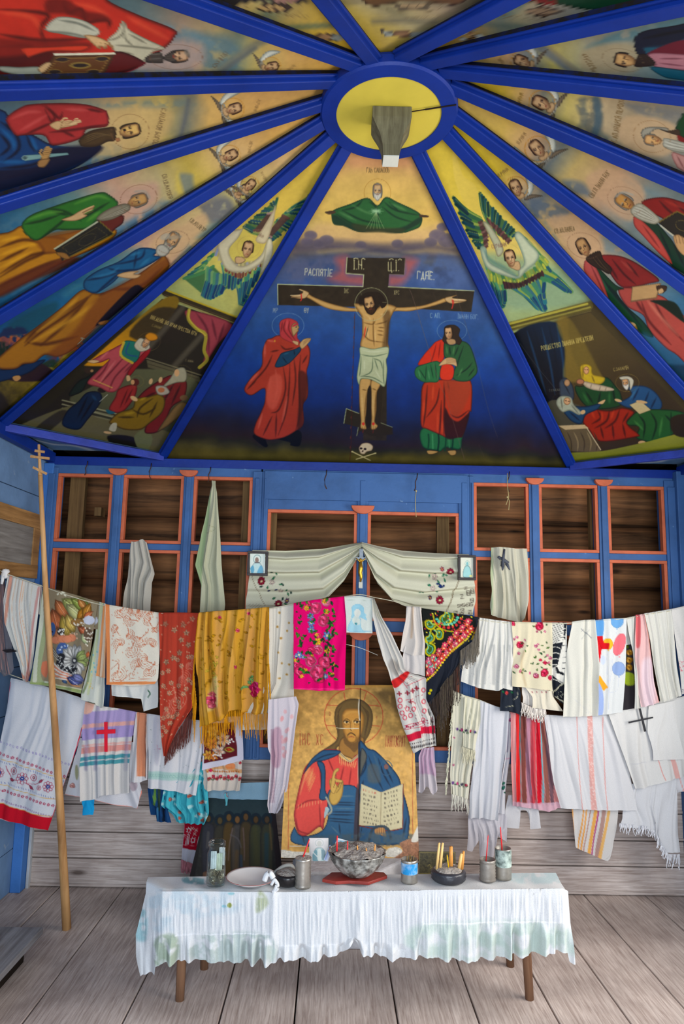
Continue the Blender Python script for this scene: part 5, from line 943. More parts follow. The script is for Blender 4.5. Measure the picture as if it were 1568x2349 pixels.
# flat roof deck above everything keeps the sky out
mb=MB();mb.box(-1.9,2.3,-1.6,4.9,3.3,3.36);tag(mb.build('roof_deck',M_dark),kind='structure')
# ---------------------------------------------------------------- floor
seams=[-1.9,-1.427,-1.084,-.727,-.379,-.104,.278,.580,.879,1.147,1.400,1.738,2.2]
mb=MB()
for a,b in zip(seams[:-1],seams[1:]): mb.box(a+.003,b-.003,-1.6,4.05,-.04,0)
fl=mb.build('floor',M_floor,bevel=.003);tag(fl,kind='structure')
mb=MB();mb.box(-1.9,2.3,-1.6,4.7,-.08,-.042);tag(mb.build('floor_joists',M_dark),kind='structure')
# ---------------------------------------------------------------- back wall: grey boards below, painted lattice above, logs behind
zs=[0,.147,.281,.424,.565,.668]
mb=MB()
for a,b in zip(zs[:-1],zs[1:]):
    mb.box(-1.66,2.02,4.0,4.04,a+.003,b-.002);mb.box(-1.66,2.02,3.992,4.0,a+.006,a+.02)
tag(mb.build('wall_back',M_grey,bevel=.003),kind='structure')
mb=MB();mb.box(-1.66,2.02,4.045,4.06,0,.67);tag(mb.build('wall_back_lining',M_dark),kind='structure')
mb=MB();mb.box(-1.66,2.02,3.93,4.04,.668,.69);tag(mb.build('trim_sill',M_grey,bevel=.004),kind='structure')
Yf,Yk=3.93,4.02
mb=MB()
for i,(zc,r) in enumerate([(.62,.20),(1.0,.19),(1.37,.19),(1.72-.02,.18),(2.06-.0,.185),(2.45,.2)]): pass
lj=[.6,.92,1.27,1.667,2.067,2.45]
for a,b in zip(lj[:-1],lj[1:]):
    zc=(a+b)/2;r=(b-a)/2;n=20;V=[];F=[];nx=60
    for ix in range(nx):
        x=-1.8+ix*4.0/(nx-1)
        for k in range(n):
            an=math.pi*k/(n-1)-math.pi/2;rr=1+.03*math.sin(x*7+k)+.02*math.sin(x*19+k*2.1)
            V.append((x,4.42-math.cos(an)*r*.8*rr,zc+math.sin(an)*r*1.01))
    for ix in range(nx-1):
        for k in range(n-1): F.append((ix*n+k,ix*n+k+1,(ix+1)*n+k+1,(ix+1)*n+k))
    m1=MB();m1.add(V,F);tag(m1.build('wall_log',M_log,smooth=True),kind='structure')
mb=MB();mb.box(-1.95,2.35,4.6,4.66,-.08,3.4);mb.box(-1.95,-1.9,1.9,4.66,-.08,3.4);mb.box(2.3,2.35,3.2,4.66,-.08,3.4);mb.box(-1.95,2.35,-1.5,4.66,2.42,2.46) if False else None;tag(mb.build('wall_light_stop',M_dark),kind='structure')  # outer boxes added behind the logs to close light leaks
mb=MB();mb.box(-1.66,2.02,4.03,4.40,2.30,2.33);tag(mb.build('trim_gap_cover',wood('pale_plank',(190,160,110),(140,110,70),'x')),kind='structure')
def frame(idx,x0,x1,ztop,posts,rails,header_to=2.30):
    """posts: list of (x0,x1); rails: list of (z0,z1)"""
    mb=MB();tr=MB()
    for a,b in posts:
        mb.box(a,b,Yf-.012,Yk,.69,header_to-.02);mb.box(a+.014,b-.014,Yf-.022,Yf-.012,.70,header_to-.06)
    for a,b in rails: mb.box(x0,x1,Yf,Yk,a,b)
    mb.box(x0,x1,Yf,Yk,ztop,header_to);mb.box(x0,x1,Yf,Yk,.69,.755)
    xs=[(p[1],q[0]) for p,q in zip(posts[:-1],posts[1:])];zz=sorted([.755]+[v for r in rails for v in r]+[ztop])
    for a,b in xs:
        for c,d in zip(zz[0::2],zz[1::2]):
            t=.018
            tr.box(a,b,Yf-.006,Yf+.03,d-t,d);tr.box(a,b,Yf-.006,Yf+.03,c,c+t);tr.box(a,a+t,Yf-.006,Yf+.03,c+t,d-t);tr.box(b-t,b,Yf-.006,Yf+.03,c+t,d-t)
    w=mb.build('window_%d' % idx,M_blue,bevel=.004);tag(w,kind='structure')
    t=tr.build('bead',M_terra,w,bevel=.002);t['label']='terracotta beading'
    caps=MB()
    for a,b in posts:
        if b-a > .045 and (a < -1.5 or a > 1.85): continue
        if idx != 2 and (a < -1.5 or a > 1.85 or -.5 < a < -.3 or .7 < a < .8): continue
        if idx == 2 and not .1 < a < .2: continue
        c=(a+b)/2;r=.052 if idx != 2 else .066
        for zt,sg in ((ztop+.028,-1),(1.386 if idx == 2 else None,-1),(.70,1)):
            if zt is None: continue
            out=[(c+r*1.0*math.cos(q),zt+sg*r*.72*math.sin(q)) for q in np.linspace(0,math.pi,13)]
            caps.prism(out if sg > 0 else out[::-1],Yf-.040,Yf-.014)
    if caps.v: cp=caps.build('half_round_cap',M_terra,w,bevel=.003);cp['label']='terracotta half-round caps'
    return w
rl=[(1.386,1.446),(1.817,1.853)]
frame(1,-1.64,-.42,2.245,[(-1.64,-1.575),(-1.262,-1.202),(-.858,-.802),(-.466,-.412)],rl)
frame(2,-.412,.776,2.064,[(-.412,-.375),(.135,.195),(.715,.776)],[(1.386,1.446)])
frame(3,.776,2.0,2.245,[(.776,.80),(1.118,1.175),(1.516,1.570),(1.90,1.99)],rl)
mb=MB();mb.box(-.40,.765,Yf-.018,Yf-.0005,2.12,2.285);o=mb.build('trim_header_panel',M_blue,bevel=.004);tag(o,kind='structure')
mb=MB()
for x,w in ((-1.50,.055),(-.50,.04),(-.355,.035),(.655,.045),(1.53,.012)): mb.box(x-w,x+w*.6,4.06,4.10,.69,2.3)
mb.box(-1.40,-1.36,4.05,4.12,2.02,2.07);tag(mb.build('trim_gap_studs',M_plank),kind='structure')
# ---------------------------------------------------------------- side walls
M_lb=mat('pale_blue_wall',(104,136,174),.7,.25,noise=.35,nsc=3,bump=.2,bsc=30,wear=((150,160,166),9,.66))
def planks(X0,X1,y0,y1,zlist,name,m):
    mb=MB()
    for a,b in zip(zlist[:-1],zlist[1:]): mb.box(X0,X1,y0,y1,a+.002,b-.002)
    return tag(mb.build(name,m,bevel=.002),kind='structure')
planks(-1.72,-1.655,2.0,4.02,[0,.22,.46,.70,.93,1.17,1.40,1.62,1.86,2.1,2.42],'wall_left',M_lb)
planks(-1.72,-1.655,-1.5,2.0,[0,.22,.46,.70],'wall_left',M_lb)
mb=MB();mb.box(-1.70,-1.655,-1.5,.15,.7,2.4);mb.box(-1.70,-1.655,1.65,2.0,.7,2.4);mb.box(-1.70,-1.655,.15,1.65,2.05,2.4);tag(mb.build('wall_left',M_lb),kind='structure')
mb=MB();mb.box(2.03,2.10,3.25,4.02,0,2.42);mb.box(2.03,2.10,-1.5,3.25,0,.6);mb.box(2.03,2.10,-1.5,.9,.6,2.42);mb.box(2.03,2.10,.9,3.25,1.95,2.42);tag(mb.build('wall_right',mat('grey_blue_wall',(92,120,150),.7,.25,noise=.3,nsc=4,bump=.2)),kind='structure')
mb=MB();mb.box(1.955,2.03,3.88,4.0,.0,2.33);tag(mb.build('trim_right_corner',M_blue,bevel=.004),kind='structure')
mb=MB();mb.box(-1.655,-1.60,3.91,4.0,0,2.3);tag(mb.build('trim_left_corner',mat('deep_sky_blue_paint',(60,112,180),.6,.3,noise=.2,nsc=5,bump=.15),bevel=.004),kind='structure')
mb=MB();mb.box(-1.598,-1.583,3.97,4.0,0,.67);tag(mb.build('trim_left_batten',mat('whitish_batten',(176,180,184),.8,noise=.3),bevel=.002),kind='structure')
# bare timber hatch on the left wall
hp=empty('wall_hatch',(-1.66,3.2,1.7),'bare timber panel with an ochre frame on the pale blue left wall','wall panel')
pa=lambda x,y: onX(x,y,-1.65)
mb=MB();zt,zb=pa(80,1200)[2],pa(70,1318)[2];y1=pa(84,1250)[1]
mb.box(-1.656,-1.640,2.4,y1-.05,zb+.04,zt-.03);mb.build('board',wood('hatch_board',(140,136,130),(96,90,84),'y'),hp,bevel=.002)
mb=MB();mb.box(-1.656,-1.632,2.4,y1,zt-.03,zt+.05);mb.box(-1.656,-1.632,2.4,y1,zb-.02,zb+.05);mb.box(-1.656,-1.634,y1-.08,y1,zb+.05,zt-.03);mb.build('frame',wood('hatch_frame',(176,132,80),(120,84,44),'y'),hp,bevel=.002)
# unseen wall behind the viewer, doorway added to go with the area lamp
mb=MB();mb.box(-1.7,-.85,-1.5,-1.45,0,3.3);mb.box(1.05,2.05,-1.5,-1.45,0,3.3);mb.box(-.85,1.05,-1.5,-1.45,2.4,3.3);tag(mb.build('wall_front',M_grey),kind='structure')
# ================================================================ CLOTH ON THE LINES
M_cloth=colmat('cloth',rough=.9,spec=.1,bump=.25,bsc=320,gain=.93,tl=.15)
M_thread={}
def resample(pl,m):
    p=np.asarray(pl,float);d=np.r_[0,np.cumsum(np.hypot(*np.diff(p,axis=0).T))];d=d/d[-1] if d[-1] > 0 else np.linspace(0,1,len(p))
    t=np.linspace(0,1,m);return np.stack([np.interp(t,d,p[:,0]),np.interp(t,d,p[:,1])],-1)
def Yrope(x): return np.interp(x,[-60,0,400,825,1200,1568,1650],[3.43,3.45,3.58,3.68,3.70,3.72,3.73])
def cloth(name,label,cat,rows,V=(0,0,1),dy=0,base=(214,210,200),paint=None,n=4,amp=.010,ph=0,env=.4,back=.3,wob=.8,parent=None,yfun=None,den=1.0,res=1.6,lean=0,m_=None,sharp=False,group=None,fan=0,edgeclose=True):
    R_=[np.asarray(r,float) for r in rows];R_=[np.stack([V[0]+r[:,0]/V[2],V[1]+r[:,1]/V[2]],-1) for r in R_]
    allp=np.concatenate(R_);w=allp[:,0].max()-allp[:,0].min();h=allp[:,1].max()-allp[:,1].min()
    m=int(max(14,w/1.9*den));nr=int(max(16,h/2.1*den));K=len(R_);RR=np.stack([resample(r,m) for r in R_])
    mid=RR.mean(1);hh=np.r_[0,np.cumsum(np.hypot(*np.diff(mid,axis=0).T))];hh /= hh[-1]
    v=np.linspace(0,1,nr);G=np.empty((nr,m,2))
    for j in range(m):
        for c in range(2): G[:,j,c]=np.interp(v,hh,RR[:,j,c])
    if K > 2:   # soften the joins between the rows
        for _ in range(3): G[1:-1]=(G[:-2]+2*G[1:-1]+G[2:])/4
    u=np.linspace(0,1,m)[None,:];vv=v[:,None]
    rnd=random.Random(int(allp[0,0]*7+allp[0,1]*3+ph*10));a2,a3,p2,p3=rnd.uniform(.3,.6),rnd.uniform(.2,.4),rnd.uniform(0,6),rnd.uniform(0,6)
    e=env+(1-env)*np.clip(vv*1.6,0,1)
    sd_=int(abs(allp[0,0]*3+allp[0,1])) ;uu=u+.02*np.sin(vv*3+p2)*wob+(vnoise(u*n*.9+3,vv*1.2+0*u,sd_)-.5)*1.1/n
    f=np.sin(2*np.pi*n*uu+ph+.5*wob*vv)+a2*np.sin(2*np.pi*n*1.73*uu+p2+.9*wob*vv)+a3*np.sin(2*np.pi*n*2.9*uu+p3)*np.clip(1.3-vv,.3,1)
    f=f*(.35+1.1*vnoise(u*n*.8+9,vv*1.6+0*u,sd_+5))+.9*(vnoise(u*n*2.4,vv*2.2+u*2,sd_+9)-.5)
    if sharp: f=np.sign(f)*np.abs(f)**.6
    D=(.85 if sharp else .62)*amp*e*f+.006*np.sin(5*vv+p2)*vv
    px,py=G[...,0],G[...,1]
    Yb=(yfun(px) if yfun else Yrope(px))+dy+lean*vv
    P0=onY(px,py,Yb);P3_=P0.copy();P3_[...,1] += D;P3_[...,0] += .35*D*np.cos(2*np.pi*n*uu+ph)
    x0,y0,x1,y1=allp[:,0].min()-4,allp[:,1].min()-4,allp[:,0].max()+4,allp[:,1].max()+4
    c=Paint(x0,y0,x1,y1,base,res);c.view(*V)
    if paint: paint(c)
    C=c.sample(px,py)
    if back:
        top=P3_[0];ct=C[0];parts=[];cols=[]
        hgt=(P3_[:,:,2].max(0)-P3_[:,:,2].min(0));k=max(4,int(nr*back*.5))
        for q in range(k,0,-1):
            t=q/k;b=top.copy();b[:,1] += .016+.010*t+.3*D[min(int(t*nr*back),nr-1)];b[:,2] -= back*hgt*t;parts.append(b);cols.append(C[min(int(t*back*nr),nr-1)])
        for an in (150,90,30):
            b=top.copy();b[:,1] += .008-.008*math.cos(math.radians(180-an));b[:,2] += .006*math.sin(math.radians(an));parts.append(b);cols.append(ct)
        P3_=np.concatenate([np.stack(parts),P3_]);C=np.concatenate([np.stack(cols),C])
    me=grid_mesh(name,P3_,C);o=put(name,me,M_cloth,parent)
    if parent is None: tag(o,label,cat,group)
    elif label: o['label']=label
    return o
def thread(name,parent,pts,L,n,col,V=(0,0,1),dy=0,yfun=None,rad=.0012,drop=(0,1),jit=.25,wav=.004,label=None,zig=True,tip=None,curve=0):
    """a fringe: n threads hanging from a polyline; L in view pixels (or (L0,L1) along the line)"""
    p=resample(np.stack([V[0]+np.asarray(pts,float)[:,0]/V[2],V[1]+np.asarray(pts,float)[:,1]/V[2]],-1),n);mb=MB();rnd=random.Random(n*13+int(p[0,0]))
    for i in range(n):
        t=i/max(n-1,1);l=(L if not hasattr(L,'__len__') else L[0]+(L[1]-L[0])*t)/V[2]*rnd.uniform(1-jit,1+jit*.4)
        x,y=p[i];x += rnd.uniform(-.8,.8);Y=float((yfun or Yrope)(x))+dy+rnd.uniform(-.004,.004);a=rnd.uniform(0,6);q=[]
        for k in range(6):
            s=k/5;xx=x+drop[0]*l*s+wav*600*math.sin(a+s*5)*s*.5;yy=y+drop[1]*l*s;w=onY(xx,yy,Y+wav*math.cos(a+4*s)*s);q.append(w)
        mb.tube(q,[rad*(1 if k < 4 else .8) for k in range(6)],4,False)
        if tip: mb.tube([q[-1],q[-1]-[0,0,tip]],[rad*1.5,rad*1.2],5)
    key='thread_%d_%d_%d' % tuple(col)
    o=mb.build(name,mat(key,col,.85,.1,noise=.25,nsc=60,bump=0),parent,smooth=True)
    o['kind']='stuff'
    if label: o['label']=label
    return o
# ---- motifs
def rose(p,x,y,r,c,l=None,seed=0):
    rnd=random.Random(int(x*3+y*7+seed));d=tuple(v*.62 for v in c);h=tuple(min(255,v*1.0+70) for v in c)
    pts=[(x+r*(1+.18*rnd.uniform(-1,1))*math.cos(a),y+r*(1+.18*rnd.uniform(-1,1))*math.sin(a)) for a in np.linspace(0,2*math.pi,9)[:-1]]
    p.fill(pts,c,edge=r*.5,ecol=d)
    for k in range(5):
        a=k*1.257+rnd.uniform(0,1);p.line([(x+.75*r*math.cos(a),y+.75*r*math.sin(a)),(x+.62*r*math.cos(a+.6),y+.62*r*math.sin(a+.6)),(x+.35*r*math.cos(a+1.1),y+.35*r*math.sin(a+1.1))],r*.2,h if k%2 else d,.75)
    p.ell(x,y,r*.25,r*.22,l or d)
def flower(p,x,y,r,c,ctr=(230,190,60),n=6,ring=None):
    for k in range(n):
        a=2*math.pi*k/n+x;p.ell(x+.6*r*math.cos(a),y+.6*r*math.sin(a),r*.42,r*.3,c,rot=math.degrees(a),edge=r*.2)
    p.ell(x,y,r*.28,r*.28,ctr)
def leaf(p,x,y,r,a,c=(40,120,50)):
    ca,sa=math.cos(a),math.sin(a);q=[(x,y),(x+r*.5*ca-r*.28*sa,y+r*.5*sa+r*.28*ca),(x+r*ca,y+r*sa),(x+r*.5*ca+r*.28*sa,y+r*.5*sa-r*.28*ca)]
    p.fill(q,c,edge=r*.2);p.line([(x,y),(x+r*ca,y+r*sa)],r*.08,tuple(v*.5 for v in c),.6)
def paisley(p,x,y,r,a,c,fill=None,n=3,w=2):
    ca,sa=math.cos(a),math.sin(a)
    base=[(0,-1),(.7,-.7),(.85,0),(.5,.7),(0,.9),(-.45,.6),(-.5,.1),(-.2,-.35),(-.55,-1.3),(-.9,-1.5)]
    for k in range(n):
        s_=1-k*.27;q=[(x+r*s_*(px_*ca-py_*sa),y+r*s_*(px_*sa+py_*ca)) for px_,py_ in base]
        if fill and k == 0: p.fill(q,fill)
        p.line(q,w,c,.9)
def dots(p,box,n,r,c,seed=0,alpha=1):
    rnd=random.Random(seed)
    for _ in range(n): p.ell(rnd.uniform(box[0],box[2]),rnd.uniform(box[1],box[3]),r,r,c,alpha=alpha)
A1=(0,1290,3.92);A2=(0,1560,3.92);A3=(340,1360,4.3556);A4=(320,1600,4.1263);A5=(640,1340,3.2667);A6=(620,1560,3.5636);A7=(960,1360,4.6118);A8=(1240,1380,4.7805)
B1=(940,1560,4.3556);B2=(1220,1600,4.5057);V9=(0,960,2.6133);V10=(540,1040,2.6133);V11=(1040,1050,2.9697)
# ---------------- garments hung on the lattice behind the lines
yw=lambda x: 3.885+0*x
cloth('hung_shirt','crumpled off-white cloth hung over the crossbar of the left lattice, second pane','cloth',
  [[(785,738),(810,740),(855,722),(876,742)],[(770,860),(830,850),(880,870),(920,930)],[(760,960),(900,985)],[(748,1100),(898,1100)],[(742,1180),(900,1190)]],V9,dy=0,base=(196,190,176),n=3,amp=.022,back=0,yfun=yw,env=.6)
o=cloth('hung_towel','long white towel knotted to a hook, hanging in front of the left lattice','towel',
  [[(1268,372),(1292,374)],[(1270,400),(1292,402)],[(1262,428),(1300,440)],[(1205,720),(1318,720)],[(1168,880),(1328,880)],[(1205,1000),(1340,1020)],[(1200,1090),(1348,1115)],[(1196,1165),(1345,1150)]],V9,base=(196,196,166),n=2,amp=.018,back=0,yfun=yw,env=.3,
  paint=lambda p: (p.fill([(1262,440),(1205,720),(1168,880),(1205,1010),(1215,860),(1250,600)],(156,176,132),soft=5),p.line([(1235,690),(1290,660),(1250,640)],3,(150,150,110),.6)))
cloth('hung_cloth','off-white cloth over the crossbar of the right lattice, tied with a dark bow','cloth',
  [[(255,612),(330,608),(420,618),(500,620)],[(250,800),(510,800)],[(248,960),(502,980)],[(246,1070),(330,1095),(470,1125),(484,1080)]],V11,base=(206,202,180),n=2.5,amp=.022,back=0,yfun=yw,env=.5,
  paint=lambda p: (p.fill([(385,760),(400,860),(440,1000),(470,1110),(440,1110),(400,940)],(150,146,130),soft=4,alpha=.7),p.fill([(250,620),(270,620),(262,1060),(248,1060)],(176,192,150),soft=6,alpha=.8)))
bw=empty('bow_ribbon',onY(1150,1290,3.85),'dark grey ribbon bow pinned on the white cloth of the right lattice','ribbon')
mb=MB();Q=lambda x,y,Y=3.845: onY(1040+x/2.9697,1050+y/2.9697,Y)
mb.tube([Q(345,625),(Q(338,680,3.83)),Q(332,740)],[.006,.008,.011],8);mb.tube([Q(300,675),Q(335,690),Q(370,720)],[.006,.009,.011],8);mb.tube([Q(335,740),Q(332,768)],[.009,.003],8);mb.tube([Q(360,720),Q(382,765)],[.010,.003],8);mb.tube([Q(305,672),Q(318,690)],[.008,.006],8)
mb.build('ribbon',mat('bow_grey',(74,78,88),.7,noise=.2,bump=.1),bw,smooth=True)
# ---------------- the swagged white curtain around the crucifix
def swag_paint_l(p):
    p.line([(95,735),(140,840),(180,915)],3,(90,60,40),.7);
    for x,y in ((155,765),(258,900)): flower(p,x,y,24,(150,30,52),(220,200,150),9)
    for x,y in ((220,770),(270,825)): flower(p,x,y,17,(216,186,176),(230,220,190),5)
    for x,y in ((210,820),(232,822)): leaf(p,x,y,24,x,(40,50,110))
    for k,(x,y) in enumerate(((205,715),(240,715),(235,745),(290,790),(300,830),(260,780),(330,830),(240,865),(320,860),(275,880),(290,895),(195,790),(165,795))): leaf(p,x,y,22,k*1.3,(60,140,96) if k%3 else (40,80,70))
    flower(p,308,882,15,(90,40,90))
    for k in range(8): p.line([(75+k*10,900),(90+k*10,930)],2,(120,110,100),.6)
def swag_paint_r(p):
    for x,y in ((1285,708),(1222,878)): flower(p,x,y,25,(160,34,60),(220,200,150),9)
    flower(p,1235,690,13,(190,60,100));flower(p,1165,865,12,(90,40,90))
    for x,y in ((1195,745),(1180,805)): flower(p,x,y,19,(216,190,180),(230,220,190),5)
    for x,y in ((1220,778),(1235,800)): leaf(p,x,y,26,x,(30,60,130));leaf(p,x,y,22,x+2,(30,60,130))
    for k,(x,y) in enumerate(((1185,722),(1250,720),(1275,740),(1160,750),(1200,830),(1115,830),(1130,845),(1240,745),(1210,760),(1165,780),(1255,770),(1150,790))): leaf(p,x,y,20,k*1.7,(60,150,110))
    p.line([(1338,755),(1300,850),(1265,950)],5,(130,110,80),.8)
    for k in range(22): p.ell(1338-3.3*k,757+8.9*k,2.2,2.2,(90,70,50))
    for (x,y) in ((1370,800),(1385,830),(1345,850),(1330,905),(1355,900),(1380,898),(1400,895),(1350,935),(1310,950),(1345,958),(1395,945),(1405,870),(1410,820)):
        p.line([(x,y),(x+18,y-3),(x+20,y+18),(x+2,y+20)],4,(84,76,66),.8,smooth=False,closed=True);p.ell(x+10,y+9,5,5,(90,80,70),alpha=.6)
yc=lambda x: 3.86+0*x
cur=empty('swag_curtain',onY(828,1246,3.87),'white curtain looped up in two swags with embroidered red flowers','curtain')
def swag(rows,label,pf,ph):
    # cross folds that run along the drape from the nail to the outer corner
    R_=[resample(np.stack([V10[0]+np.asarray(r)[:,0]/V10[2],V10[1]+np.asarray(r)[:,1]/V10[2]],-1),130) for r in rows];R_=np.stack(R_);k=len(R_);nv=90
    v=np.linspace(0,1,nv);G=np.stack([np.stack([np.interp(v,np.linspace(0,1,k),R_[:,j,c]) for j in range(130)],1) for c in range(2)],-1)
    for _ in range(10): G[1:-1]=(G[:-2]+2*G[1:-1]+G[2:])/4
    u=np.linspace(0,1,130)[None,:];vv=v[:,None]
    D=.020*(np.sin(2*np.pi*(4.2*vv**.8)+ph+.6*u)+.4*np.sin(2*np.pi*7.3*vv+ph*2+u))*(1-.75*np.clip(vv-.62,0,1)/.38)*(.5+.5*np.sin(np.pi*u))
    P_=onY(G[...,0],G[...,1],3.855+0*G[...,0]);P_[...,1] += D;P_[...,2] += .35*D
    a=np.concatenate(rows);c=Paint(V10[0]+a[:,0].min()/V10[2]-5,V10[1]+a[:,1].min()/V10[2]-5,V10[0]+a[:,0].max()/V10[2]+5,V10[1]+a[:,1].max()/V10[2]+5,(214,212,186),1.7);c.view(*V10);pf(c)
    o=put('swag',grid_mesh('swag',P_,c.sample(G[...,0],G[...,1])),M_cloth,cur);o['label']=label
swag([[(758,535),(690,545),(520,575),(300,588),(100,582)],[(757,545),(680,570),(500,640),(300,655),(92,640)],[(756,558),(680,610),(500,715),(300,720),(84,720)],[(754,572),(650,700),(520,790),(340,800),(75,800)],[(750,590),(660,740),(540,860),(380,890),(62,880)],[(744,600),(650,765),(560,860),(420,900),(250,930),(60,935)]],'left swag with red and blue flowers',swag_paint_l,0)
swag([[(756,535),(850,560),(1000,590),(1200,605),(1400,608)],[(757,548),(860,590),(1000,650),(1200,660),(1412,650)],[(758,560),(850,640),(980,720),(1180,740),(1425,745)],[(762,575),(840,720),(950,800),(1130,830),(1435,800)],[(766,590),(830,740),(930,860),(1080,890),(1438,880)],[(772,610),(850,780),(940,880),(1060,935),(1240,955),(1420,970)]],'right swag with lace corner',swag_paint_r,1)
# ---------------- clothes lines
def rope(name,pts,dy,label,rad=.0022,col=(190,184,160),V=(0,0,1)):
    p=smooth_pts(np.asarray(pts,float),False,5);P_=onY(p[:,0],p[:,1],Yrope(p[:,0])+dy);mb=MB();mb.tube(list(P_),rad,6)
    return tag(mb.build(name,mat('rope_%d' % col[0],col,.9,noise=.3,nsc=60),smooth=True),label,'clothes line')
UL=[(0,1308),(20,1318),(97,1345),(160,1367),(222,1385),(300,1400),(362,1407),(455,1409),(540,1404),(617,1396),(675,1385),(745,1374),(790,1368),(825,1364),(856,1370),(905,1380),(930,1390),(966,1397),(1030,1410),(1090,1421),(1172,1430),(1265,1431),(1340,1427),(1436,1418),(1500,1407),(1568,1398),(1640,1386)]
rope('clothes_line',UL,.004,'upper clothes line sagging across the whole room with scarves over it')
rope('clothes_line',[(-40,1530),(28,1549),(110,1580),(195,1609),(255,1625),(340,1643),(400,1652),(465,1657),(560,1650),(620,1628),(680,1600)],.075,'lower left clothes line holding the purple striped towel')
rope('clothes_line',[(1030,1580),(1060,1594),(1100,1606),(1165,1633),(1210,1645),(1255,1650),(1330,1648),(1395,1640),(1480,1622),(1568,1600),(1640,1585)],.075,'lower right clothes line holding the red striped towel')
rope('cord',[(792,1478),(825,1486),(866,1503)],.02,'thin white cord strung across the centre post below the blue print',.0015,(200,196,180))
# ---------------- upper line, from the left
def stripes_v(p,xs,y0,y1,w,c,slant=0,alpha=.8):
    for x in xs: p.line([(x,y0),(x+slant,y1)],w,c,alpha,smooth=False)
def P_u0(p):
    for k in range(9): p.line([(40-k*6,180),(20-k*5,600),(100-k*14,1000)],7,(180,130,120) if k%2 else (90,90,98),.8)
o=cloth('striped_scarf','dark grey and pink striped scarf with a black tassel at the far left edge','scarf',
  [[(-20,200),(30,150)],[(-30,500),(45,450)],[(-30,700),(110,730)],[(-20,950),(130,960)],[(30,1030),(105,1000)]],A1,dy=.045,base=(110,108,116),paint=P_u0,n=2,amp=.012)
thread('tassel',o,[(20,790),(60,810)],95,26,(44,40,44),A1,dy=.0,drop=(.95,-.1),rad=.0016,wav=.004)
kn=MB();kn.lathe(onY(13,1310,3.455),[(.0,.012),(.014,.008),(.018,-.004),(.010,-.016),(.016,-.03),(.004,-.036)],12,wob=lambda a,i: .2*math.sin(3*a+i));kn.tube([onY(8,1315,3.45),onY(4,1340,3.45)],[.011,.006],8)
tag(kn.build('rope_knot',mat('white_rag',(214,210,206),.9,noise=.2,nsc=40),smooth=True),'white rag knot tying the upper line at the left wall','knot')
def P_u1(p):
    for x,w,c in ((100,26,(206,130,104)),(150,4,(200,160,130)),(180,4,(190,160,140)),(216,5,(214,140,96)),(232,3,(206,150,110)),(270,4,(190,170,150)),(310,4,(190,176,150))):
        p.line([(x,120),(x-40,420),(x-60 if x<120 else x+10,760),(210 if x<120 else x*.3+190,1040)],w,c,.75)
    p.line([(352,230),(300,560),(240,1060)],26,(190,110,104),.6);p.line([(85,120),(20,500),(60,700)],8,(120,110,116),.6)
cloth('striped_towel','white towel with thin orange stripes, first on the upper line left of the pole','towel',
  [[(72,118),(160,146),(368,215)],[(30,340),(350,420)],[(40,540),(320,620)],[(110,740),(300,820)],[(170,900),(280,950)],[(205,1060),(240,1080)]],A1,dy=.012,base=(206,204,196),paint=P_u1,n=3.5,amp=.010)
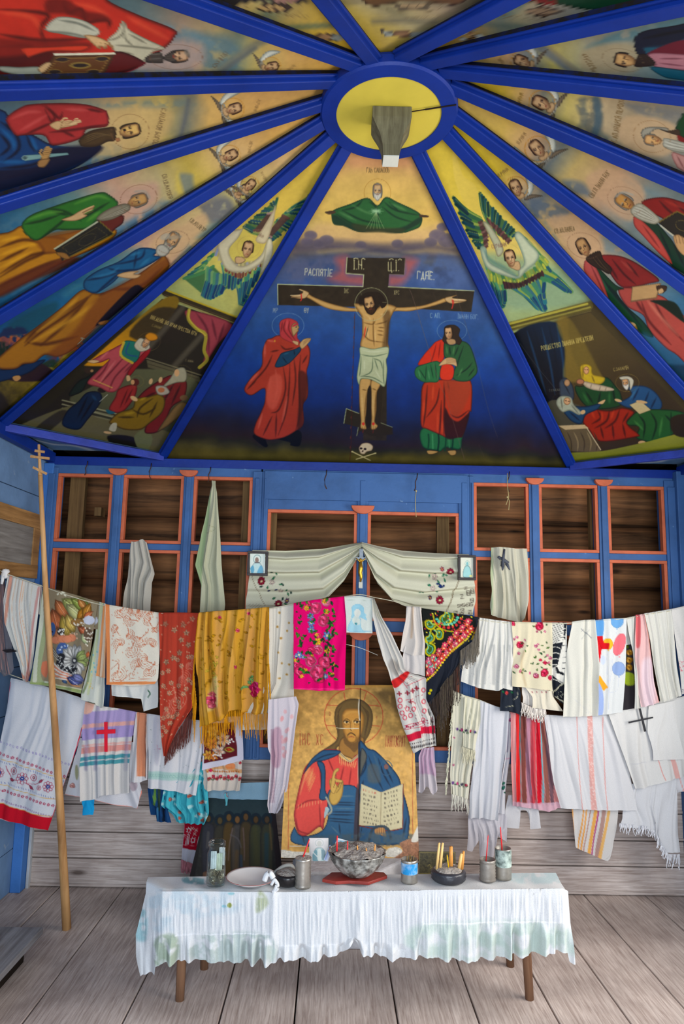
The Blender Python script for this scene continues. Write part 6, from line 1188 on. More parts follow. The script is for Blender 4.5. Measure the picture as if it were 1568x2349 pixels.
def P_u2(p):
    p.fill([(370,210),(430,230),(400,1040),(440,1080),(735,1130),(725,1180),(270,1095),(330,700)],(150,160,120),soft=3);p.line([(400,300),(330,800),(320,1060)],40,(206,206,190),.8);p.fill([(430,240),(880,350),(830,700),(745,1130),(470,1075),(370,1030),(400,700)],(140,126,100),soft=2)
    p.line([(280,1090),(470,1100),(728,1160)],26,(140,156,96),.95);p.line([(470,1095),(735,1140)],8,(210,206,180),.9)
    for (x,y,r,a,c) in ((500,340,150,1.0,(206,120,70)),(470,420,170,1.3,(200,110,66)),(560,330,190,.6,(190,196,110)),(600,380,180,.7,(206,206,140)),(640,330,150,.5,(160,176,80)),(700,330,90,.9,(214,140,70)),(780,400,110,2.2,(196,130,40)),(810,370,110,2.0,(206,140,50)),(830,440,80,2.4,(222,120,70)),(560,480,150,1.3,(190,160,70)),(600,470,130,1.2,(214,180,90)),(520,580,110,1.6,(190,120,80)),(700,580,110,.6,(206,110,70)),(740,640,80,1.2,(190,200,150))):
        r *= 1.35;leaf(p,x,y,r,a,c);p.line([(x+6,y+6),(x+r*.85*math.cos(a),y+r*.85*math.sin(a))],8,tuple(min(255,v+50) for v in c),.8,taper=True);p.line([(x+14,y),(x+r*.8*math.cos(a-.14),y+r*.8*math.sin(a-.14))],4,(90,60,40),.6)
    p.ell(700,540,70,36,(150,110,60),edge=8);p.ell(800,520,50,40,(196,200,214));p.ell(790,650,40,60,(96,76,60));p.ell(545,622,34,34,(60,50,44));p.ell(560,790,54,70,(70,96,150));p.ell(470,600,30,60,(60,90,140))
    for (bx,n_,c) in (((660,510,760,570),14,(230,220,200)),((760,590,830,760),18,(230,220,200)),((520,600,575,650),12,(230,230,220)),((520,740,610,850),16,(200,214,230)),((440,570,490,660),9,(30,30,60)),((510,240,600,300),18,(230,226,200)),((560,640,700,690),8,(222,180,150)),((830,600,840,640),3,(230,226,210))): dots(p,bx,n_,7,c,int(bx[0]))
    for (x,y) in ((500,700),(560,690),(640,680),(600,690)): p.ell(x,y,42,34,(214,132,96),edge=5,ecol=(170,90,60))
    for k in range(16):
        a=k*math.pi/8;leaf(p,668+22*math.cos(a),882+22*math.sin(a),125 if 2<k<14 else 105,a,(216,214,208) if not (k in (0,1,15,14)) else (170,186,110));p.line([(668+30*math.cos(a+.1),882+30*math.sin(a+.1)),(668+104*math.cos(a+.1),882+104*math.sin(a+.1))],2.5,(90,86,84),.6)
    p.ell(668,884,26,26,(60,60,66));p.ell(668,884,12,12,(220,216,206));
    for x,y in ((540,900),(575,960),(625,970),(660,960),(550,850)): p.ell(x,y,36,34,(40,40,44))
    dots(p,(510,840,560,990),26,5,(220,220,214),3);dots(p,(560,930,690,1000),30,5,(220,220,214),4)
    for k in range(7): p.line([(460,880+k*26),(540,960+k*14),(640,1010+k*10)],12,(220,130,100) if k%2 else (222,216,210),.85)
    for k in range(6): p.line([(470,760+k*12),(520,830+k*10)],5,(200,200,196) if k%2 else (60,54,50),.8)
    leaf(p,600,1040,150,.3,(96,104,170));leaf(p,650,1010,120,.5,(130,136,190));leaf(p,560,1060,50,.6,(70,100,140));p.line([(600,1050),(640,1100),(730,1115)],6,(214,130,70),.9);p.line([(620,1045),(700,1100)],5,(214,214,224),.8)
    p.fill([(380,900),(440,900),(420,1030),(375,1000)],(190,110,80));leaf(p,790,800,60,1.8,(222,120,70))
cloth('patterned_scarf','scarf printed with a big white daisy and orange leaves, right behind the pole','scarf',
  [[(385,232),(440,240),(640,292),(880,365)],[(350,500),(835,620)],[(320,800),(790,900)],[(272,1090),(420,1110),(730,1180)]],A1,dy=.005,base=(200,204,180),paint=P_u2,n=2,amp=.006,res=2.2)
def P_u2b(p):
    p.line([(915,380),(840,900),(790,1180)],24,(196,206,150),.7);p.line([(880,370),(800,1000),(745,1170)],20,(120,136,90),.8);dots(p,(800,780,880,1000),10,8,(120,190,200),5);dots(p,(790,900,840,1180),8,6,(220,190,120),6)
cloth('narrow_towel','narrow white and pale green towel between the daisy scarf and orange-edged bandana','towel',
  [[(868,360),(944,380)],[(840,700),(950,800)],[(790,950),(945,1040)],[(730,1180),(945,1180)],[(730,1235),(860,1265),(900,1312),(935,1290)]],A1,dy=.03,base=(206,208,196),paint=P_u2b,n=2,amp=.012)
def P_u3(p):
    or_=(222,132,74)
    p.line([(965,385),(970,800),(972,1085)],40,or_,.95,smooth=False);p.line([(972,1088),(1395,1082)],26,or_,.95,smooth=False)
    rc=(190,96,60)
    for (x,y,r,a) in ((1080,450,60,1),(1160,520,55,2),(1250,460,50,.5),(1330,520,50,3),(1160,650,50,.2),(1070,730,55,4),(1250,700,75,1.2),(1180,790,80,.7),(1300,880,80,2.4),(1060,1010,80,.5),(1230,920,60,4),(1340,980,60,1),(1360,730,50,5),(1390,600,40,1),(1040,600,45,3),(1340,440,40,1),(1180,440,40,2)):
        paisley(p,x,y,r,a,rc,n=3,w=4)
        for k in range(6): p.line([(x,y),(x+r*.35*math.cos(k),y+r*.35*math.sin(k))],3,(214,120,84),.7)
    p.line([(1000,960),(1060,900),(1010,880)],4,rc);dots(p,(1000,420,1410,1060),46,5,(206,110,70),9,.8)
    p.line([(1010,1050),(1100,1060),(1180,990),(1170,1040),(1380,1050)],4,rc,.8)
ban=cloth('bandana','white bandana with orange border and rust paisley print','bandana',
  [[(942,385),(1180,425),(1428,462)],[(955,700),(1430,700)],[(958,1060),(1424,1050)],[(958,1098),(1180,1112),(1396,1092)]],A1,dy=.0,base=(222,214,196),paint=P_u3,n=1.5,amp=.005,res=2)
cloth('fold','orange-edged back layer',None,[[(930,384),(965,390)],[(900,700),(950,720)],[(862,1020),(945,1042)]],A1,dy=.018,base=(222,150,96),n=1,amp=.006,back=0,parent=ban,paint=lambda p: p.line([(955,400),(905,1020)],22,(222,214,196),.8))
cloth('lace_towel','white towel with a lace hem showing below the orange-bordered bandana','towel',
  [[(1000,1030),(1420,1050)],[(998,1120),(1425,1120)],[(1002,1200),(1270,1225),(1290,1340),(1425,1300)]],A1,dy=.035,base=(212,212,206),n=3,amp=.012,back=0,paint=lambda p: (p.line([(1330,1150),(1350,1180),(1330,1215)],10,(40,90,60),.9),p.line([(1000,1196),(1270,1222)],7,(236,236,230),.9)))
def P_u4(p):
    cr=(206,150,116)
    for k,(x,y) in enumerate(((350,320),(380,400),(330,470),(400,520),(260,370),(440,260),(310,600),(250,650),(180,690),(170,310))):
        for q in range(5): leaf(p,x,y,34,k+q*1.25,cr)
    for (x,y,r,a) in ((350,850,80,.3),(420,720,60,.8),(280,1080,110,.2),(200,1190,70,.6)): paisley(p,x,y,r,a,(196,110,90),n=4,w=7)
    for k,(x,y) in enumerate(((290,670),(330,730),(400,640),(140,800),(200,780),(150,930),(230,900),(300,930),(380,960),(400,870),(350,1010),(210,1000),(300,1090),(310,1140),(180,1160),(150,1250),(200,1230),(250,1240),(220,1300),(150,1340),(180,1380),(130,1420),(290,1210),(440,900),(430,640))):
        flower(p,x,y,27,cr,(206,90,66),6)
    dots(p,(110,900,420,1440),50,6,cr,4);dots(p,(120,240,480,620),14,7,cr,5)
    p.fill([(110,200),(500,200),(480,330),(110,330)],(150,50,34),soft=60,alpha=.25)
red=cloth('red_shawl','rust red paisley shawl hanging to a point with a brown fringe','shawl',
  [[(104,208),(300,206),(506,212)],[(108,500),(478,480)],[(112,900),(448,900)],[(116,1180),(440,1150)],[(122,1350),(300,1360)],[(135,1500),(225,1510)],[(152,1630),(175,1632)]],A3,dy=-.004,base=(176,60,42),paint=P_u4,n=2.5,amp=.009,res=2)
thread('fringe',red,[(445,1150),(330,1330),(230,1490),(172,1600)],(330,130),120,(104,58,52),A3,dy=.008,drop=(-.10,1),rad=.0011,wav=.005)
def P_u5(p):
    g=(214,160,40);t=(206,150,84)
    for (x,w,c) in ((540,90,(214,160,70)),(700,80,t),(830,70,(214,160,80)),(1010,100,t),(1150,70,(206,150,60))): p.line([(x,180),(x,1200)],w,c,.7,soft=30)
    rnd=random.Random(3)
    for k in range(90): x,y=rnd.uniform(490,1200),rnd.uniform(220,1080);leaf(p,x,y,rnd.uniform(20,50),rnd.uniform(0,6),(222,160,16) if k%3 else (206,140,20))
    for k in range(26): x,y=rnd.uniform(600,700),rnd.uniform(600,950);leaf(p,x,y,34,rnd.uniform(0,6),(226,196,60))
    for x in (540,640,760,870,960,1090,1180): p.line([(x,190),(x-10,520),(x+4,1000)],12,(150,104,16),.4,soft=10)
    for x,y in ((712,245),(892,376),(1000,205),(866,742)): rose(p,x,y,18,(220,60,90))
    p.fill([(640,850),(700,850),(700,1100),(600,1180),(610,1000)],(214,206,160),soft=20,alpha=.5)
    rose(p,625,1070,50,(226,70,100));rose(p,640,1120,36,(230,90,110));rose(p,640,1010,28,(226,90,110));rose(p,1050,950,56,(216,20,90));rose(p,1090,970,36,(220,30,100));rose(p,1040,1010,36,(206,20,80));rose(p,1065,910,28,(222,40,110))
    for k,(x,y) in enumerate(((1000,840),(980,880),(1040,850),(960,940),(990,950),(1010,890))): leaf(p,x,y,50,k*.9,(120,190,110))
    for k in range(50): x=520+(k%13)*52;y=260+(k//13)*230;p.line([(x,y),(x+14,y+40),(x-6,y+80)],6,(224,176,60),.5,taper=True)
    p.line([(515,1335),(750,1262)],8,(190,130,20),.9);p.line([(800,1180),(930,1165)],8,(190,130,20),.9);p.line([(940,1185),(1150,1215)],8,(190,130,20),.9)
yel=cloth('yellow_shawl','golden yellow gathered shawl with two pink roses and long fringe','shawl',
  [[(502,208),(700,190),(900,178),(1205,152)],[(485,500),(1195,480)],[(490,900),(1200,880)],[(500,1150),(750,1130),(930,1120),(1195,1140)],[(515,1340),(750,1262),(792,1185),(925,1165),(938,1188),(1080,1215),(1180,1200)]],A3,dy=-.012,base=(206,150,44),paint=P_u5,n=5.5,amp=.024,env=.55,sharp=True,res=2)
thread('fringe',yel,[(520,1335),(640,1300),(750,1262),(795,1185),(925,1168),(940,1190),(1080,1215),(1190,1200)],230,95,(214,146,20),A3,dy=-.014,rad=.0013,wav=.004,jit=.45)
thread('fringe',yel,[(500,210),(470,480),(455,800),(480,1100)],(300,380),60,(206,140,20),A3,dy=-.010,drop=(-.06,1),rad=.0012,wav=.003)
thread('fringe',yel,[(1200,170),(1190,500),(1215,850)],(220,300),40,(214,150,26),A3,dy=-.014,drop=(.03,1),rad=.0012,wav=.003)
def P_u6(p):
    for x,y in ((1310,198),(1405,300),(1325,452),(1330,705),(1405,715),(1290,340),(1385,380),(1300,595),(1380,815),(1310,855)): p.ell(x,y,13,13,(196,160,96));p.ell(x,y,6,6,(150,110,60))
    for (x,y) in ((1240,1130),(1390,1120)): dots(p,(x-45,y-60,x+35,y+50),34,5,(150,128,84),int(x))
    p.fill([(1450,500),(1390,900),(1370,1100),(1450,1100)],(160,150,140),soft=30,alpha=.45)
cloth('white_shawl','white cloth with small gold dots between the yellow and pink shawls','shawl',
  [[(1190,165),(1454,118)],[(1190,500),(1449,480)],[(1180,900),(1445,900)],[(1000,1150),(1450,1150)],[(922,1250),(1450,1240)],[(922,1370),(1180,1368),(1440,1335)]],A3,dy=.008,base=(214,208,194),paint=P_u6,n=2,amp=.012)
def P_u6b(p):
    rnd=random.Random(8)
    for k in range(16): x,y=rnd.uniform(1340,1440),rnd.uniform(80,560);p.ell(x,y,16,22,(222,150,150),alpha=.55)
    for k in range(9): p.line([(1240+k*4,300),(1250+k*3,700),(1230+k*6,1000)],4,(150,90,110),.35)
    p.fill([(1260,320),(1340,310),(1330,640),(1250,620)],(170,120,140),soft=20,alpha=.6)
    for k in range(14): p.line([(1215+k*13,760),(1210+k*13,1060)],2,(140,136,140),.5);
    for k in range(9): p.line([(1212,780+k*32),(1400,770+k*32)],2,(236,236,240),.5)
cloth('lace_scarf','long thin white and pink scarf with lace ends left of the big icon','scarf',
  [[(1220,20),(1480,-10)],[(1210,300),(1505,60)],[(1215,480),(1470,300)],[(1240,540),(1440,560)],[(1225,800),(1400,860)],[(1208,1020),(1335,1050)],[(1225,1095),(1300,1100)]],A4,dy=-.05,base=(206,196,202),paint=P_u6b,n=3,amp=.014,back=0)
def P_u7(p):
    for k in range(10): p.line([(100+k*3,150),(120+k*2,780)],8,(214,0,90),.2)
    for (x,y,r) in ((270,180,46),(350,130,36),(330,270,46),(290,490,36),(345,580,50),(235,575,44),(285,660,58),(300,700,44),(150,640,44),(300,385,20),(240,500,30),(130,600,30),(220,150,24)): rose(p,x,y,r,(232,40,96) if (int(x)+int(y))%3 else (240,120,150))
    for (x,y,r) in ((205,180,22),(355,205,22),(290,430,30),(360,495,26),(195,650,22),(340,130,20),(280,380,16),(120,570,16),(405,600,14),(245,540,14),(400,680,16),(170,690,16)): flower(p,x,y,r,(240,190,40),(240,120,60),6)
    for (x,y,r) in ((235,240,28),(240,290,28),(240,340,30),(360,385,34),(150,530,30),(345,690,22),(180,545,18),(130,540,18)): flower(p,x,y,r,(110,140,200),(230,220,160),6)
    rnd=random.Random(2)
    for k in range(120):
        x=130+290*rnd.random();y=115+620*rnd.random()
        if 240 < x < 330 and k%3: x += 90
        leaf(p,x,y,rnd.uniform(20,42),rnd.uniform(0,6),[(20,110,40),(60,150,40),(10,80,40)][k%3])
    for (x,y,r) in ((270,180,40),(330,270,40),(290,495,30),(345,580,44),(285,660,50),(235,575,36)): rose(p,x,y,r,(236,60,110))
    p.line([(108,785),(492,788)],8,(250,60,140),.8)
pk=cloth('pink_shawl','hot pink shawl printed with a column of roses and green leaves','shawl',
  [[(108,150),(300,120),(490,98)],[(108,400),(502,300)],[(108,785),(300,800),(492,795)]],A5,dy=-.02,base=(226,0,104),paint=P_u7,n=2.5,amp=.006,res=2.2)
def P_u8(p):
    b=(120,180,206)
    p.fill([(500,110),(690,120),(695,365),(505,362)],(206,214,206),soft=3)
    p.fill([(545,170),(590,150),(630,170),(640,230),(655,270),(610,250),(560,240),(520,330),(510,340),(540,250)],(150,200,216),edge=6,ecol=b)
    p.ell(585,215,26,32,(214,218,208));p.line([(560,200),(585,180),(620,205)],3,b,.8);p.fill([(515,350),(530,280),(560,250),(610,260),(620,340),(690,355),(600,360)],(160,204,216),edge=8,ecol=b);p.fill([(545,255),(600,255),(605,300),(560,300)],(206,216,206),soft=6);p.ell(640,232,12,12,(150,200,216));p.fill([(566,290),(586,290),(577,308)],(40,140,150))
    p.line([(505,118),(690,124)],3,(176,190,176),.8)
cloth('printed_napkin','white cloth printed in pale blue with a mother and child, beside the pink shawl','cloth',
  [[(488,100),(600,95),(700,112)],[(500,240),(700,250)],[(505,362),(600,365),(697,368)]],A5,dy=-.022,base=(212,212,200),paint=P_u8,n=1,amp=.003,res=2.4)
# long embroidered towel that hangs from the line beside the icon
def P_sash(p):
    p.fill([(840,730),(880,700),(950,655),(975,665),(940,720),(870,780)],(206,40,40),soft=3)
    rc=(206,60,80)
    for (x,y) in ((905,870),(905,915),(920,965),(1080,795),(1082,880),(1085,950),(960,935),(1005,935),(985,985),(1080,1020),(940,1000)): p.ring(x,y,14,16,7,rc,alpha=.85)
    for (x,y) in ((960,815),(1000,800),(1030,780),(900,820),(985,880)):
        for q in range(4): leaf(p,x,y,20,q*1.5,rc)
    for x0,y0,x1,y1 in ((900,700,960,780),(960,760,1090,700),(950,870,1000,860),(940,1060,1090,1020),(945,1080,1100,1040),(1000,880,1020,900),(950,1090,1100,1060)): p.line([(x0,y0),(x1,y1)],5,rc,.7)
    rnd=random.Random(5)
    for k in range(30): x=rnd.uniform(945,1160);y=1105-(x-945)*.28+rnd.uniform(-14,14);leaf(p,x,y-30,14,rnd.uniform(0,6),(200,50,90))
    for k in range(24): x=rnd.uniform(880,1080);y=rnd.uniform(690,1000);leaf(p,x,y,12,rnd.uniform(0,6),(214,110,120))
    p.fill([(945,1135),(1060,1095),(1060,1072),(1170,1062),(1170,1118),(1065,1122),(1062,1150),(970,1185)],(206,30,60),soft=2,smooth=False)
    for k in range(14): p.line([(955+k*16,1130-k*4),(965+k*16,1175-k*4)],2,(150,20,50),.6)
    for k in range(14): x=985+k*14;p.ell(x,1200-k*3.4,3.5,5,(70,60,60));p.fill([(x,1215-k*3),(x+6,1235-k*3),(x-6,1235-k*3)],(90,84,84))
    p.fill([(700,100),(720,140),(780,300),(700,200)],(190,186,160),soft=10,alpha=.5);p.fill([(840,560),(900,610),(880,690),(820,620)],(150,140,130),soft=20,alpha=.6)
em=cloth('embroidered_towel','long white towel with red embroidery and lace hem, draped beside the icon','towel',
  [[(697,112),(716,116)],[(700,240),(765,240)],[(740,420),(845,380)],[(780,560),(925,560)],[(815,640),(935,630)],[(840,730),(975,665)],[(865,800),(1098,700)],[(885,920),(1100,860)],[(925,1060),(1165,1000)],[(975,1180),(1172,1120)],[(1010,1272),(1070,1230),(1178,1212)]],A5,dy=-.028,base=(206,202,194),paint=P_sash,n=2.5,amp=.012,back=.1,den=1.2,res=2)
wt=cloth('hand_towel','short white towel in two layers left of the black-edged paisley shawl','towel',
  [[(955,172),(1062,178)],[(940,300),(1075,320)],[(915,440),(1090,440)],[(905,500),(1000,535),(1085,530)]],A5,dy=-.034,base=(206,198,190),n=2,amp=.012,back=.2,paint=lambda p: (p.line([(1000,180),(990,400)],16,(190,150,110),.5,soft=10),p.fill([(905,495),(930,500),(920,515)],(236,230,224))))
cloth('layer','longer back layer',None,[[(960,400),(1075,400)],[(925,540),(1090,540)],[(922,650),(1095,692)]],A5,dy=-.020,base=(200,194,190),n=1.5,amp=.010,back=0,parent=wt)
def P_u10(p):
    p.fill([(70,900),(230,700),(440,560),(560,430),(640,300),(640,250),(600,800),(440,1000),(75,1300)],(30,34,44),soft=3)
    Yl,Rd,Tq,Bk=(206,190,20),(206,50,50),(90,190,160),(24,28,26)
    p.fill([(30,170),(560,250),(570,420),(430,520),(260,640),(90,940),(70,940)],Bk,soft=2)
    for (x,y,r,a) in ((280,260,90,.4),(210,440,60,-.3),(110,480,60,.6),(110,600,70,.1),(120,330,60,2)): paisley(p,x,y,r,a,Yl,fill=(60,90,30),n=1,w=16);paisley(p,x,y,r*.6,a,Tq,n=1,w=9)
    for k in range(9): a=.2+k*.32;p.ell(300+150*math.cos(a),250+120*math.sin(a),15,15,Rd);p.ell(300+115*math.cos(a),245+90*math.sin(a),17,14,Tq)
    p.line([(150,220),(180,330),(260,390),(380,410),(450,360)],12,Yl,.9)
    for k in range(16):
        t=k/15;x=90+t*460;y=860-t*470+60*math.sin(t*3.14)*.0
        flower(p,x,y-12,40,[(226,70,60),(230,90,120),(214,50,50)][k%3],(250,200,170),7);flower(p,x-8-20*(k%2),y-90,34,[(230,90,60),(226,70,100)][k%2],(250,210,160),7)
    for k in range(7): flower(p,100+k*8,700+k*26,26,(214,90,130),(236,200,190),6)
    for k in range(26): t=k/25;p.ell(75+t*490,925-t*520+18*math.sin(t*9),13,11,(222,190,40))
    dots(p,(60,180,560,420),34,8,Rd,3);dots(p,(60,180,560,560),30,7,(230,214,60),4);dots(p,(80,640,200,820),12,9,Tq,6)
    for k in range(8): p.line([(560-k*9,470),(520-k*30,640),(430-k*20,900)],4,(60,66,76),.3)
    for k,(x,y) in enumerate(((125,1030),(110,1060))): p.ell(x,y,16,14,Yl)
ps=cloth('paisley_shawl','black, yellow and red paisley shawl folded to a triangle with dark fringe','shawl',
  [[(32,172),(300,215),(562,258),(635,268)],[(50,330),(600,380)],[(66,520),(520,560)],[(70,700),(440,700)],[(75,900),(420,760)],[(76,1060),(330,900)],[(95,1210),(230,1060)]],A7,dy=-.010,base=(30,34,44),paint=P_u10,n=2.2,amp=.008,res=2.4)
thread('fringe',ps,[(90,1180),(230,1030),(330,890),(430,740)],(380,330),90,(64,54,50),A7,dy=-.016,drop=(.05,1),rad=.0012,wav=.004,jit=.5,tip=.006)
thread('fringe',ps,[(230,1000),(300,900),(360,860)],(560,300),40,(84,74,62),A7,dy=-.018,drop=(-.02,1),rad=.0011,wav=.004,jit=.5,tip=.006)
thread('fringe',ps,[(640,270),(600,420),(560,520),(440,610)],(330,190),90,(112,104,92),A7,dy=-.024,drop=(.0,1),rad=.0011,wav=.003,jit=.3,tip=.005)
def P_u11(p):
    for x,w in ((540,20),(600,30),(700,16),(790,34),(900,16),(960,22)): p.line([(x,560),(x+4,760),(x,960)],w,(150,152,152),.55,soft=14)
    for x in (680,740,840,940): p.line([(x,290),(x-6,620)],8,(160,164,150),.5,soft=8)
    dots(p,(460,700,980,980),160,2.5,(160,164,166),6,.6)
cloth('sheer_towel','gathered thin white cloth behind the dark fringe right of the paisley shawl','cloth',
  [[(645,272),(800,295),(985,318)],[(600,450),(1000,470)],[(530,640),(1000,650)],[(460,800),(996,820)],[(445,938),(640,1010),(830,1040),(900,1010),(990,1035)]],A7,dy=.004,base=(214,212,204),paint=P_u11,n=5,amp=.011,env=.5)
def P_u12(p):
    for (x,y,r) in ((1280,350,44),(1072,545,40),(1330,850,44),(1390,900,26),(1335,740,22),(1290,710,16),(1000,330,22),(1250,880,26)): rose(p,x,y,r,(206,30,70))
    for (x,y,r) in ((1040,470,16),(1060,640,16),(1240,560,20),(1270,600,14),(1385,690,20),(1030,780,24),(1075,830,18),(1180,850,16),(1245,870,22),(1335,410,14),(1250,410,14),(1260,545,12),(1120,500,12),(1010,490,14),(1360,660,14),(1375,740,16)): rose(p,x,y,r,(216,110,140))
    for k,(x,y) in enumerate(((1130,560),(1115,600),(1100,520),(1320,560),(1355,540),(1355,590),(1310,620),(1240,660),(1350,670),(1240,690),(1300,660),(1250,760),(1290,780),(1260,800),(1370,800),(1390,770),(1210,760),(1180,750),(1000,830),(1110,800),(1140,830),(1100,860),(1340,350),(1200,350),(1290,400),(1370,570),(1300,640))): leaf(p,x,y,30,k*1.1,(70,130,40) if k%2 else (40,100,50))
    p.line([(1110,620),(1080,760),(1130,980)],26,(180,150,110),.4,soft=20)
    for x in range(1150,1400,42): rose(p,x,1035,10,(206,110,120));leaf(p,x+14,1035,14,0,(60,110,60))
cloth('rose_scarf','cream scarf printed with red roses and green leaves on the upper right line','scarf',
  [[(975,315),(1200,322),(1410,325)],[(1000,560),(1410,560)],[(992,820),(1405,820)],[(990,990),(1200,1010),(1410,1040)]],A7,dy=-.002,base=(216,206,176),paint=P_u12,n=2,amp=.010,res=2.2)
cloth('cream_cloth','plain cream cloth showing below the rose scarf, with a knotted white fringe beside it','cloth',
  [[(1110,980),(1410,1000)],[(1200,1100),(1430,1110)],[(1195,1215),(1530,1255)]],A7,dy=.018,base=(216,208,188),n=2,amp=.010,back=0,paint=lambda p: [rose(p,x,1050,9,(190,110,120)) for x in range(1200,1400,50)])
kf=cloth('knotted_cloth','white cloth with a thick knotted fringe above the striped serape','cloth',[[(1090,1000),(1200,1005)],[(1095,1160),(1240,1225)]],A7,dy=.03,base=(214,208,200),n=2,amp=.010,back=0)
thread('fringe',kf,[(1090,1160),(1150,1190),(1240,1225),(1340,1230)],130,46,(214,206,196),A7,dy=.022,rad=.0026,wav=.008,jit=.4)
cloth('black_scarf','black scarf end with red and green flowers below the thin white cloth','scarf',
  [[(870,985),(1060,985)],[(865,1100),(1085,1100)],[(858,1250),(960,1250),(1075,1290)]],A7,dy=.026,base=(36,42,52),n=2.5,amp=.010,back=0,paint=lambda p: (rose(p,930,1060,20,(214,60,60)),leaf(p,880,1035,36,.8,(30,150,80)),leaf(p,970,1050,32,.2,(40,140,80)),p.line([(910,1205),(1000,1195)],5,(190,186,150)),p.line([(1045,1000),(1050,1090),(1000,1130)],5,(190,186,160))))
def P_u13(p):
    blk=(28,32,40)
    for k in range(9): p.line([(1410,350+k*26),(1470,330+k*22),(1530,300+k*24)],5,blk,.95)
    p.fill([(1530,325),(1570,325),(1545,500),(1535,480)],blk,smooth=False);p.fill([(1410,540),(1525,520),(1500,620),(1470,760),(1415,800)],blk,soft=2,smooth=False)
    for k in range(6): p.line([(1410,580+k*62),(1450,572+k*62),(1500,590+k*62)],7,(220,218,206),.95)
    for k in range(5): p.line([(1520,560+k*60),(1560,556+k*60)],6,blk,.9);p.line([(1535,380+k*40),(1568,370+k*40)],5,(220,218,206),.9)
    for k in range(7): leaf(p,1450+k*14,780+k*16,44,1.2+k*.5,blk)
    p.fill([(1410,880),(1470,920),(1540,980),(1530,1180),(1430,1100)],blk,soft=2);p.line([(1415,910),(1470,930),(1520,960)],8,(220,218,206));p.line([(1420,1060),(1480,1000),(1540,950)],9,(216,210,180));p.line([(1450,1100),(1530,1150)],7,(216,210,180));dots(p,(1470,1040,1530,1110),14,4,(200,196,170),3)
cloth('zebra_scarf','narrow black and white striped scarf right of the rose scarf','scarf',
  [[(1405,325),(1568,325)],[(1405,600),(1562,560)],[(1405,860),(1555,860)],[(1415,1050),(1545,1050)],[(1430,1100),(1528,1180)]],A7,dy=.012,base=(214,212,202),paint=P_u13,n=1.5,amp=.008,res=2.4)
def P_u14(p):
    p.line([(440,300),(560,400)],9,(120,124,130),.8);p.line([(530,310),(445,410)],6,(150,154,156),.7);p.line([(440,330),(470,300)],4,(120,124,130),.8);p.line([(540,400),(565,390)],4,(120,124,130),.8)
    p.line([(330,1040),(430,1130),(560,1230)],3,(190,190,200),.7);dots(p,(330,1000,600,1240),40,2,(190,190,200),3)
cloth('cross_towel','white towel stitched with a small grey slanted cross, left of the balloon towel','towel',
  [[(345,232),(480,212),(592,208)],[(300,460),(612,420)],[(270,700),(635,700)],[(255,950),(640,800),(612,830)],[(242,1265),(400,1262),(612,1250)]][:3]+[[(256,960),(612,900)],[(242,1265),(400,1262),(612,1250)]],A8,dy=-.002,base=(212,210,198),paint=P_u14,n=2.5,amp=.012)
def P_u15(p):
    def balloon(x,y,rx,ry,c,rot=0): p.ell(x,y,rx,ry,c,rot=rot,edge=10,ecol=tuple(v*.86 for v in c));p.fill([(x-8,y+ry+14),(x,y+ry-2),(x+8,y+ry+14)],c);p.line([(x,y+ry+10),(x-20,y+ry+160),(740,1000)],2.5,(170,180,206),.5)
    p.fill([(595,215),(690,205),(680,380),(615,380)],(90,150,206),soft=3);balloon(835,215,72,76,(104,160,210));balloon(860,470,64,128,(228,110,120),18);balloon(735,465,56,64,(230,176,40));balloon(850,735,70,78,(140,164,206))
    p.fill([(612,378),(680,378),(690,450),(745,452),(742,520),(668,520),(655,600),(640,690)],(204,20,30),smooth=False);p.line([(620,400),(670,520)],4,(150,10,20));p.ell(680,640,30,50,(196,206,222));p.fill([(615,815),(650,815),(732,940),(690,980),(640,930)],(232,160,40),smooth=False)
    p.fill([(610,900),(660,930),(690,1060),(685,1240),(612,1252)],(150,170,216),soft=6)
    for k in range(5): p.line([(720+k*18,600),(735+k*4,900),(738,1180)],2.5,(180,188,208),.6)
cloth('balloon_towel','white towel printed with blue, pink and yellow balloons','towel',
  [[(592,215),(760,198),(940,190)],[(612,480),(935,480)],[(625,820),(920,820)],[(612,1252),(760,1235),(898,1215)]],A8,dy=.0,base=(212,214,212),paint=P_u15,n=1.5,amp=.008,res=2.2)
cloth('dark_floral_scarf','strip of a dark scarf with yellow flowers behind the balloon towel','scarf',
  [[(920,195),(985,200)],[(925,500),(1020,500)],[(925,900),(1030,940)],[(900,1205),(1028,1190)]],A8,dy=.04,base=(50,46,50),n=1,amp=.006,back=0,paint=lambda p: ([rose(p,970,y,34,(190,130,30)) for y in (560,640,720)],p.fill([(925,780),(1020,800),(1020,910),(930,905)],(150,170,40),soft=10),[leaf(p,950,y,50,y,(90,110,20)) for y in (420,480,520,600)]))
cloth('narrow_white_towel','narrow white towel folded beside the pale pink one','towel',
  [[(940,190),(1045,165)],[(960,330),(1045,330)],[(1010,560),(1040,560)],[(1022,820),(1090,820)],[(1028,1180),(1110,1160)]],A8,dy=.01,base=(208,208,200),n=1.5,amp=.008)
cloth('pink_towel','pale pink towel with a red fold, right of the balloon towel','towel',
  [[(1042,160),(1135,145)],[(1030,400),(1190,400)],[(1030,620),(1215,620)],[(1060,900),(1250,880)],[(1100,1160),(1200,1140),(1300,1105)]],A8,dy=-.002,base=(222,180,178),n=2,amp=.012,paint=lambda p: (p.fill([(1040,160),(1080,160),(1085,300),(1078,480),(1050,480)],(214,100,104),soft=10),p.fill([(1100,700),(1230,640),(1250,1100),(1120,1150)],(224,200,206),soft=50),p.line([(1135,150),(1230,650),(1300,1100)],16,(206,120,100),.7,soft=14)))
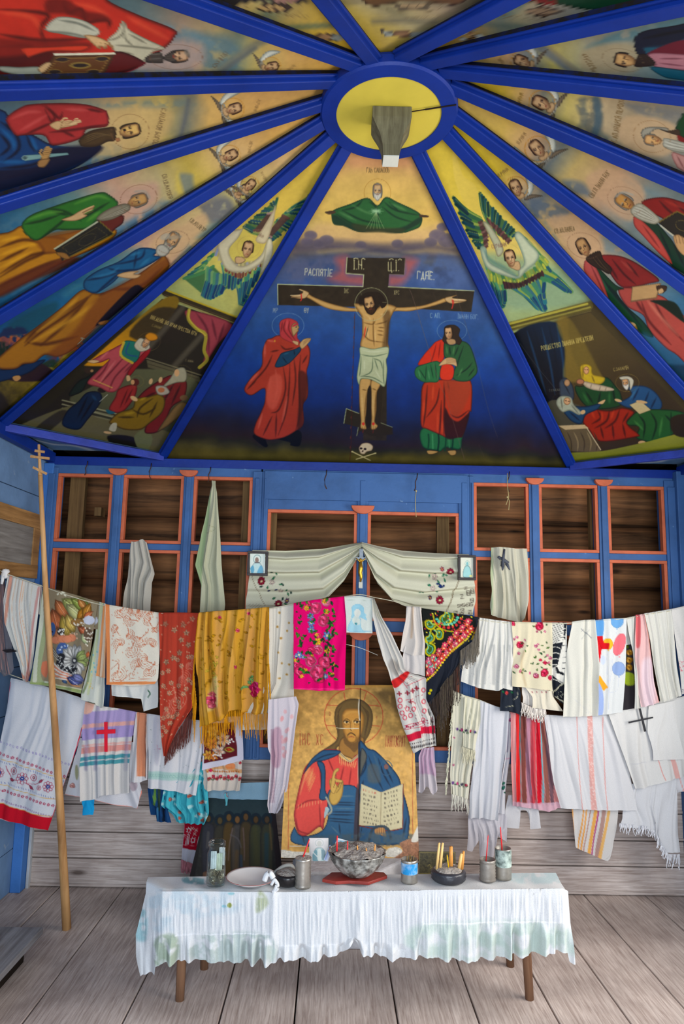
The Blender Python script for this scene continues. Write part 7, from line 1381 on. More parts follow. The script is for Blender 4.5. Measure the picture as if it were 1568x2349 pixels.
cloth('plain_white_towel','plain white towel right of the pale pink one on the upper line','towel',
  [[(1135,142),(1280,118),(1440,90)],[(1190,400),(1460,380)],[(1230,700),(1490,700)],[(1305,1110),(1440,1070),(1545,1030)]],A8,dy=.004,base=(214,212,202),n=4,amp=.012)
def P_u18(p):
    for k in range(24): p.line([(1440+k*10,80),(1500+k*9,900)],3,(190,190,184),.5)
    dots(p,(1505,650,1568,770),26,4,(206,80,100),3);p.line([(1510,680),(1530,740),(1560,760)],3,(206,80,100));p.ring(1560,980,14,14,5,(90,90,100))
cloth('knit_towel','white ribbed knit cloth with red stitching at the right edge of the upper line','towel',
  [[(1435,92),(1620,50),(1760,20)],[(1470,400),(1760,360)],[(1520,760),(1760,720)],[(1548,1020),(1760,960)]],A8,dy=-.003,base=(216,212,206),paint=P_u18,n=3,amp=.008)
# ---------------- lower line, left half
def P_l1(p):
    rc=(170,50,80);bc=(60,80,160)
    def ln(y0,col,w): p.line([(-80,y0-20),(0,y0),(250,y0+80),(560,y0+230 if y0 < 1000 else y0+150)],w,col,.9)
    for k in range(22):
        x=5+k*29;y=548+x*.33;p.ring(x,y+8,6,9,3,(110,90,170),alpha=.9)
    for k in range(17):
        x=k*36;y=660+x*.36
        for q in range(5): a=q*1.25;p.ell(x+9*math.cos(a),y+9*math.sin(a),5,5,rc)
        x=k*34;y=985+x*.30
        for q in range(5): a=q*1.25;p.ell(x+9*math.cos(a),y+9*math.sin(a),5,5,rc)
    p.line([(0,705),(300,805),(590,890)],5,(214,170,90));p.line([(0,930),(250,1020),(500,1070)],5,(214,170,90))
    for k in range(28): x=k*21;p.line([(x,722+x*.32),(x+4,736+x*.32)],3.5,bc);p.line([(x,905+x*.31),(x+4,919+x*.31)],3.5,bc);p.ring(x,1075+x*.33,5,7,3,(120,70,130))
    for (x,y,r) in ((200,885,56),(440,955,50),(0,830,46)):
        for k in range(8): a=k*math.pi/4;p.ring(x+r*.7*math.cos(a),y+r*.7*math.sin(a),r*.26,r*.26,5,rc)
        flower(p,x,y,r*.4,bc,(220,220,230),8)
    for (x,y,r) in ((118,820,30),(300,880,28),(355,965,20),(90,760,0)):
        if r: p.ring(x,y,r,r,5,rc);flower(p,x,y,r*.6,(190,90,110),(230,220,220),6)
    p.line([(250,930),(320,935),(400,890)],5,rc);p.line([(60,770),(90,880),(150,900)],5,rc);p.line([(240,930),(300,985)],8,rc);leaf(p,80,890,50,.3,(190,70,100));leaf(p,350,920,50,-.6,(190,70,100));leaf(p,260,950,50,.8,(190,70,100))
    p.fill([(-120,1080),(0,1103),(240,1180),(470,1235),(500,1160),(520,1300),(430,1360),(0,1245),(-120,1220)],(196,20,40),soft=2)
    p.line([(-100,1080),(0,1103),(240,1180),(468,1232)],6,(214,170,90))
    p.line([(735,430),(640,760),(470,1240)],9,(200,30,56),smooth=False);p.line([(92,20),(50,260),(0,500)],8,(190,30,60))
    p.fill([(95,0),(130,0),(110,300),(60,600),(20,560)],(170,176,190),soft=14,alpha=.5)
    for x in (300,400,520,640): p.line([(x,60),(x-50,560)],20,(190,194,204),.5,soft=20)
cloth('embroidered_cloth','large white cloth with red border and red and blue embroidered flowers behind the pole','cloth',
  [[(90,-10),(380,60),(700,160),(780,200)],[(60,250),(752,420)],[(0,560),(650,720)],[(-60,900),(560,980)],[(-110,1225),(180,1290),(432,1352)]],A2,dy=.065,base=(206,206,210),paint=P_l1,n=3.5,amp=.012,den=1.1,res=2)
def P_l2(p):
    def band(y0,y1,c,a=.9): p.fill([(700,y0+30),(840,y0+12),(1240,y0-14),(1240,y1-14),(840,y1+12),(700,y1+30)],c,smooth=False,alpha=a)
    band(270,380,(166,146,196));band(378,415,(222,160,150));band(415,520,(160,140,196));band(560,580,(222,170,160));band(585,640,(216,140,130));band(670,705,(60,140,150));band(715,752,(60,140,150))
    for x in (770,860,1130): p.line([(x+20,250),(x,800)],34,(120,110,150),.45,soft=20)
    p.line([(880,800),(885,1080)],50,(170,172,180),.6,soft=20);p.line([(1130,700),(1132,1000)],34,(150,150,152),.7,soft=14)
    p.fill([(760,190),(840,215),(820,290),(750,300)],(222,170,150),soft=8)
cr_=cloth('striped_cross_towel','towel with purple, salmon and teal stripes and a sewn-on red cross','towel',
  [[(765,205),(890,245),(1050,265),(1222,298)],[(735,450),(1195,470)],[(722,760),(1165,760)],[(722,1090),(860,1070),(900,1040),(1168,1012)]],A2,dy=.060,base=(212,206,200),paint=P_l2,n=5,amp=.008)
def flat_cross(par,pts_list,V,Y,m,name='cross',th=.003):
    mb=MB()
    for k_,q in enumerate(pts_list):
        w=[onY(V[0]+x/V[2],V[1]+y/V[2],Y-.0012*k_) for x,y in q];mb.hexa([w[0],w[1],w[1]+[0,th,0],w[0]+[0,th,0],w[3],w[2],w[2]+[0,th,0],w[3]+[0,th,0]])
    return mb.build(name,m,par)
M_redfelt=mat('red_felt',(210,20,44),.9,noise=.15,nsc=40)
Yl=float(Yrope(240))+.045
o=flat_cross(cr_,[[(938,645),(965,645),(965,378),(935,378)],[(868,488),(1035,480),(1035,442),(868,452)]],A2,Yl,M_redfelt);o['label']='red felt cross'
cloth('pink_edged_scarf','white scarf with a thin pink edge and grey flowers under the purple striped towel','scarf',
  [[(720,520),(1230,560)],[(640,820),(1245,900)],[(582,1030),(860,1090),(1130,1142),(1235,1160),(1265,1010)]],A2,dy=.085,base=(206,204,208),n=3,amp=.008,back=0,paint=lambda p: (p.line([(582,1030),(860,1092),(1130,1140),(1235,1158),(1262,1000)],9,(222,130,110)),p.ell(690,830,16,70,(130,130,80),alpha=.7,soft=8),rose(p,650,950,24,(220,150,140)),p.ell(1200,950,34,50,(150,130,140),alpha=.7,soft=10)))
cloth('blue_ribbon','bright sky blue ribbon end under the purple striped towel','ribbon',[[(735,1060),(850,1060)],[(742,1215),(800,1208),(838,1212)]],A2,dy=.075,base=(26,150,206),n=1.5,amp=.004,back=0)
cloth('orange_stripe_towel','white towel with one broad orange stripe, right of the purple striped towel','towel',
  [[(1222,298),(1350,318)],[(1190,600),(1330,620)],[(1170,915),(1250,925),(1325,895)]],A2,dy=.066,base=(210,206,206),n=2,amp=.010,paint=lambda p: (p.fill([(1230,295),(1320,310),(1312,870),(1228,870)],(214,140,104),soft=4,smooth=False),p.line([(1315,320),(1305,880)],6,(60,30,30),.8)))
def P_l4(p):
    p.fill([(80,640+60),(600,740),(560,790),(80,770)],(160,196,186),soft=12,alpha=.8)
    for k in range(22): p.ring(90+k*23,735+k*1.4,10,14,3,(130,176,160),alpha=.9)
    p.line([(140,492),(200,486)],4,(190,80,110));p.line([(170,450),(172,530)],4,(190,80,110));dots(p,(100,200,560,680),24,4,(110,130,120),5,.8);p.fill([(130,220),(190,220),(180,600),(140,600)],(176,172,186),soft=20,alpha=.5)
cloth('green_lace_cloth','white cloth with a green lace band near its hem, behind the red shawl','cloth',
  [[(85,165),(300,200),(590,230)],[(80,500),(590,520)],[(75,860),(230,870),(240,890),(400,905),(545,930),(585,720)]][:2]+[[(75,860),(230,870),(400,905),(535,928)]],A4,dy=.062,base=(210,208,210),paint=P_l4,n=4,amp=.009)
def P_tq(p):
    rnd=random.Random(4)
    for k in range(26): x,y=rnd.uniform(190,660),rnd.uniform(700,1200);p.ell(x,y,18,15,(200,226,222),alpha=.8)
    for (x,y) in ((290,965),(380,1085),(585,995),(595,1165),(470,930),(560,1100),(380,1140)): rose(p,x,y,17,(200,90,70))
    for k in range(8): p.line([(250+k*50,760),(240+k*52,1180)],9,(20,110,130),.45,soft=8)
tq=cloth('turquoise_scarf','bunched turquoise scarf with white and red dots below the green lace cloth','scarf',
  [[(560,600),(640,620)],[(230,870),(640,860)],[(195,1030),(650,1000)],[(310,1110),(655,1100)],[(350,1180),(490,1195),(612,1200)]],A4,dy=.078,base=(70,176,190),paint=P_tq,n=5,amp=.016,back=0)
cloth('navy_strips','navy and green striped scarf ends hanging left of the turquoise scarf','scarf',
  [[(75,860),(230,870)],[(90,1000),(260,1000)],[(95,1115),(155,1120),(165,1180),(300,1185)]],A4,dy=.09,base=(24,64,110),n=3,amp=.010,back=0,paint=lambda p: (p.line([(145,870),(140,1010)],26,(110,150,50),.8),p.line([(185,870),(185,1060)],30,(50,70,50),.9),p.line([(225,1050),(225,1170)],26,(16,24,40),.9),p.line([(170,1050),(172,1180)],8,(80,150,190),.9)))
def P_l6(p):
    p.fill([(600,250),(900,230),(922,555),(600,635)],(96,26,34),smooth=False)
    for (x,y,r,c) in ((690,440,76,(232,150,60)),(790,400,76,(236,200,160)),(750,510,66,(240,214,190)),(640,550,56,(230,180,70)),(690,320,60,(232,196,110)),(700,560,50,(232,140,50))):
        for k in range(6): a=k*1.05+x;leaf(p,x,y,r,a,c);p.line([(x,y),(x+r*.7*math.cos(a),y+r*.7*math.sin(a))],7,(214,90,40),.7,taper=True)
    leaf(p,800,490,96,.1,(236,206,80));leaf(p,815,490,60,.15,(206,70,30));dots(p,(840,390,890,450),8,7,(236,230,224),3);dots(p,(690,540,790,580),9,7,(236,230,224),4)
    p.line([(585,660),(780,625),(982,580)],56,(206,200,212),.97,smooth=False);p.line([(950,260),(945,585)],52,(206,200,212),.97,smooth=False)
cloth('brown_floral_scarf','maroon scarf with big cream and orange flowers and a white border','scarf',
  [[(590,200),(960,190)],[(592,400),(975,380)],[(588,690),(780,645),(982,592)]],A4,dy=.050,base=(206,200,212),paint=P_l6,n=1.5,amp=.006,res=2.2)
def P_l7(p):
    for k in range(9): rose(p,660+k*36,765-(k%2)*16,19,(206,50,70))
    for k in range(14): leaf(p,650+k*24,770,20,k,(90,120,60))
    p.line([(640,690),(760,660),(960,700)],34,(206,130,60),.6);p.ell(860,650,50,30,(222,120,60),alpha=.8);[p.ell(650+k*22,700,9,9,(190,110,50)) for k in range(14)];rose(p,670,690,16,(222,40,80));rose(p,950,620,14,(206,30,50))
cloth('cream_rose_scarf','cream scarf with a row of small red roses below the maroon scarf','scarf',
  [[(600,600),(968,590)],[(605,750),(965,740)],[(600,860),(650,890),(700,880),(940,885)]],A4,dy=.070,base=(214,200,186),paint=P_l7,n=4,amp=.009,back=0,res=2)
cloth('pale_blue_cloth','pale blue cloth laid over the top of the dark group icon','cloth',
  [[(640,820),(1240,800)],[(645,880),(1240,880)],[(650,950),(900,965),(1235,968)]],A4,yfun=lambda x: 3.80+0*x,base=(150,186,206),n=3,amp=.005,back=0)
cloth('ribbon_end','small turquoise and red ribbon end hanging over the pale blue cloth','ribbon',[[(800,905),(838,905)],[(812,1025),(830,1022)]],A4,yfun=lambda x: 3.77+0*x,base=(110,196,206),n=1,amp=.002,back=0,paint=lambda p: dots(p,(800,900,840,950),6,5,(206,60,50),2))
# ---------------- lower line, right half
def P_r1(p):
    for (bx,by,c0) in ((470,460,0),(430,1000,1)):
        for k in range(5): x=bx+k*44;y=by+30+((k*37)%30);rose(p,x,y,15,[(120,80,150),(220,70,130),(60,60,80),(206,60,90),(110,80,160)][k]);leaf(p,x+16,y+14,22,k,(50,110,60))
    for (x,y) in ((395,480),(435,850),(440,575)): rose(p,x,y,10,(220,90,140))
    for x in (500,560,620): p.line([(x,140),(x-6,440)],12,(190,186,150),.5,soft=10)
kn_=cloth('flowered_shawl','cream shawl with tiny embroidered flowers and fringe right of the icon','shawl',
  [[(432,115),(560,170),(700,212)],[(425,400),(700,420)],[(410,700),(640,720)],[(400,950),(600,960)],[(412,1140),(580,1190)]],B1,dy=.052,base=(214,210,190),paint=P_r1,n=4,amp=.010,res=2)
fl=cloth('folded_layer','shorter front layer',None,[[(540,165),(698,212)],[(530,400),(680,420)],[(520,660),(650,700)]],B1,dy=.035,base=(216,212,190),n=3,amp=.010,back=0,parent=kn_,paint=P_r1)
thread('fringe',kn_,[(415,1140),(500,1160),(580,1190)],150,24,(214,210,196),B1,dy=.048,rad=.0018,wav=.006,jit=.4)
thread('fringe',kn_,[(522,665),(580,690),(650,705)],150,26,(214,208,180),B1,dy=.030,rad=.0014,wav=.006,jit=.4)
thread('fringe',kn_,[(440,130),(420,400),(400,620),(370,1000)],170,60,(206,204,180),B1,dy=.045,drop=(-.12,1),rad=.0016,wav=.008,jit=.4)
cloth('plain_white_cloth','plain white cloth hanging full length right of the flowered shawl','cloth',
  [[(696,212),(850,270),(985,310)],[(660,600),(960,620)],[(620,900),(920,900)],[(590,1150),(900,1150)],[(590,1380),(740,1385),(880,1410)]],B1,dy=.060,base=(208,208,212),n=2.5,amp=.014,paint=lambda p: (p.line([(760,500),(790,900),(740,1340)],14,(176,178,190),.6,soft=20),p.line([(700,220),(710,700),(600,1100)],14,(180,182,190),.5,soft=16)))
cloth('lace_cloth','sheer white lace cloth ends below the plain white cloth','cloth',
  [[(580,1300),(960,1300)],[(575,1450),(970,1480)],[(568,1700),(620,1720),(690,1600),(700,1780),(830,1780),(880,1560),(968,1625)]],B1,dy=.085,base=(196,192,198),n=5,amp=.008,back=0,paint=lambda p: [p.line([(700+k*30,1380),(740+k*26,1500),(700+k*30,1640)],3,(222,220,224),.7) for k in range(8)])
cloth('leaf_scarf','narrow white scarf with green leaves beside the striped serape','scarf',
  [[(985,325),(1040,335)],[(960,600),(1010,600)],[(945,780),(1000,780)],[(900,1100),(960,1100)],[(870,1330),(950,1340)]],B1,dy=.070,base=(206,204,208),n=1.5,amp=.007,back=0,paint=lambda p: (rose(p,1000,400,16,(180,60,120)),p.line([(990,340),(970,720)],12,(120,110,130),.6),p.line([(950,788),(995,785)],6,(220,80,130)),leaf(p,925,1100,50,-1.2,(50,130,110)),leaf(p,925,1050,40,-1,(60,140,110)),leaf(p,935,1120,30,.4,(40,120,90))))
cloth('white_undercloth','white cloth with two squared ends below the striped serape','cloth',
  [[(980,1150),(1290,1150)],[(950,1300),(1280,1300)],[(955,1480),(1090,1485),(1105,1300),(1190,1300),(1200,1502),(1310,1482)]],B1,dy=.080,base=(208,206,208),n=2.5,amp=.010,back=0)
def P_r3(p):
    cs_=[((1010,330,1010,1210),36,(220,140,140)),((1045,330,1040,1210),26,(214,150,150)),((1075,360,1075,1210),34,(222,40,40)),((1098,350,1100,1210),10,(80,130,130)),((1128,350,1135,1215),44,(120,64,56)),((1180,330,1185,1225),44,(180,130,150)),((1232,330,1230,1225),44,(200,70,80)),((1278,340,1290,1230),40,(206,20,40)),((1305,380,1328,1235),13,(110,180,190)),((1330,360,1370,1235),46,(140,84,74)),((1360,400,1420,1230),40,(110,80,90))]
    for (a,b,c_,d),w,c in cs_: p.line([(a,b-40),((a+c_)/2,(b+d)/2),(c_,d)],w,c,.97)
    p.fill([(1015,1215),(1250,1230),(1500,1220),(1500,1290),(1380,1320),(1180,1290),(1010,1270)],(214,180,196),soft=4,alpha=.75)
cloth('striped_serape','red, brown and grey lengthwise striped cloth at the middle of the lower right line','cloth',
  [[(1005,330),(1170,370),(1345,375)],[(1010,700),(1385,650)],[(1010,1000),(1420,1000)],[(1015,1255),(1180,1275),(1380,1315),(1495,1275)]],B1,dy=.055,base=(190,120,120),paint=P_r3,n=6,amp=.012,env=.7,res=2)
def P_r4(p):
    for (x0,x1,w,c,a) in ((460,512,7,(222,130,120),.8),(728,772,8,(222,130,120),.8),(595,635,54,(226,160,150),.85)): p.line([(x0,200),((x0+x1)/2-4,700),(x1,1160)],w,c,a)
    rnd=random.Random(1)
    for k in range(90): t=rnd.random();x=595+40*t+rnd.uniform(-24,24);p.ell(x,200+960*t,5,5,(236,220,214),alpha=.8)
    p.line([(150,230),(200,800),(270,1130)],4,(180,150,140),.6)
cloth('red_stripe_towel','wide white towel with three pink-red vertical stripes on the lower right line','towel',
  [[(120,190),(300,200),(560,200),(800,180)],[(170,500),(930,500)],[(200,800),(1020,800)],[(285,1145),(700,1165),(1090,1168)]],B2,dy=.055,base=(212,211,212),paint=P_r4,n=5,amp=.008,res=1.8)
def P_r5(p):
    p.line([(1300,640),(1350,780),(1385,860)],8,(222,130,120),.8);p.line([(1445,620),(1480,720),(1510,830)],44,(222,150,140),.7)
    for k in range(7): p.line([(1180+k*20,340),(1230+k*16,620)],8,(190,190,196),.35,soft=8)
    p.line([(1180,350),(1230,520),(1250,648)],10,(176,176,184),.7);p.line([(1300,648),(980,700)],4,(190,190,196),.8)
bc=cloth('black_cross_cloth','white cloth with a sewn-on black cross at the right of the lower line','cloth',
  [[(790,180),(1100,110),(1320,50),(1568,0),(1700,-30)],[(870,400),(1700,300)],[(960,640),(1700,560)],[(1075,955),(1300,900),(1500,840),(1700,780)]],B2,dy=.040,base=(214,212,208),paint=P_r5,n=4,amp=.010)
Yb_=float(Yrope(1475))+.018
o=flat_cross(bc,[[(1158,355),(1180,350),(1122,112),(1102,116)],[(998,268),(1250,214),(1248,200),(996,252)]],B2,Yb_,mat('black_ribbon',(34,34,38),.7,noise=.1));o['label']='black ribbon cross'
cloth('upper_fold','folded-over top layer',None,[[(1200,90),(1480,30)],[(1190,350),(1500,330)],[(1240,560),(1560,600)],[(1250,652),(1440,640),(1568,830)]][:3]+[[(1250,650),(1568,640)]],B2,dy=.028,base=(216,214,210),n=2,amp=.008,back=0,parent=bc)
wf=cloth('frayed_cloth','white gauze cloth with a ragged frayed hem at the right','cloth',
  [[(1000,900),(1490,820)],[(940,1150),(1500,1100)],[(930,1250),(1250,1290),(1300,1420),(1510,1420)],[(900,1340),(1180,1350),(1330,1520),(1380,1600),(1530,1600)]],B2,dy=.066,base=(212,212,214),n=5,amp=.010,back=0)
thread('fringe',wf,[(905,1300),(1000,1310),(1180,1330),(1270,1380),(1340,1520),(1410,1620),(1520,1620)],(80,150),60,(214,214,218),B2,dy=.060,rad=.003,wav=.008,jit=.6)
cloth('side_towel','white towel with a thin pink line at the right edge beneath the black cross cloth','towel',
  [[(1490,820),(1700,780)],[(1490,985),(1700,940)]],B2,dy=.07,base=(212,210,212),n=2,amp=.006,back=0,paint=lambda p: p.line([(1525,830),(1560,980)],7,(222,130,120),.8))
def P_r7(p):
    for (x0,x1,w,c) in ((415,440,12,(222,150,70)),(530,470,14,(226,150,60)),(560,500,16,(226,150,60)),(605,520,10,(170,110,90)),(660,580,36,(226,160,70)),(690,612,18,(170,70,120)),(745,670,40,(170,130,120)),(795,700,30,(226,170,90))): p.line([(x0,1150),((x0+x1)/2,1400),(x1,1660)],w,c,.9)
cloth('orange_striped_towel','towel end with orange and purple slanted stripes against the grey boards','towel',
  [[(405,1120),(890,1140)],[(430,1350),(870,1350)],[(450,1545),(720,1670),(780,1685),(830,1560)],[(455,1555),(720,1672),(775,1688),(800,1665)]],B2,dy=.085,base=(208,204,200),paint=P_r7,n=2,amp=.007,back=0,res=2)
cloth('lilac_scarf','crumpled lilac and white scarf ends right of the big icon','scarf',
  [[(120,680),(240,670)],[(85,760),(250,800)],[(90,940),(260,960)],[(80,1110),(110,1138),(170,1060),(230,1150),(275,1090)]],B1,yfun=lambda x: 3.76+0*x,base=(196,170,190),n=3,amp=.014,back=0,paint=lambda p: ([p.line([(110+k*18,700),(120+k*18,960)],5,(170,100,140),.5) for k in range(7)],p.fill([(80,950),(270,970),(280,1150),(80,1140)],(206,200,200),soft=16,alpha=.8)))
# ================================================================ ICONS, TABLE AND SMALL THINGS
def thin_glass():
    m=bpy.data.materials.new('jar_glass');m.use_nodes=True;nt=m.node_tree;N=nt.nodes;L=nt.links;N.remove(N['Principled BSDF'])
    t=N.new('ShaderNodeBsdfTransparent');t.inputs[0].default_value=(.90,.94,.93,1);g=N.new('ShaderNodeBsdfGlossy');g.inputs['Roughness'].default_value=.08;f=N.new('ShaderNodeLayerWeight');f.inputs[0].default_value=.12;x=N.new('ShaderNodeMixShader')
    L.new(f.outputs['Facing'],x.inputs[0]);L.new(t.outputs[0],x.inputs[1]);L.new(g.outputs[0],x.inputs[2]);L.new(x.outputs[0],N['Material Output'].inputs[0]);return m
B3=(400,1880,3.7333);B4=(780,1880,3.5636);B5=(280,2000,2.8);B6=(800,2000,2.0417)
M_icon=colmat('icon_paint',rough=.5,spec=.3,bump=.08,bsc=90,gain=1.05)
M_edge=mat('old_board_edge',(120,92,60),.8,noise=.4,nsc=20,bump=.3)
M_blk=mat('black_frame',(38,26,24),.5,.4,noise=.2,nsc=20)
def board(root,q,Ys,paint,base,part,res=1.8,th=.02,m=M_icon,den=1.7,back=M_edge):
    """painted board: q = px corners TL,TR,BR,BL, Ys = depth of top and bottom edge"""
    c=[onY(*q[0],Ys[0]),onY(*q[1],Ys[0]),onY(*q[2],Ys[1]),onY(*q[3],Ys[1])]
    xs=[p[0] for p in q];ys=[p[1] for p in q];w,h=max(xs)-min(xs),max(ys)-min(ys)
    cv=Paint(min(xs)-6,min(ys)-6,max(xs)+6,max(ys)+6,base,res);paint(cv)
    S=np.linspace(0,1,max(8,int(w/den)))[None,:,None];T_=np.linspace(0,1,max(8,int(h/den)))[:,None,None]
    P_=(c[0]*(1-S)+c[1]*S)*(1-T_)+(c[3]*(1-S)+c[2]*S)*T_;px,py,_=pj(P_)
    n=np.cross(c[1]-c[0],c[3]-c[0]);n /= np.linalg.norm(n);n=n*(-1 if n[1] > 0 else 1)
    put(part,grid_mesh(part,P_+n*.0015,cv.sample(px,py)),m,root)
    mb=MB();mb.hexa([c[3],c[2],c[2]-n*th,c[3]-n*th,c[0],c[1],c[1]-n*th,c[0]-n*th]);mb.build('board',back,root,bevel=.001)
    return c,n
# ---- the big icon of Christ
def P_icon(p):
    p.view(*A6)
    g=(196,150,78)
    p.fill([(80,60),(1240,60),(1240,1480),(80,1480)],g,smooth=False,noise=.16,nsc=14)
    p.cloud([(180,90),(1150,90),(1160,600),(900,600),(800,200),(500,200),(250,560)],(120,92,44),.35,60,3,.5,40);p.cloud([(850,100),(1080,120),(1150,500),(1050,300)],(96,74,40),.8,50,6,.35,60);p.cloud([(820,540),(1160,560),(1160,1200),(1060,840)],(206,160,90),.6,60,8,.4,40)
    p.line([(150,620),(145,1380)],5,(170,60,40),.8);p.line([(1160,560),(1162,1320)],5,(150,50,36),.7);p.line([(100,900),(98,1440)],30,(206,160,80),.5)
    p.ring(680,300,240,232,6,(176,60,40));
    for s_ in (((455,205),(560,210)),((450,370),(540,378)),((800,205),(900,214)),((800,372),(890,378)),((600,100),(612,180)),((785,100),(760,180))): p.line(s_,6,(176,60,40),.9)
    p.text('ІИС',240,530,92,(150,56,36),cond=.3,w=.06);p.text('ХС',375,530,84,(150,56,36),cond=.3,w=.06);p.text('ПАНТОКРАТ',940,545,88,(140,52,36),cond=.2,w=.05,sp=.06,alpha=.8);p.text('И',860,320,30,(150,56,36),cond=.5);p.text('О',480,290,30,(130,60,40),cond=.5)
    hr=(104,80,40)
    p.fill([(520,320),(540,220),(610,165),(680,152),(760,170),(825,240),(835,340),(810,440),(770,520),(800,600),(740,600),(700,540),(560,540),(520,600),(420,580),(430,570),(530,500),(545,430)],hr,edge=26,ecol=(70,52,28))
    for k in range(9): p.line([(600-k*8,190+k*8),(545+k*2,300),(560,430+k*8)],5,(76,56,30),.5,taper=True);p.line([(720+k*8,180+k*8),(790+k*2,300),(760,460+k*8)],5,(76,56,30),.5,taper=True)
    sk=(186,130,54);sd=(110,74,30)
    p.fill([(590,470),(760,470),(730,600),(700,660),(650,640),(560,590)],(150,104,46),edge=14)
    p.fill([(582,340),(585,280),(610,240),(655,232),(720,236),(760,280),(765,350),(745,440),(700,500),(660,515),(620,490),(592,420)],sk,edge=30,ecol=sd)
    p.fill([(600,430),(620,480),(655,512),(700,505),(745,440),(735,520),(690,590),(650,560),(600,510)],(96,66,32),soft=8,alpha=.8);p.fill([(628,455),(660,430),(700,455),(695,500),(660,512),(630,495)],sk,edge=14,ecol=sd)
    p.line([(630,450),(658,432),(690,452)],9,(80,54,26),.9);p.line([(640,468),(660,462),(682,468)],7,(150,70,44),.9)
    for s_ in (-1,1):
        cx=665+s_*42-2;p.line([(cx-26,330+8),(cx,318),(cx+26,332)],7,(84,58,28),.9);p.fill([(cx-22,345),(cx,334),(cx+22,346),(cx,356)],(206,176,120));p.ell(cx+2,344,9,10,(30,22,16));p.line([(cx-26,344),(cx,332),(cx+24,345)],5,(56,38,20),.9);p.line([(cx-20,362),(cx,368),(cx+20,360)],4,(110,74,36),.7)
    p.line([(672,330),(676,395),(664,412)],7,(206,160,90),.8);p.line([(656,335),(652,400),(664,414)],6,(104,70,32),.8);p.line([(600,290),(650,262),(700,262)],14,(206,156,76),.5,soft=16)
    rd=(204,66,56);bl=(34,74,106);bd=(12,26,44)
    p.robe([(430,570),(570,575),(560,620),(640,670),(720,640),(720,1200),(480,1100),(430,1220),(400,1200),(300,1270),(230,1260),(195,1150),(195,1060),(215,960),(270,740),(330,660)],rd,(120,24,28),(214,150,90),[[(400,680),(420,900)],[(600,700),(560,880)],[(660,720),(640,880)],[(210,1050),(300,990),(400,980)],[(210,1130),(230,1230),(330,1260)],[(400,1010),(410,1200)],[(470,640),(520,760)]],[[(330,690),(280,800),(240,940)],[(350,720),(310,860)]],w=10,edge=24)
    for k in range(9): p.line([(560+k*18,610+k*6),(570+k*14,700+k*3)],7,(222,170,100),.8,taper=True);p.line([(320+k*7,690+k*10),(270+k*5,800+k*16)],6,(222,160,90),.7,taper=True);p.line([(225+k*24,1060-k*6),(235+k*22,1010-k*4)],7,(222,160,100),.6,taper=True)
    p.line([(555,585),(600,630),(650,665),(690,640),(720,615)],16,(196,176,130),.95);p.line([(555,585),(600,630),(650,665),(690,640),(720,615)],5,(110,84,50),.8)
    p.robe([(270,770),(300,700),(340,640),(400,590),(450,570),(570,580),(540,620),(440,660),(370,670),(320,710)],bl,bd,(60,90,104),[[(340,670),(440,620),(540,600)]],w=9);p.robe([(380,672),(430,675),(450,740),(450,900),(480,970),(400,975),(410,860),(410,760)],bl,bd,(70,110,130),w=9)
    p.robe([(720,510),(800,560),(860,580),(960,680),(1040,780),(1070,860),(1130,1080),(1135,1200),(1100,1330),(900,1350),(720,1340),(700,1340),(720,900)],bl,bd,(64,90,104),[[(760,600),(780,700),(730,800)],[(800,620),(860,780),(920,900)],[(880,640),(920,760),(980,870)],[(760,820),(740,900)],[(1110,1130),(1080,1300)],[(930,690),(1000,840)]],[[(840,600),(900,760)],[(900,620),(1000,780)],[(790,700),(840,830)]],w=12,edge=18)
    p.robe([(740,560),(790,620),(760,720),(730,780)],(86,84,74),bd,(120,110,90),w=8);p.fill([(800,700),(870,700),(900,830),(800,830)],(84,82,76),soft=20,alpha=.6);p.ell(945,710,18,22,(120,80,70));p.ring(945,720,50,60,8,(50,80,104),alpha=.8)
    p.robe([(480,900),(720,895),(700,1340),(200,1340),(195,1200),(230,1260),(300,1275),(420,1230),(470,1120)],(40,84,116),bd,(90,114,126),[[(520,1000),(690,1004)],[(520,1020),(690,1024)],[(490,1078),(690,1080)],[(480,1100),(680,1104)],[(470,1150),(680,1170)],[(460,1130),(680,1145)],[(260,1270),(280,1340)],[(560,1170),(570,1260)]],[[(530,950),(680,950)],[(520,1050),(680,1052)],[(500,1200),(560,1260)]],w=9)
    p.fill([(700,900),(728,900),(726,1340),(680,1340)],(60,40,44),soft=8,alpha=.8)
    # open book
    p.fill([(740,848),(905,918),(1083,848),(1078,1210),(985,1230),(895,1195),(722,1190)],(190,178,140),edge=8,ecol=(150,130,96),smooth=False);p.line([(905,918),(898,1190)],7,(150,134,100),.9);p.line([(722,1190),(890,1225),(985,1232),(1080,1212)],9,(104,30,26),.95);p.line([(1085,850),(1080,1215)],8,(110,50,40),.9)
    rnd=random.Random(4)
    for r in range(8):
        for a_,b_,y0,y1 in ((760,880,890,922),(930,1055,922,888)):
            x=a_;dy_=(y1-y0)/(b_-a_)
            while x < b_-14:
                w=rnd.uniform(8,24);y=y0+(x-a_)*dy_+r*37
                for q in range(max(1,int(w/6))): p.line([(x+q*6,y+rnd.uniform(0,4)),(x+q*6+rnd.uniform(-2,3),y+17)],3,(60,52,44) if r or a_>800 else (170,50,40),.75)
                x += w+8
    # hands
    p.fill([(478,830),(500,800),(520,795),(512,900),(590,820),(590,930),(550,1010),(500,1020),(475,960),(490,900)],(186,146,66),edge=16,ecol=(110,80,36));p.fill([(500,810),(515,750),(540,722),(562,724),(555,745),(538,760),(528,800),(560,812),(590,820),(585,842),(530,838),(545,870),(520,930),(490,900)],(196,154,74),edge=9,ecol=(110,80,36))
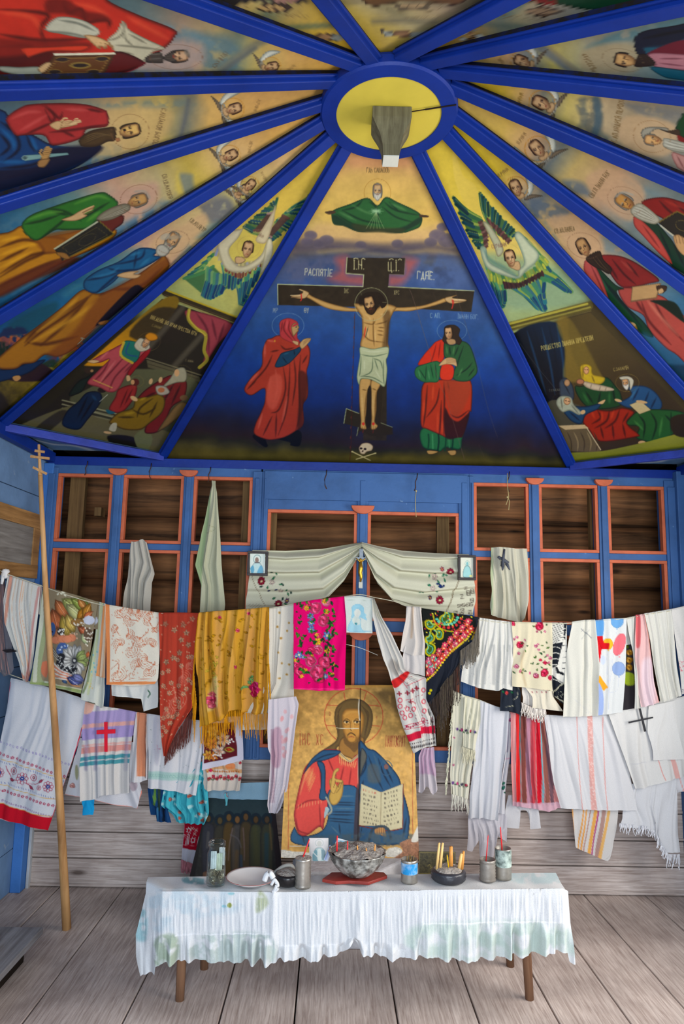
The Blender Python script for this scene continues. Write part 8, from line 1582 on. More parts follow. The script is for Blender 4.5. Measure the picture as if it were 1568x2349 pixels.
    p.line([(536,770),(530,830),(516,880)],4,(100,72,34));p.line([(585,830),(570,880),(540,920)],5,(110,80,40));p.line([(545,840),(560,880)],4,(100,72,34));p.line([(455,960),(500,1060),(470,1100)],16,(170,160,130),.8);p.fill([(450,1040),(480,1060),(440,1130)],(150,170,170))
    p.fill([(850,1220),(870,1200),(925,1200),(940,1240),(945,1280),(900,1270),(855,1260)],(176,124,70),edge=9,ecol=(100,66,36));[p.line([(868+k*18,1205),(870+k*18,1255)],4,(110,70,40)) for k in range(4)]
    p.line([(800,1340),(830,1230),(900,1195),(960,1220),(985,1300)],22,(40,54,66),.9);
    p.cloud([(330,1280),(1120,1250),(1150,1340),(700,1370),(330,1350)],(70,84,90),.7,30,5,.45,20)
    # damage, crack, losses
    p.line([(735,70),(733,300),(728,700),(722,1000),(712,1340)],8,(20,14,12),.95);p.line([(724,160),(720,240),(728,330)],8,(214,206,186),.9);p.line([(540,392),(620,398),(720,396)],5,(206,196,170),.9);p.line([(716,620),(712,900)],3,(196,180,150),.7)
    wt_=(206,200,186)
    p.fill([(80,1390),(180,1400),(330,1415),(320,1450),(85,1452)],wt_,noise=.2,nsc=6);p.fill([(940,1440),(960,1380),(1050,1370),(1085,1420),(1050,1450)],wt_,noise=.2,nsc=6);p.fill([(1060,1330),(1210,1300),(1215,1465),(1010,1465),(1080,1400)],(150,104,76),noise=.3,nsc=6);p.fill([(1180,1240),(1212,1190),(1212,1310),(1150,1320)],wt_,soft=3)
    p.line([(160,1358),(300,1356)],7,(200,196,186),.8);p.line([(90,1000),(84,1450)],5,(196,180,150),.8)
ic=empty('christ_icon',onY(803,1968,3.45),'large old gold icon of a blessing man with an open book, cracked down the middle','icon')
board(ic,[(664,1572),(944,1572),(961,1972),(644,1968)],(3.86,3.45),P_icon,(190,140,64),'painting',2,.03)
# ---- dark group icon
def P_grp(p):
    p.view(*A4)
    p.fill([(480,900),(1400,900),(1400,2200),(400,2200)],(44,44,42),smooth=False,noise=.2);p.fill([(600,960),(1290,960),(1290,1120),(600,1120)],(48,72,78),soft=20,alpha=.7);p.line([(1250,900),(1330,1700)],60,(36,28,32),.9);p.line([(620,960),(500,1680)],50,(30,28,28),.9)
    for (x,y,c,f) in ((650,1140,(50,50,60),(90,66,40)),(760,1160,(60,56,44),(84,70,44)),(845,1130,(96,70,30),(110,80,44)),(925,1150,(80,74,70),(124,86,50)),(1005,1125,(90,70,40),(104,74,44)),(1100,1150,(70,74,50),(90,66,40)),(1205,1150,(70,70,50),(80,62,44))):
        p.ell(x,y,52,56,(26,40,50),alpha=.9);p.ell(x,y+8,26,36,f,edge=10)
        p.fill([(x-30,y+50),(x+30,y+50),(x+66,y+120),(x+60,y+330),(x+50,y+560),(x-50,y+560),(x-64,y+300),(x-60,y+120)],c,edge=26,ecol=(34,34,36),alpha=.75)
    p.line([(880,1240),(850,1400),(840,1540)],14,(120,100,90),.7);p.line([(980,1240),(990,1400),(990,1540)],14,(120,96,90),.7);p.line([(920,1460),(910,1650)],36,(110,80,40),.5,soft=20);p.line([(1090,1240),(1110,1560)],50,(84,80,44),.5,soft=30);p.line([(1200,1300),(1200,1640)],40,(34,70,84),.6,soft=20);p.line([(960,1500),(965,1650)],26,(40,66,96),.6,soft=12);p.line([(1230,1200),(1250,1440)],16,(110,86,50),.6);p.line([(650,1280),(640,1420)],26,(96,90,84),.5,soft=14);p.line([(860,1300),(930,1340),(960,1420)],16,(96,90,90),.6)
gi=empty('group_icon',onY(540,2120,3.42),'dark blackened icon of standing haloed figures leaning left of the big icon','icon')
board(gi,[(478,1830),(628,1834),(662,2122),(409,2118)],(3.83,3.42),P_grp,(44,44,42),'painting',1.6,.025)
# ---- small embossed metal icon behind the right of the table
T=lambda x,y,z=.419: onZ(x,y,z)
def P_met(p):
    p.view(*B4);p.fill([(630,255),(950,255),(960,450),(630,450)],(66,60,36),smooth=False,noise=.5,nsc=4);p.line([(650,270),(935,270),(940,440),(640,440)],6,(120,108,60),.9,smooth=False,closed=True)
    rnd=random.Random(6)
    for k in range(26): x,y=rnd.uniform(665,920),rnd.uniform(285,430);p.line([(x,y),(x+16,y-12),(x+22,y+8)],5,(150,136,76) if k%2 else (30,30,22),.8)
mi=empty('metal_icon',onY(1003,2008,3.30),'small tarnished embossed metal icon standing behind the candles','icon')
board(mi,[(960,1952),(1044,1954),(1047,2030),(960,2028)],(3.34,3.30),P_met,(66,60,36),'relief',2,.012)
# ---- framed prints on the lattice
def frame_pic(q,name,label,paint):
    x0,y0,x1,y1=q;r=empty(name,onY((x0+x1)/2,y1,3.84),label,'picture')
    board(r,[(x0+5,y0+6),(x1-5,y0+6),(x1-5,y1-6),(x0+5,y1-6)],(3.838,3.838),paint,(206,214,200),'print',2.4,.008,m=colmat('print_paper',.35,.5),den=1.2)
    mb=MB();a,b=onY(x0,y0,3.83),onY(x1,y1,3.83);t=.013
    mb.box(a[0],b[0],3.824,3.85,a[2]-t,a[2]);mb.box(a[0],b[0],3.824,3.85,b[2],b[2]+t);mb.box(a[0],a[0]+t,3.824,3.85,b[2]+t,a[2]-t);mb.box(b[0]-t,b[0],3.824,3.85,b[2]+t,a[2]-t);mb.build('frame',M_blk,r,bevel=.001)
def P_f1(p):
    p.view(*V10);p.ring(130,635,22,26,3,(60,110,110));p.ell(128,640,11,17,(120,84,60));p.fill([(108,660),(150,660),(165,720),(92,720)],(170,200,196),edge=6);p.fill([(88,690),(105,672),(112,700),(100,722)],(40,140,170));p.fill([(150,672),(165,690),(160,722),(128,720)],(60,150,180));p.line([(118,655),(140,655)],8,(60,50,46))
def P_f2(p):
    p.view(*V10);p.fill([(1345,620),(1430,620),(1430,750),(1345,750)],(206,206,186),smooth=False);p.ring(1388,660,14,16,3,(130,170,160));p.ell(1388,662,8,12,(110,170,170));p.fill([(1372,680),(1402,680),(1412,740),(1362,740)],(140,190,186),edge=6);p.ell(1410,735,10,6,(220,214,120))
frame_pic((568,1264,613,1321),'framed_print','small black-framed print of a man in blue, left end of the curtain',P_f1)
frame_pic((1050,1273,1091,1331),'framed_print','small black-framed faded green print at the right end of the curtain',P_f2)
# ---- crucifix in the middle of the curtain
cx_=empty('crucifix',onY(828,1350,3.82),'small crucifix with a golden figure hanging between the curtain swags','crucifix')
Cq=lambda x,y,Y=3.825: onY(540+x/2.6133,1040+y/2.6133,Y)
mb=MB();a,b=Cq(736,572),Cq(768,810);mb.box(a[0]+.006,b[0]-.006,3.83,3.838,b[2],a[2]);a,b=Cq(718,622),Cq(780,640);mb.box(a[0],b[0],3.828,3.838,b[2],a[2]);mb.build('cross',mat('grey_metal',(96,100,104),.4,.5,.7,noise=.2),cx_)
mb=MB();mb.tube([Cq(748,650),Cq(750,690),Cq(746,715),Cq(752,740),Cq(748,770)],[.008,.013,.011,.009,.005],8);mb.tube([Cq(750,655),Cq(735,640),Cq(720,628)],[.005,.004,.003],6);mb.tube([Cq(750,655),Cq(765,640),Cq(778,630)],[.005,.004,.003],6);mb.lathe(Cq(749,640),[(.0,.011),(.008,.006),(.008,-.004),(.0,-.010)],10)
M_gold=mat('gilt',(196,150,50),.35,.5,.8,noise=.2);mb.build('figure',M_gold,cx_,smooth=True);mb=MB();a,b=Cq(738,772,3.824),Cq(760,806,3.824);mb.box(a[0],b[0],3.822,3.83,b[2],a[2]);mb.build('plate',mat('pale_tag',(190,186,170),.6),cx_)
# ---- wire hooks under the plate
M_wire=mat('rusty_wire',(70,44,34),.8,noise=.3,nsc=60)
for i,(x,y,L_,lab) in enumerate(((198,1058,32,'rusty wire hook above the first pane of the left lattice'),(344,1063,38,'rusty wire hook above the second pane of the left lattice'),(480,1072,34,'rusty wire hook beside the tip of the long white towel'),(746,1078,44,'rusty wire hook on the left of the blue header panel'),(954,1086,40,'rusty wire hook with a short string on the blue header panel'),(1165,1082,46,'rusty wire hook with a dangling string over the right lattice'))):
    mb=MB();mb.tube([onY(x+3,y,3.905),onY(x+2,y+L_*.25,3.885),onY(x-2,y+L_*.5,3.885),onY(x-1,y+L_*.8,3.885),onY(x+3 if i%2 else x-4,y+L_,3.888)],.0028,6)
    h=mb.build('wire_hook',M_wire,smooth=True);tag(h,lab,'hook','wire hooks along the top of the lattice')
    if i >= 4:
        mb=MB();ss={4:[(954,1126),(952,1150),(954,1186)],5:[(1163,1085),(1163,1110),(1166,1140),(1160,1158)]}[i];mb.tube([onY(a,b,3.88) for a,b in ss],.002,5)
        if i==5: mb.tube([onY(1163,1138,3.88),onY(1168,1150,3.88),onY(1166,1170,3.88)],.002,5)
        mb.lathe(onY(954 if i==4 else 1163,1126 if i==4 else 1140,3.88),[(.0,.006),(.005,.002),(.005,-.003),(.0,-.007)],8);s_=mb.build('string',mat('pale_string',(176,160,110),.9,noise=.2),h,smooth=True);s_['label']='pale string'
# ---- processional pole
pl=empty('wooden_staff',(-1.203,3.506,0),'tall thin wooden staff topped with a three-bar cross, leaning at the left','staff')
M_pole=wood('peeled_pole',(206,160,106),(160,112,64),'z',.6,.6,bump=.15)
b0=onZ(153,2130,0)+[0,0,.0];pts=[];rad=[]
for t,(x,y) in zip(np.linspace(0,1,12),zip(np.interp(np.linspace(0,1,12),[0,.25,.5,.75,1],[153,139,122,104,92]),np.linspace(2130,1085,12))): pts.append(onY(x,y,3.506-.30*t));rad.append(.0205-.0105*t)
mb=MB();mb.tube(pts,rad,14);mb.build('shaft',M_pole,pl,smooth=True)
mb=MB();Yt=3.195;mb.tube([onY(92,1090,Yt),onY(89,1020,Yt)],[.008,.006],8)
for (x0,y0,x1,y1) in ((80,1034,102,1037),(70,1047,113,1052),(76,1072,107,1087)): mb.bar(onY(x0,y0,Yt-.008),onY(x1,y1,Yt-.008),.007,.011)
mb.build('cross',M_pole,pl)
# ---- bench under the cloth
bn=empty('bench',(.13,3.03,0),'low wooden bench on four round legs beneath the white tablecloth','bench')
ZT=.405
c4=[onZ(368,2040,ZT),onZ(1280,2033,ZT),onZ(1262,2006,ZT),onZ(368,2014,ZT)]
mb=MB();mb.hexa([p-[0,0,.03] for p in c4]+c4);mb.build('seat',M_plank,bn,bevel=.004)
M_leg=wood('bench_leg',(150,112,84),(110,76,54),'z',.7,.8)
for (x,y,tx) in ((412,2294,409),(1214,2292,1203),(468,2222,470),(1170,2216,1172)):
    f=onZ(x,y,0);t=np.array([f[0]+(-.0 if x<800 else -.02),f[1]-(.0 if y>2250 else .02),ZT-.02]);mb=MB();mb.tube([f,(f+t)/2,t],[.017,.019,.021],12);mb.build('leg',M_leg,bn,smooth=True)
# ---- tablecloth
tc=empty('tablecloth',(.13,2.95,ZT),'white crinkled ruffled tablecloth with faint green and blue stains covering the bench','tablecloth')
M_tc=colmat('tablecloth_gauze',rough=.9,spec=.1,bump=.4,bsc=240,gain=1.1,tl=.15)
def P_tc(p):
    p.view(*B5)
    p.cloud([(200,130),(700,120),(760,240),(500,300),(230,400)],(176,196,206),.6,60,3,.5,40);p.ell(690,215,15,16,(120,130,40),alpha=.85,soft=5);p.ell(655,222,18,8,(110,176,190),alpha=.7,soft=5);p.ell(700,140,22,9,(120,180,190),alpha=.7,soft=6);p.cloud([(400,30),(540,50),(530,80),(400,70)],(110,160,170),.8,24,5,.4,12);p.cloud([(80,170),(160,270),(150,440),(80,400)],(140,180,186),.8,40,6,.38,20);p.cloud([(215,430),(345,410),(340,590),(220,590)],(130,150,120),.6,50,8,.3,20);p.cloud([(880,120),(940,200),(860,260)],(150,160,110),.6,30,4,.4,20)
    p.cloud([(480,420),(940,400),(940,590),(480,590)],(150,170,160),.5,40,9,.42,30);p.view(*B6);p.cloud([(340,240),(1000,250),(1000,390),(340,390)],(160,186,170),.5,60,2,.42,30);p.cloud([(760,0),(960,0),(990,50),(760,50)],(170,196,200),.6,20,3,.4,10)
    p.view(0,0,1)
    for k in range(150): x=340+k*6.4;p.line([(x,2056),(x+3*math.sin(k),2100),(x,2145)],2.2,(192,194,200) if k%2 else (222,224,226),.35,taper=True)
    p.line([(402,2147),(500,2144),(624,2140)],3,(226,226,228),.8);p.line([(640,2168),(780,2168)],3,(226,226,228),.6);p.line([(970,2118),(1294,2116)],3,(228,228,226),.8)
cvt=Paint(300,1990,1325,2250,(212,213,214),1.4);P_tc(cvt)
U_=np.linspace(0,1,760);row=lambda pts: np.stack([np.interp(U_*1000+312,[q[0] for q in pts],[q[0] for q in pts]),np.interp(U_*1000+312,[q[0] for q in pts],[q[1] for q in pts])],-1)
def rowx(x0,x1,pts): x=x0+(x1-x0)*U_;return np.stack([x,np.interp(x,[q[0] for q in pts],[q[1] for q in pts])],-1)
r0=rowx(334,1302,[(334,2050),(360,2045),(640,2043),(900,2040),(1290,2036),(1302,2042)]);r1=rowx(312,1306,[(312,2142),(330,2165),(345,2150),(402,2148),(624,2140),(636,2165),(780,2166),(812,2150),(835,2164),(955,2166),(968,2120),(1306,2116)])
r2=rowx(322,1313,[(322,2240),(356,2232),(358,2214),(402,2209),(540,2208),(632,2205),(640,2198),(705,2202),(785,2192),(812,2160),(832,2190),(900,2203),(958,2192),(975,2192),(1020,2200),(1110,2204),(1200,2196),(1300,2184),(1303,2203),(1313,2203)])
rows_=[]
for t in np.linspace(0,1,46): rows_.append(r0*(1-t)+r1*t)
for t in np.linspace(0,1,34)[1:]: rows_.append(r1*(1-t)+r2*t)
G=np.stack(rows_);nv=len(rows_);vv=np.linspace(0,1,nv)[:,None];uu=U_[None,:]
w_=np.clip((vv-.57)/.2,0,1);x_=G[...,0]
rufl=np.sin(x_/7.2+1.4*np.sin(x_/31))+.5*np.sin(x_/3.9+1.1*np.sin(x_/17))
D=.006*(vnoise(x_/3.2,G[...,1]/45,3)-.5+.7*(vnoise(x_/7,G[...,1]/80,5)-.5))*np.clip(vv*4,0,1)+.017*w_*rufl*(.5+vnoise(x_/40,vv*2,8))+.012*np.sin(x_/58)*vv+.014*np.exp(-((x_-812-(1-vv)*14)/9)**2)*np.clip(vv*2,0,1)*-1+.01*np.exp(-((x_-628)/7)**2)*-1+.006*np.sin(x_/18+2)*np.clip(vv,0,1)
endl=np.clip((372-x_)/50,0,1)*.10;endr=np.clip((x_-1288)/20,0,1)*.03
P_=onY(x_,G[...,1],2.868+endl*(1-.2*vv)+endr-.02*vv);P_[...,1] += D
P_[...,2][0:1]=np.minimum(P_[...,2][0:1],ZT+.012)
o=put('skirt',grid_mesh('skirt',P_,cvt.sample(x_,G[...,1])),M_tc,tc)
ft=P_[0];bk_=onZ(np.interp(U_,[0,1],[340,1274]),np.interp(U_,[0,1],[2012,2002]),ZT+.012);tt=np.linspace(0,1,26)[:,None,None]
Pt=ft[None]*(1-tt)+bk_[None]*tt;Pt[...,2]=ZT+.012+.0035*np.sin(Pt[...,0]*43+Pt[...,1]*19)*np.sin(np.pi*tt[...,0])-.004*(1-np.minimum(tt[...,0]*6,1));Pt[0]=ft
px,py,_=pj(Pt);put('top_sheet',grid_mesh('top_sheet',Pt,cvt.sample(px,py)),M_tc,tc)
kb=np.linspace(0,1,10)[:,None,None];Pb=bk_[None]-kb*np.array([0,-.004,.12]);put('rear_flap',grid_mesh('rear_flap',Pb,np.full(Pb.shape,.83)),M_tc,tc)
ZC=ZT+.018
def at(x,y): return onZ(x,y,ZC)
M_glass=thin_glass();M_tin=mat('tin',(176,170,160),.35,.5,.75,noise=.35,nsc=14,bump=.1,wear=((110,84,60),24,.66));M_ash=mat('ash_sand',(166,158,150),.95,.1,noise=.5,nsc=50,bump=1,bsc=90);M_redwax=mat('red_wax',(226,40,44),.4,.4,noise=.05,bump=0);M_wax=mat('yellow_wax',(232,190,120),.45,.4,noise=.1,nsc=14,bump=.1);M_owax=mat('orange_wax',(224,150,70),.45,.4,noise=.2,nsc=20,bump=.2)
# glass jar with coins and notes
jb=at(494,2029);jr=empty('glass_jar',jb,'open glass jar half filled with coins and folded notes','jar')
mb=MB();mb.lathe(jb,[(.0,0),(.034,0),(.037,.006),(.037,.118),(.031,.132),(.031,.142),(.034,.144),(.034,.160),(.031,.163),(.0285,.160),(.0285,.133),(.0345,.116),(.0345,.009),(.0,.006)],36);mb.build('glass',M_glass,jr,smooth=True)
rnd=random.Random(11);mb=MB()
for k in range(95):
    a,r,z=rnd.uniform(0,6.28),.024*math.sqrt(rnd.random()),.010+.048*rnd.random();c=jb+np.array([r*math.cos(a),r*math.sin(a),z]);n=np.array([rnd.uniform(-1,1),rnd.uniform(-1,1),rnd.uniform(-.6,1)]);n /= np.linalg.norm(n);mb.tube([c,c+n*.0016],.0095,12)
o=mb.build('coins',mat('coin_metal',(170,160,140),.35,.5,.85,noise=.3,nsc=40),smooth=False);tag(o,'pile of coins at the bottom of the glass jar','coins',kind='stuff')
for k,(dx,dz,ry,c) in enumerate(((-.012,.095,.15,(214,218,220)),(.010,.085,-.35,(206,210,190)),(.018,.105,.1,(222,222,224)))):
    w=MB();
    for q in range(5): x0=-.009+q*.0045;w.box(jb[0]+dx+x0,jb[0]+dx+x0+.0043,jb[1]-.012+.003*(q%2)+.008*k,jb[1]-.010+.003*(q%2)+.008*k,jb[2]+dz-.035,jb[2]+dz+.032)
    tag(w.build('banknote',mat('note_%d'%k,c,.8,noise=.3,nsc=60)),['folded whitish note at the left inside the glass jar','folded greenish note in the middle of the glass jar','folded white note at the right inside the glass jar'][k],'banknote','notes in the glass jar')
# plate
pb=at(577,2024);pr=empty('plate',pb,'white shallow plate with a thin red rim line','plate');mb=MB();mb.lathe(pb,[(.0,.004),(.05,.004),(.052,.0),(.060,.002),(.098,.020),(.101,.022),(.100,.0245),(.092,.022),(.06,.010),(.0,.008)],48);mb.build('dish',mat('porcelain',(222,220,218),.25,.5,noise=.05,bump=0),pr,smooth=True);mb=MB();mb.tube([pb+[.1005*math.cos(a),.1005*math.sin(a),.0235] for a in np.linspace(0,2*math.pi,49)],.0012,5,False);o=mb.build('rim_line',mat('rim_red',(150,60,50),.4),pr);o['label']='red rim line'
# black round dish with the pipe handle
kb_=at(660,2026);kd=empty('black_dish',kb_,'black round dish of ash behind the left tin can','dish');mb=MB();mb.lathe(kb_,[(.0,0),(.045,0),(.052,.01),(.050,.022),(.054,.032),(.048,.04),(.0,.036)],28,wob=lambda a,i:.04*math.sin(3*a));mb.build('bowl',mat('soot_black',(30,28,30),.3,.5,noise=.2),kd,smooth=True);mb=MB();mb.lathe(kb_,[(.046,.0405),(.02,.052),(.0,.054)],24);mb.build('ash',M_ash,kd,smooth=True)
cp=empty('curved_handle',at(612,2028),'grey curved pipe-like handle arching over the table cloth beside the plate','handle');mb=MB();hp_=smooth_pts([(612,2024),(622,2010),(640,1994),(655,1986),(668,1986),(674,1996)],False,5);mb.tube([onY(x,y,2.98) for x,y in hp_],[.008]*len(hp_),10);mb.build('tube',mat('grey_tube',(150,146,138),.55,.4,noise=.3,nsc=20),cp,smooth=True)
kk=empty('cloth_knot',at(632,2034),'white twisted cloth knot where the tablecloth is gathered beside the plate','knot');mb=MB()
for (pp,r_) in (([(606,2020),(612,2006),(620,2004),(626,2014)],.011),([(622,2030),(630,2018),(634,2030),(628,2044)],.006),([(624,2046),(636,2040),(636,2026),(628,2018)],.006),([(630,2044),(626,2060),(628,2090),(632,2130),(634,2190)],.007)): mb.tube([onY(x,y,2.862) for x,y in smooth_pts(pp,False,4)],r_,8)
mb.build('knot',mat('knot_white',(212,213,214),.9,noise=.1,nsc=50,bump=.3,bsc=120),kk,smooth=True)
def can(x,y,w,h,name,label,m,ribs=True,fill=None,band=None,cat='can'):
    b=at(x,y);s=(np.linalg.norm((b-CAMP)@FW))/FPX;r=w/2*s;H_=h*s*1.02;root=empty(name,b,label,cat)
    pr_=[(.0,0),(r,0)]+[(r*(1-.07*(ribs and (k%2))),H_*(k+1)/14) for k in range(13)]+[(r,H_),(r*.94,H_),(r*.94,H_-.012),(0,H_-.012)];mb=MB();mb.lathe(b,pr_,32);mb.build('body',m,root,smooth=True)
    if band: mb=MB();mb.lathe(b,[(r*1.012,H_*band[0]),(r*1.015,H_*band[1])],32);o=mb.build('label_band',band[2],root,smooth=True);o['label']=band[3]
    return root,b,r,H_
def candle(x0,y0,x1,y1,Y,rad,m,label,grp,bent=0):
    mb=MB();mb.tube([onY(x0,y0,Y),onY((x0+x1)/2+bent,(y0+y1)/2,Y),onY(x1,y1,Y)],[rad,rad*.95,rad*.8],8);mb.tube([onY(x1,y1,Y),onY(x1,y1,Y)+[0,0,.004]],.0006,4);tag(mb.build('candle',m,smooth=True),label,'candle',grp)
G1='thin red candles in the cans'
r_,b_,_,_=can(694,2034,37,62,'tin_can','ribbed rusty tin can with a leaning red candle, left of the ash bowl',M_tin);candle(692,1974,709,1926,b_[1],.003,M_redwax,'red candle leaning right out of the left tin can',G1)
mb=MB();mb.lathe(b_+[0,0,.108],[(.030,0),(.0,.004)],16);mb.build('ash',M_ash,r_)
r_,b_,rr,H_=can(938,2022,38,48,'tin_can','tin can with a blue and white label right of the ash bowl',M_tin,False,band=(.40,.88,mat('blue_label',(30,140,200),.5,noise=.35,nsc=26,col2=(220,226,226)),'blue and white label'))
mb=MB();[mb.tube([b_+[.02*math.cos(k*1.3)*(.3+.1*k),.016*math.sin(k*1.9),H_-.014],b_+[.02*math.cos(k*1.3)*(.4+.1*k),.018*math.sin(k*1.9),H_+.006+.004*(k%3)]],.003,6) for k in range(7)];mb.build('stubs',mat('burnt_stub',(120,96,60),.8),r_)
r_,b_,_,_=can(1118,2018,37,44,'tin_can','grey smoked tin can with the short red candle, beside the paper-wrapped one',mat('smoked_tin',(160,152,142),.4,.5,.5,noise=.4,nsc=10));candle(1114,1976,1119,1917,b_[1],.0022,M_redwax,'thin straight red candle in the grey smoked can',G1)
r_,b_,_,_=can(1154,2014,37,64,'tin_can','tall can wrapped in printed pale green paper, rightmost on the table',M_tin,False,band=(.42,.98,mat('banknote_paper',(176,190,180),.8,noise=.6,nsc=30,col2=(70,84,80)),'pale green printed paper'));candle(1151,1952,1147,1898,b_[1],.003,M_redwax,'red candle in the paper-wrapped can',G1)
# ash bowl
bb=at(818,2014);bw_=empty('ash_bowl',bb+[0,0,.012],'large cut-glass bowl heaped with ash and candle ends','bowl')
mb=MB();o_=np.array([0,0,.014]);mb.lathe(bb+o_,[(.0,0),(.048,0),(.060,.008),(.085,.030),(.104,.058),(.115,.085),(.118,.092),(.112,.092),(.10,.066),(.0,.05)],64,wob=lambda a,i:.03*math.sin(14*a)*(i>1));mb.build('bowl',mat('smoked_glass_bowl',(84,80,74),.22,.6,.15,noise=.7,nsc=26,col2=(180,178,170),bump=.4),bw_,smooth=True)
mb=MB();V=[];F=[];n=40
for i in range(10):
    for k in range(n): a=2*math.pi*k/n;r=.112*i/9;V.append(bb+o_+[r*math.cos(a),r*math.sin(a),.088+.018*(1-(i/9)**2)+.006*math.sin(5*a+i)*math.sin(i*.9)+.006*math.sin(9*a)*(i/9)])
for i in range(9):
    for k in range(n): F.append((i*n+k,i*n+(k+1)%n,(i+1)*n+(k+1)%n,(i+1)*n+k))
mb.add(V,F);mb.build('ash',M_ash,bw_,smooth=True)
G2='candle ends in the ash bowl';Yc=bb[1]
for (x0,y0,x1,y1,m,r,l) in ((772,1962,773,1918,M_redwax,.0035,'tallest red candle in the ash bowl, at its left'),(796,1964,797,1930,M_redwax,.003,'shorter red candle in the ash bowl, right of the tallest'),(821,1962,819,1940,M_owax,.0032,'brown candle stub at the middle of the ash bowl'),(842,1962,839,1946,M_owax,.003,'lowest brown candle stub in the ash bowl'),(858,1956,860,1938,M_owax,.0035,'brown candle stub at the right edge of the ash bowl')): candle(x0,y0,x1,y1,Yc-.03,r,m,l,G2)
rb=empty('red_board',at(815,2020),'small dark red wooden cutting board under the ash bowl','board');mb=MB();q=[at(738,2024),at(770,2030),at(800,2028),at(845,2031),at(888,2016),at(880,2008),at(850,2006),at(760,2008)];n=len(q);mb.add([p+[0,0,.0] for p in q]+[p+[0,0,.013] for p in q],[tuple(range(n))[::-1],tuple(range(n,2*n))]+[(i,(i+1)%n,n+(i+1)%n,n+i) for i in range(n)]);mb.build('board',mat('red_brown_wood',(150,50,40),.5,.4,noise=.4,nsc=10,bump=.2),rb,bevel=.003)
# dish with four thick candles
db=at(1028,2018);dd=empty('candle_dish',db,'black ridged dish filled with sand holding beeswax candles','dish');mb=MB();mb.lathe(db,[(.0,0),(.062,0),(.070,.008),(.068,.014),(.072,.020),(.068,.026),(.071,.032),(.062,.042),(.056,.040),(.0,.036)],36);mb.build('dish',mat('tar_black',(52,52,58),.35,.5,noise=.4,nsc=30,bump=.3),dd,smooth=True);mb=MB();mb.lathe(db,[(.058,.041),(.045,.050),(.02,.052),(.0,.050)],24,wob=lambda a,i:.05*math.sin(5*a));mb.build('sand',M_ash,dd,smooth=True)
G3='candles in the black dish'
for (x0,y0,x1,y1,m,r,l) in ((1001,1994,1007,1934,M_wax,.0058,'tallest thick cream candle in the black dish, at its left'),(1009,1992,1015,1934,M_wax,.0058,'thick cream candle leaning on the tallest one in the black dish'),(1034,1986,1034,1942,M_owax,.0085,'thick orange wax candle in the black dish'),(1029,1994,1025,1962,mat('thin_yellow_wax',(240,190,30),.4,noise=.05),.0028,'thin bright yellow candle at the front of the black dish'),(1052,1994,1058,1958,M_wax,.0075,'thick pale candle stub at the right of the black dish'),(1059,1994,1063,1953,M_owax,.006,'tan candle at the right edge of the black dish')): candle(x0,y0,x1,y1,db[1]-.01,r,m,l,G3)
# cards
def card(q,Y,name,label,paint,base):
    r=empty(name,onY((q[2][0]+q[3][0])/2,q[3][1],Y),label,'card');board(r,q,(Y+.02,Y),paint,base,'print',2.4,.002,m=colmat('print_paper'),den=1.1,back=mat('card_edge',(206,200,190),.8))
card([(709,1922),(753,1922),(753,1975),(709,1975)],3.16,'saint_card','small pale printed card of a saint standing left of the ash bowl',lambda p:(p.view(*B3),p.line([(1160,162),(1315,162),(1315,350),(1162,350)],3,(150,140,134),.8,smooth=False,closed=True),p.ring(1240,200,34,30,4,(140,150,140)),p.ell(1240,205,20,24,(170,164,150)),p.fill([(1205,250),(1275,250),(1290,350),(1190,350)],(150,176,170),edge=8),p.fill([(1185,290),(1215,260),(1235,350),(1185,350)],(30,120,130)),p.fill([(1255,260),(1290,270),(1285,340),(1262,340)],(30,100,110)),p.fill([(1225,260),(1255,260),(1255,345),(1225,345)],(200,204,190)),p.line([(1185,280),(1225,320)],9,(206,206,196),.9)),(196,186,180))
card([(773,1922),(802,1930),(794,1962),(762,1952)],3.15,'blue_card','light blue card with a dark blue mark stuck behind the ash bowl',lambda p:(p.view(*B3),p.fill([(1385,170),(1500,195),(1470,290),(1370,250)],(140,190,214),smooth=False),p.ring(1432,212,13,12,5,(20,60,130)),p.line([(1418,235),(1448,235)],5,(20,60,130))),(216,220,222))
card([(756,1938),(766,1946),(750,1976),(742,1972)],3.12,'shiny_card','narrow shiny bluish card leaning between the saint card and the bowl',lambda p:(p.view(*B3),p.line([(1330,230),(1290,340)],14,(110,130,190),.7,soft=10)),(196,204,222))
wb=empty('covered_box',(onZ(780,1985,.40)[0],3.30,0),'box covered with white cloth behind the table, carrying the big icon','box');a_,b2=onY(684,1975,3.40),onY(866,1975,3.40);mb=MB();za=onY(800,1969,3.44)[2]
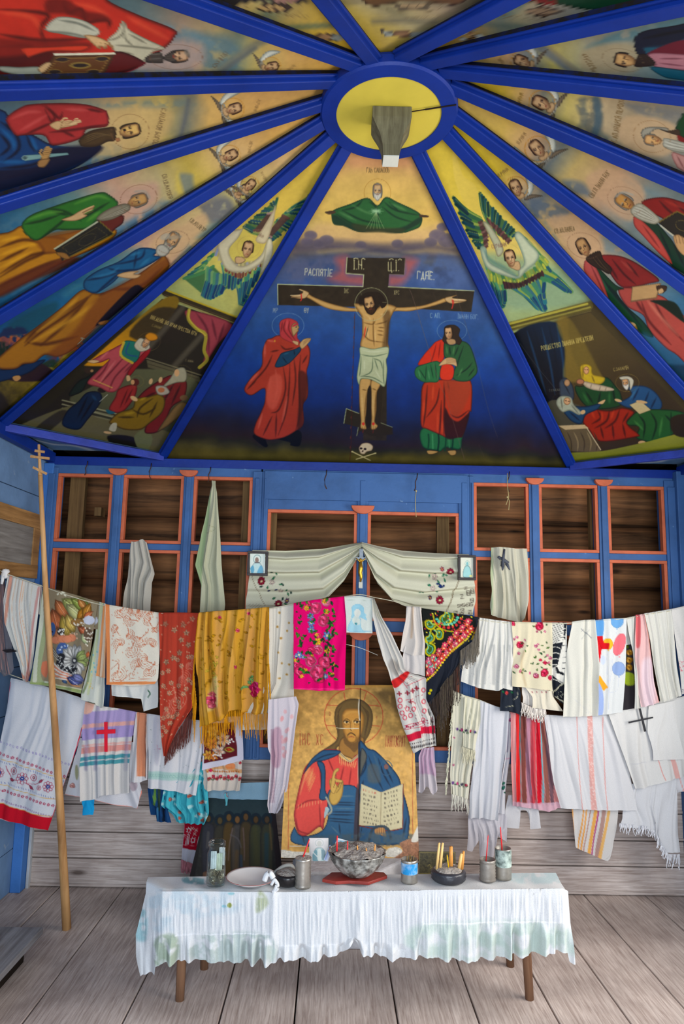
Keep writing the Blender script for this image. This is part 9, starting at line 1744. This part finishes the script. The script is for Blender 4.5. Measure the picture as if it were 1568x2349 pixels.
mb.hexa([(a_[0]-.0,3.35,0),(b2[0]+.08,3.35,0),(b2[0]+.20,3.50,0),(a_[0]-.05,3.50,0),(a_[0]+.03,3.26,za),(b2[0]-.02,3.26,za),(b2[0]+.18,3.50,za),(a_[0]-.03,3.50,za)]);mb.build('cover',mat('grey_white_cloth',(196,194,196),.9,noise=.3,nsc=9,bump=.5,bsc=50),wb,bevel=.01)
# red and white patterned towel hanging behind the dark icon
def P_geo(p):
    p.view(*A4);p.fill([(425,1180),(600,1190),(545,1450),(405,1425)],(170,16,40),smooth=False)
    wc=(216,206,206)
    for (x,y) in ((465,1260),(505,1350)): p.ring(x,y,16,20,6,wc);[p.line([(x+20*math.cos(a),y+24*math.sin(a)),(x+28*math.cos(a),y+32*math.sin(a))],5,wc) for a in np.linspace(0,5.5,7)]
    for (x,y) in ((535,1255),(520,1290),(500,1240)): p.line([(x-14,y-14),(x+14,y+14)],6,(206,180,170));p.line([(x+14,y-14),(x-14,y+14)],6,(206,180,170))
    for k in range(3): p.line([(420,1300+k*16),(470-k*12,1302+k*16),(460-k*12,1390)],6,wc,smooth=False);p.line([(560,1320+k*8),(545+k*8,1400)],5,wc)
    p.line([(408,1395),(550,1405)],4,(214,120,130));p.fill([(402,1430),(545,1450),(500,1560),(395,1530)],(206,204,216),smooth=False)
tg=cloth('patterned_towel','red and white geometric towel end hanging left of the dark group icon','towel',[[(428,1150),(620,1180)],[(405,1400),(560,1430)],[(395,1540),(500,1570)]],A4,yfun=lambda x:3.86+0*x,base=(206,204,212),paint=lambda p:P_geo(p),n=1.5,amp=.006,back=0,res=2.2)
thread('fringe',tg,[(398,1535),(495,1572)],115,30,(200,130,140),A4,yfun=lambda x: 3.855+0*x,rad=.0022,wav=.004,jit=.2)
# low platform and plank at the left edge
lp=empty('low_platform',(-1.42,2.7,0),'low pale board platform at the lower left by the staff','platform');mb=MB();mb.box(-1.64,-1.215,1.6,3.25,.09,.118);mb.build('top',wood('platform_board',(150,148,150),(104,100,100),'y'),lp,bevel=.004);mb=MB();mb.box(-1.62,-1.27,1.6,3.2,0,.089);mb.build('base',M_dark,lp)
pk_=MB();pk_.box(-1.64,-1.325,1.7,3.09,.119,.165);tag(pk_.build('short_plank',wood('sawn_plank',(176,160,140),(130,110,90),'y'),bevel=.012),'thick sawn plank lying on the low platform at the left edge','plank')
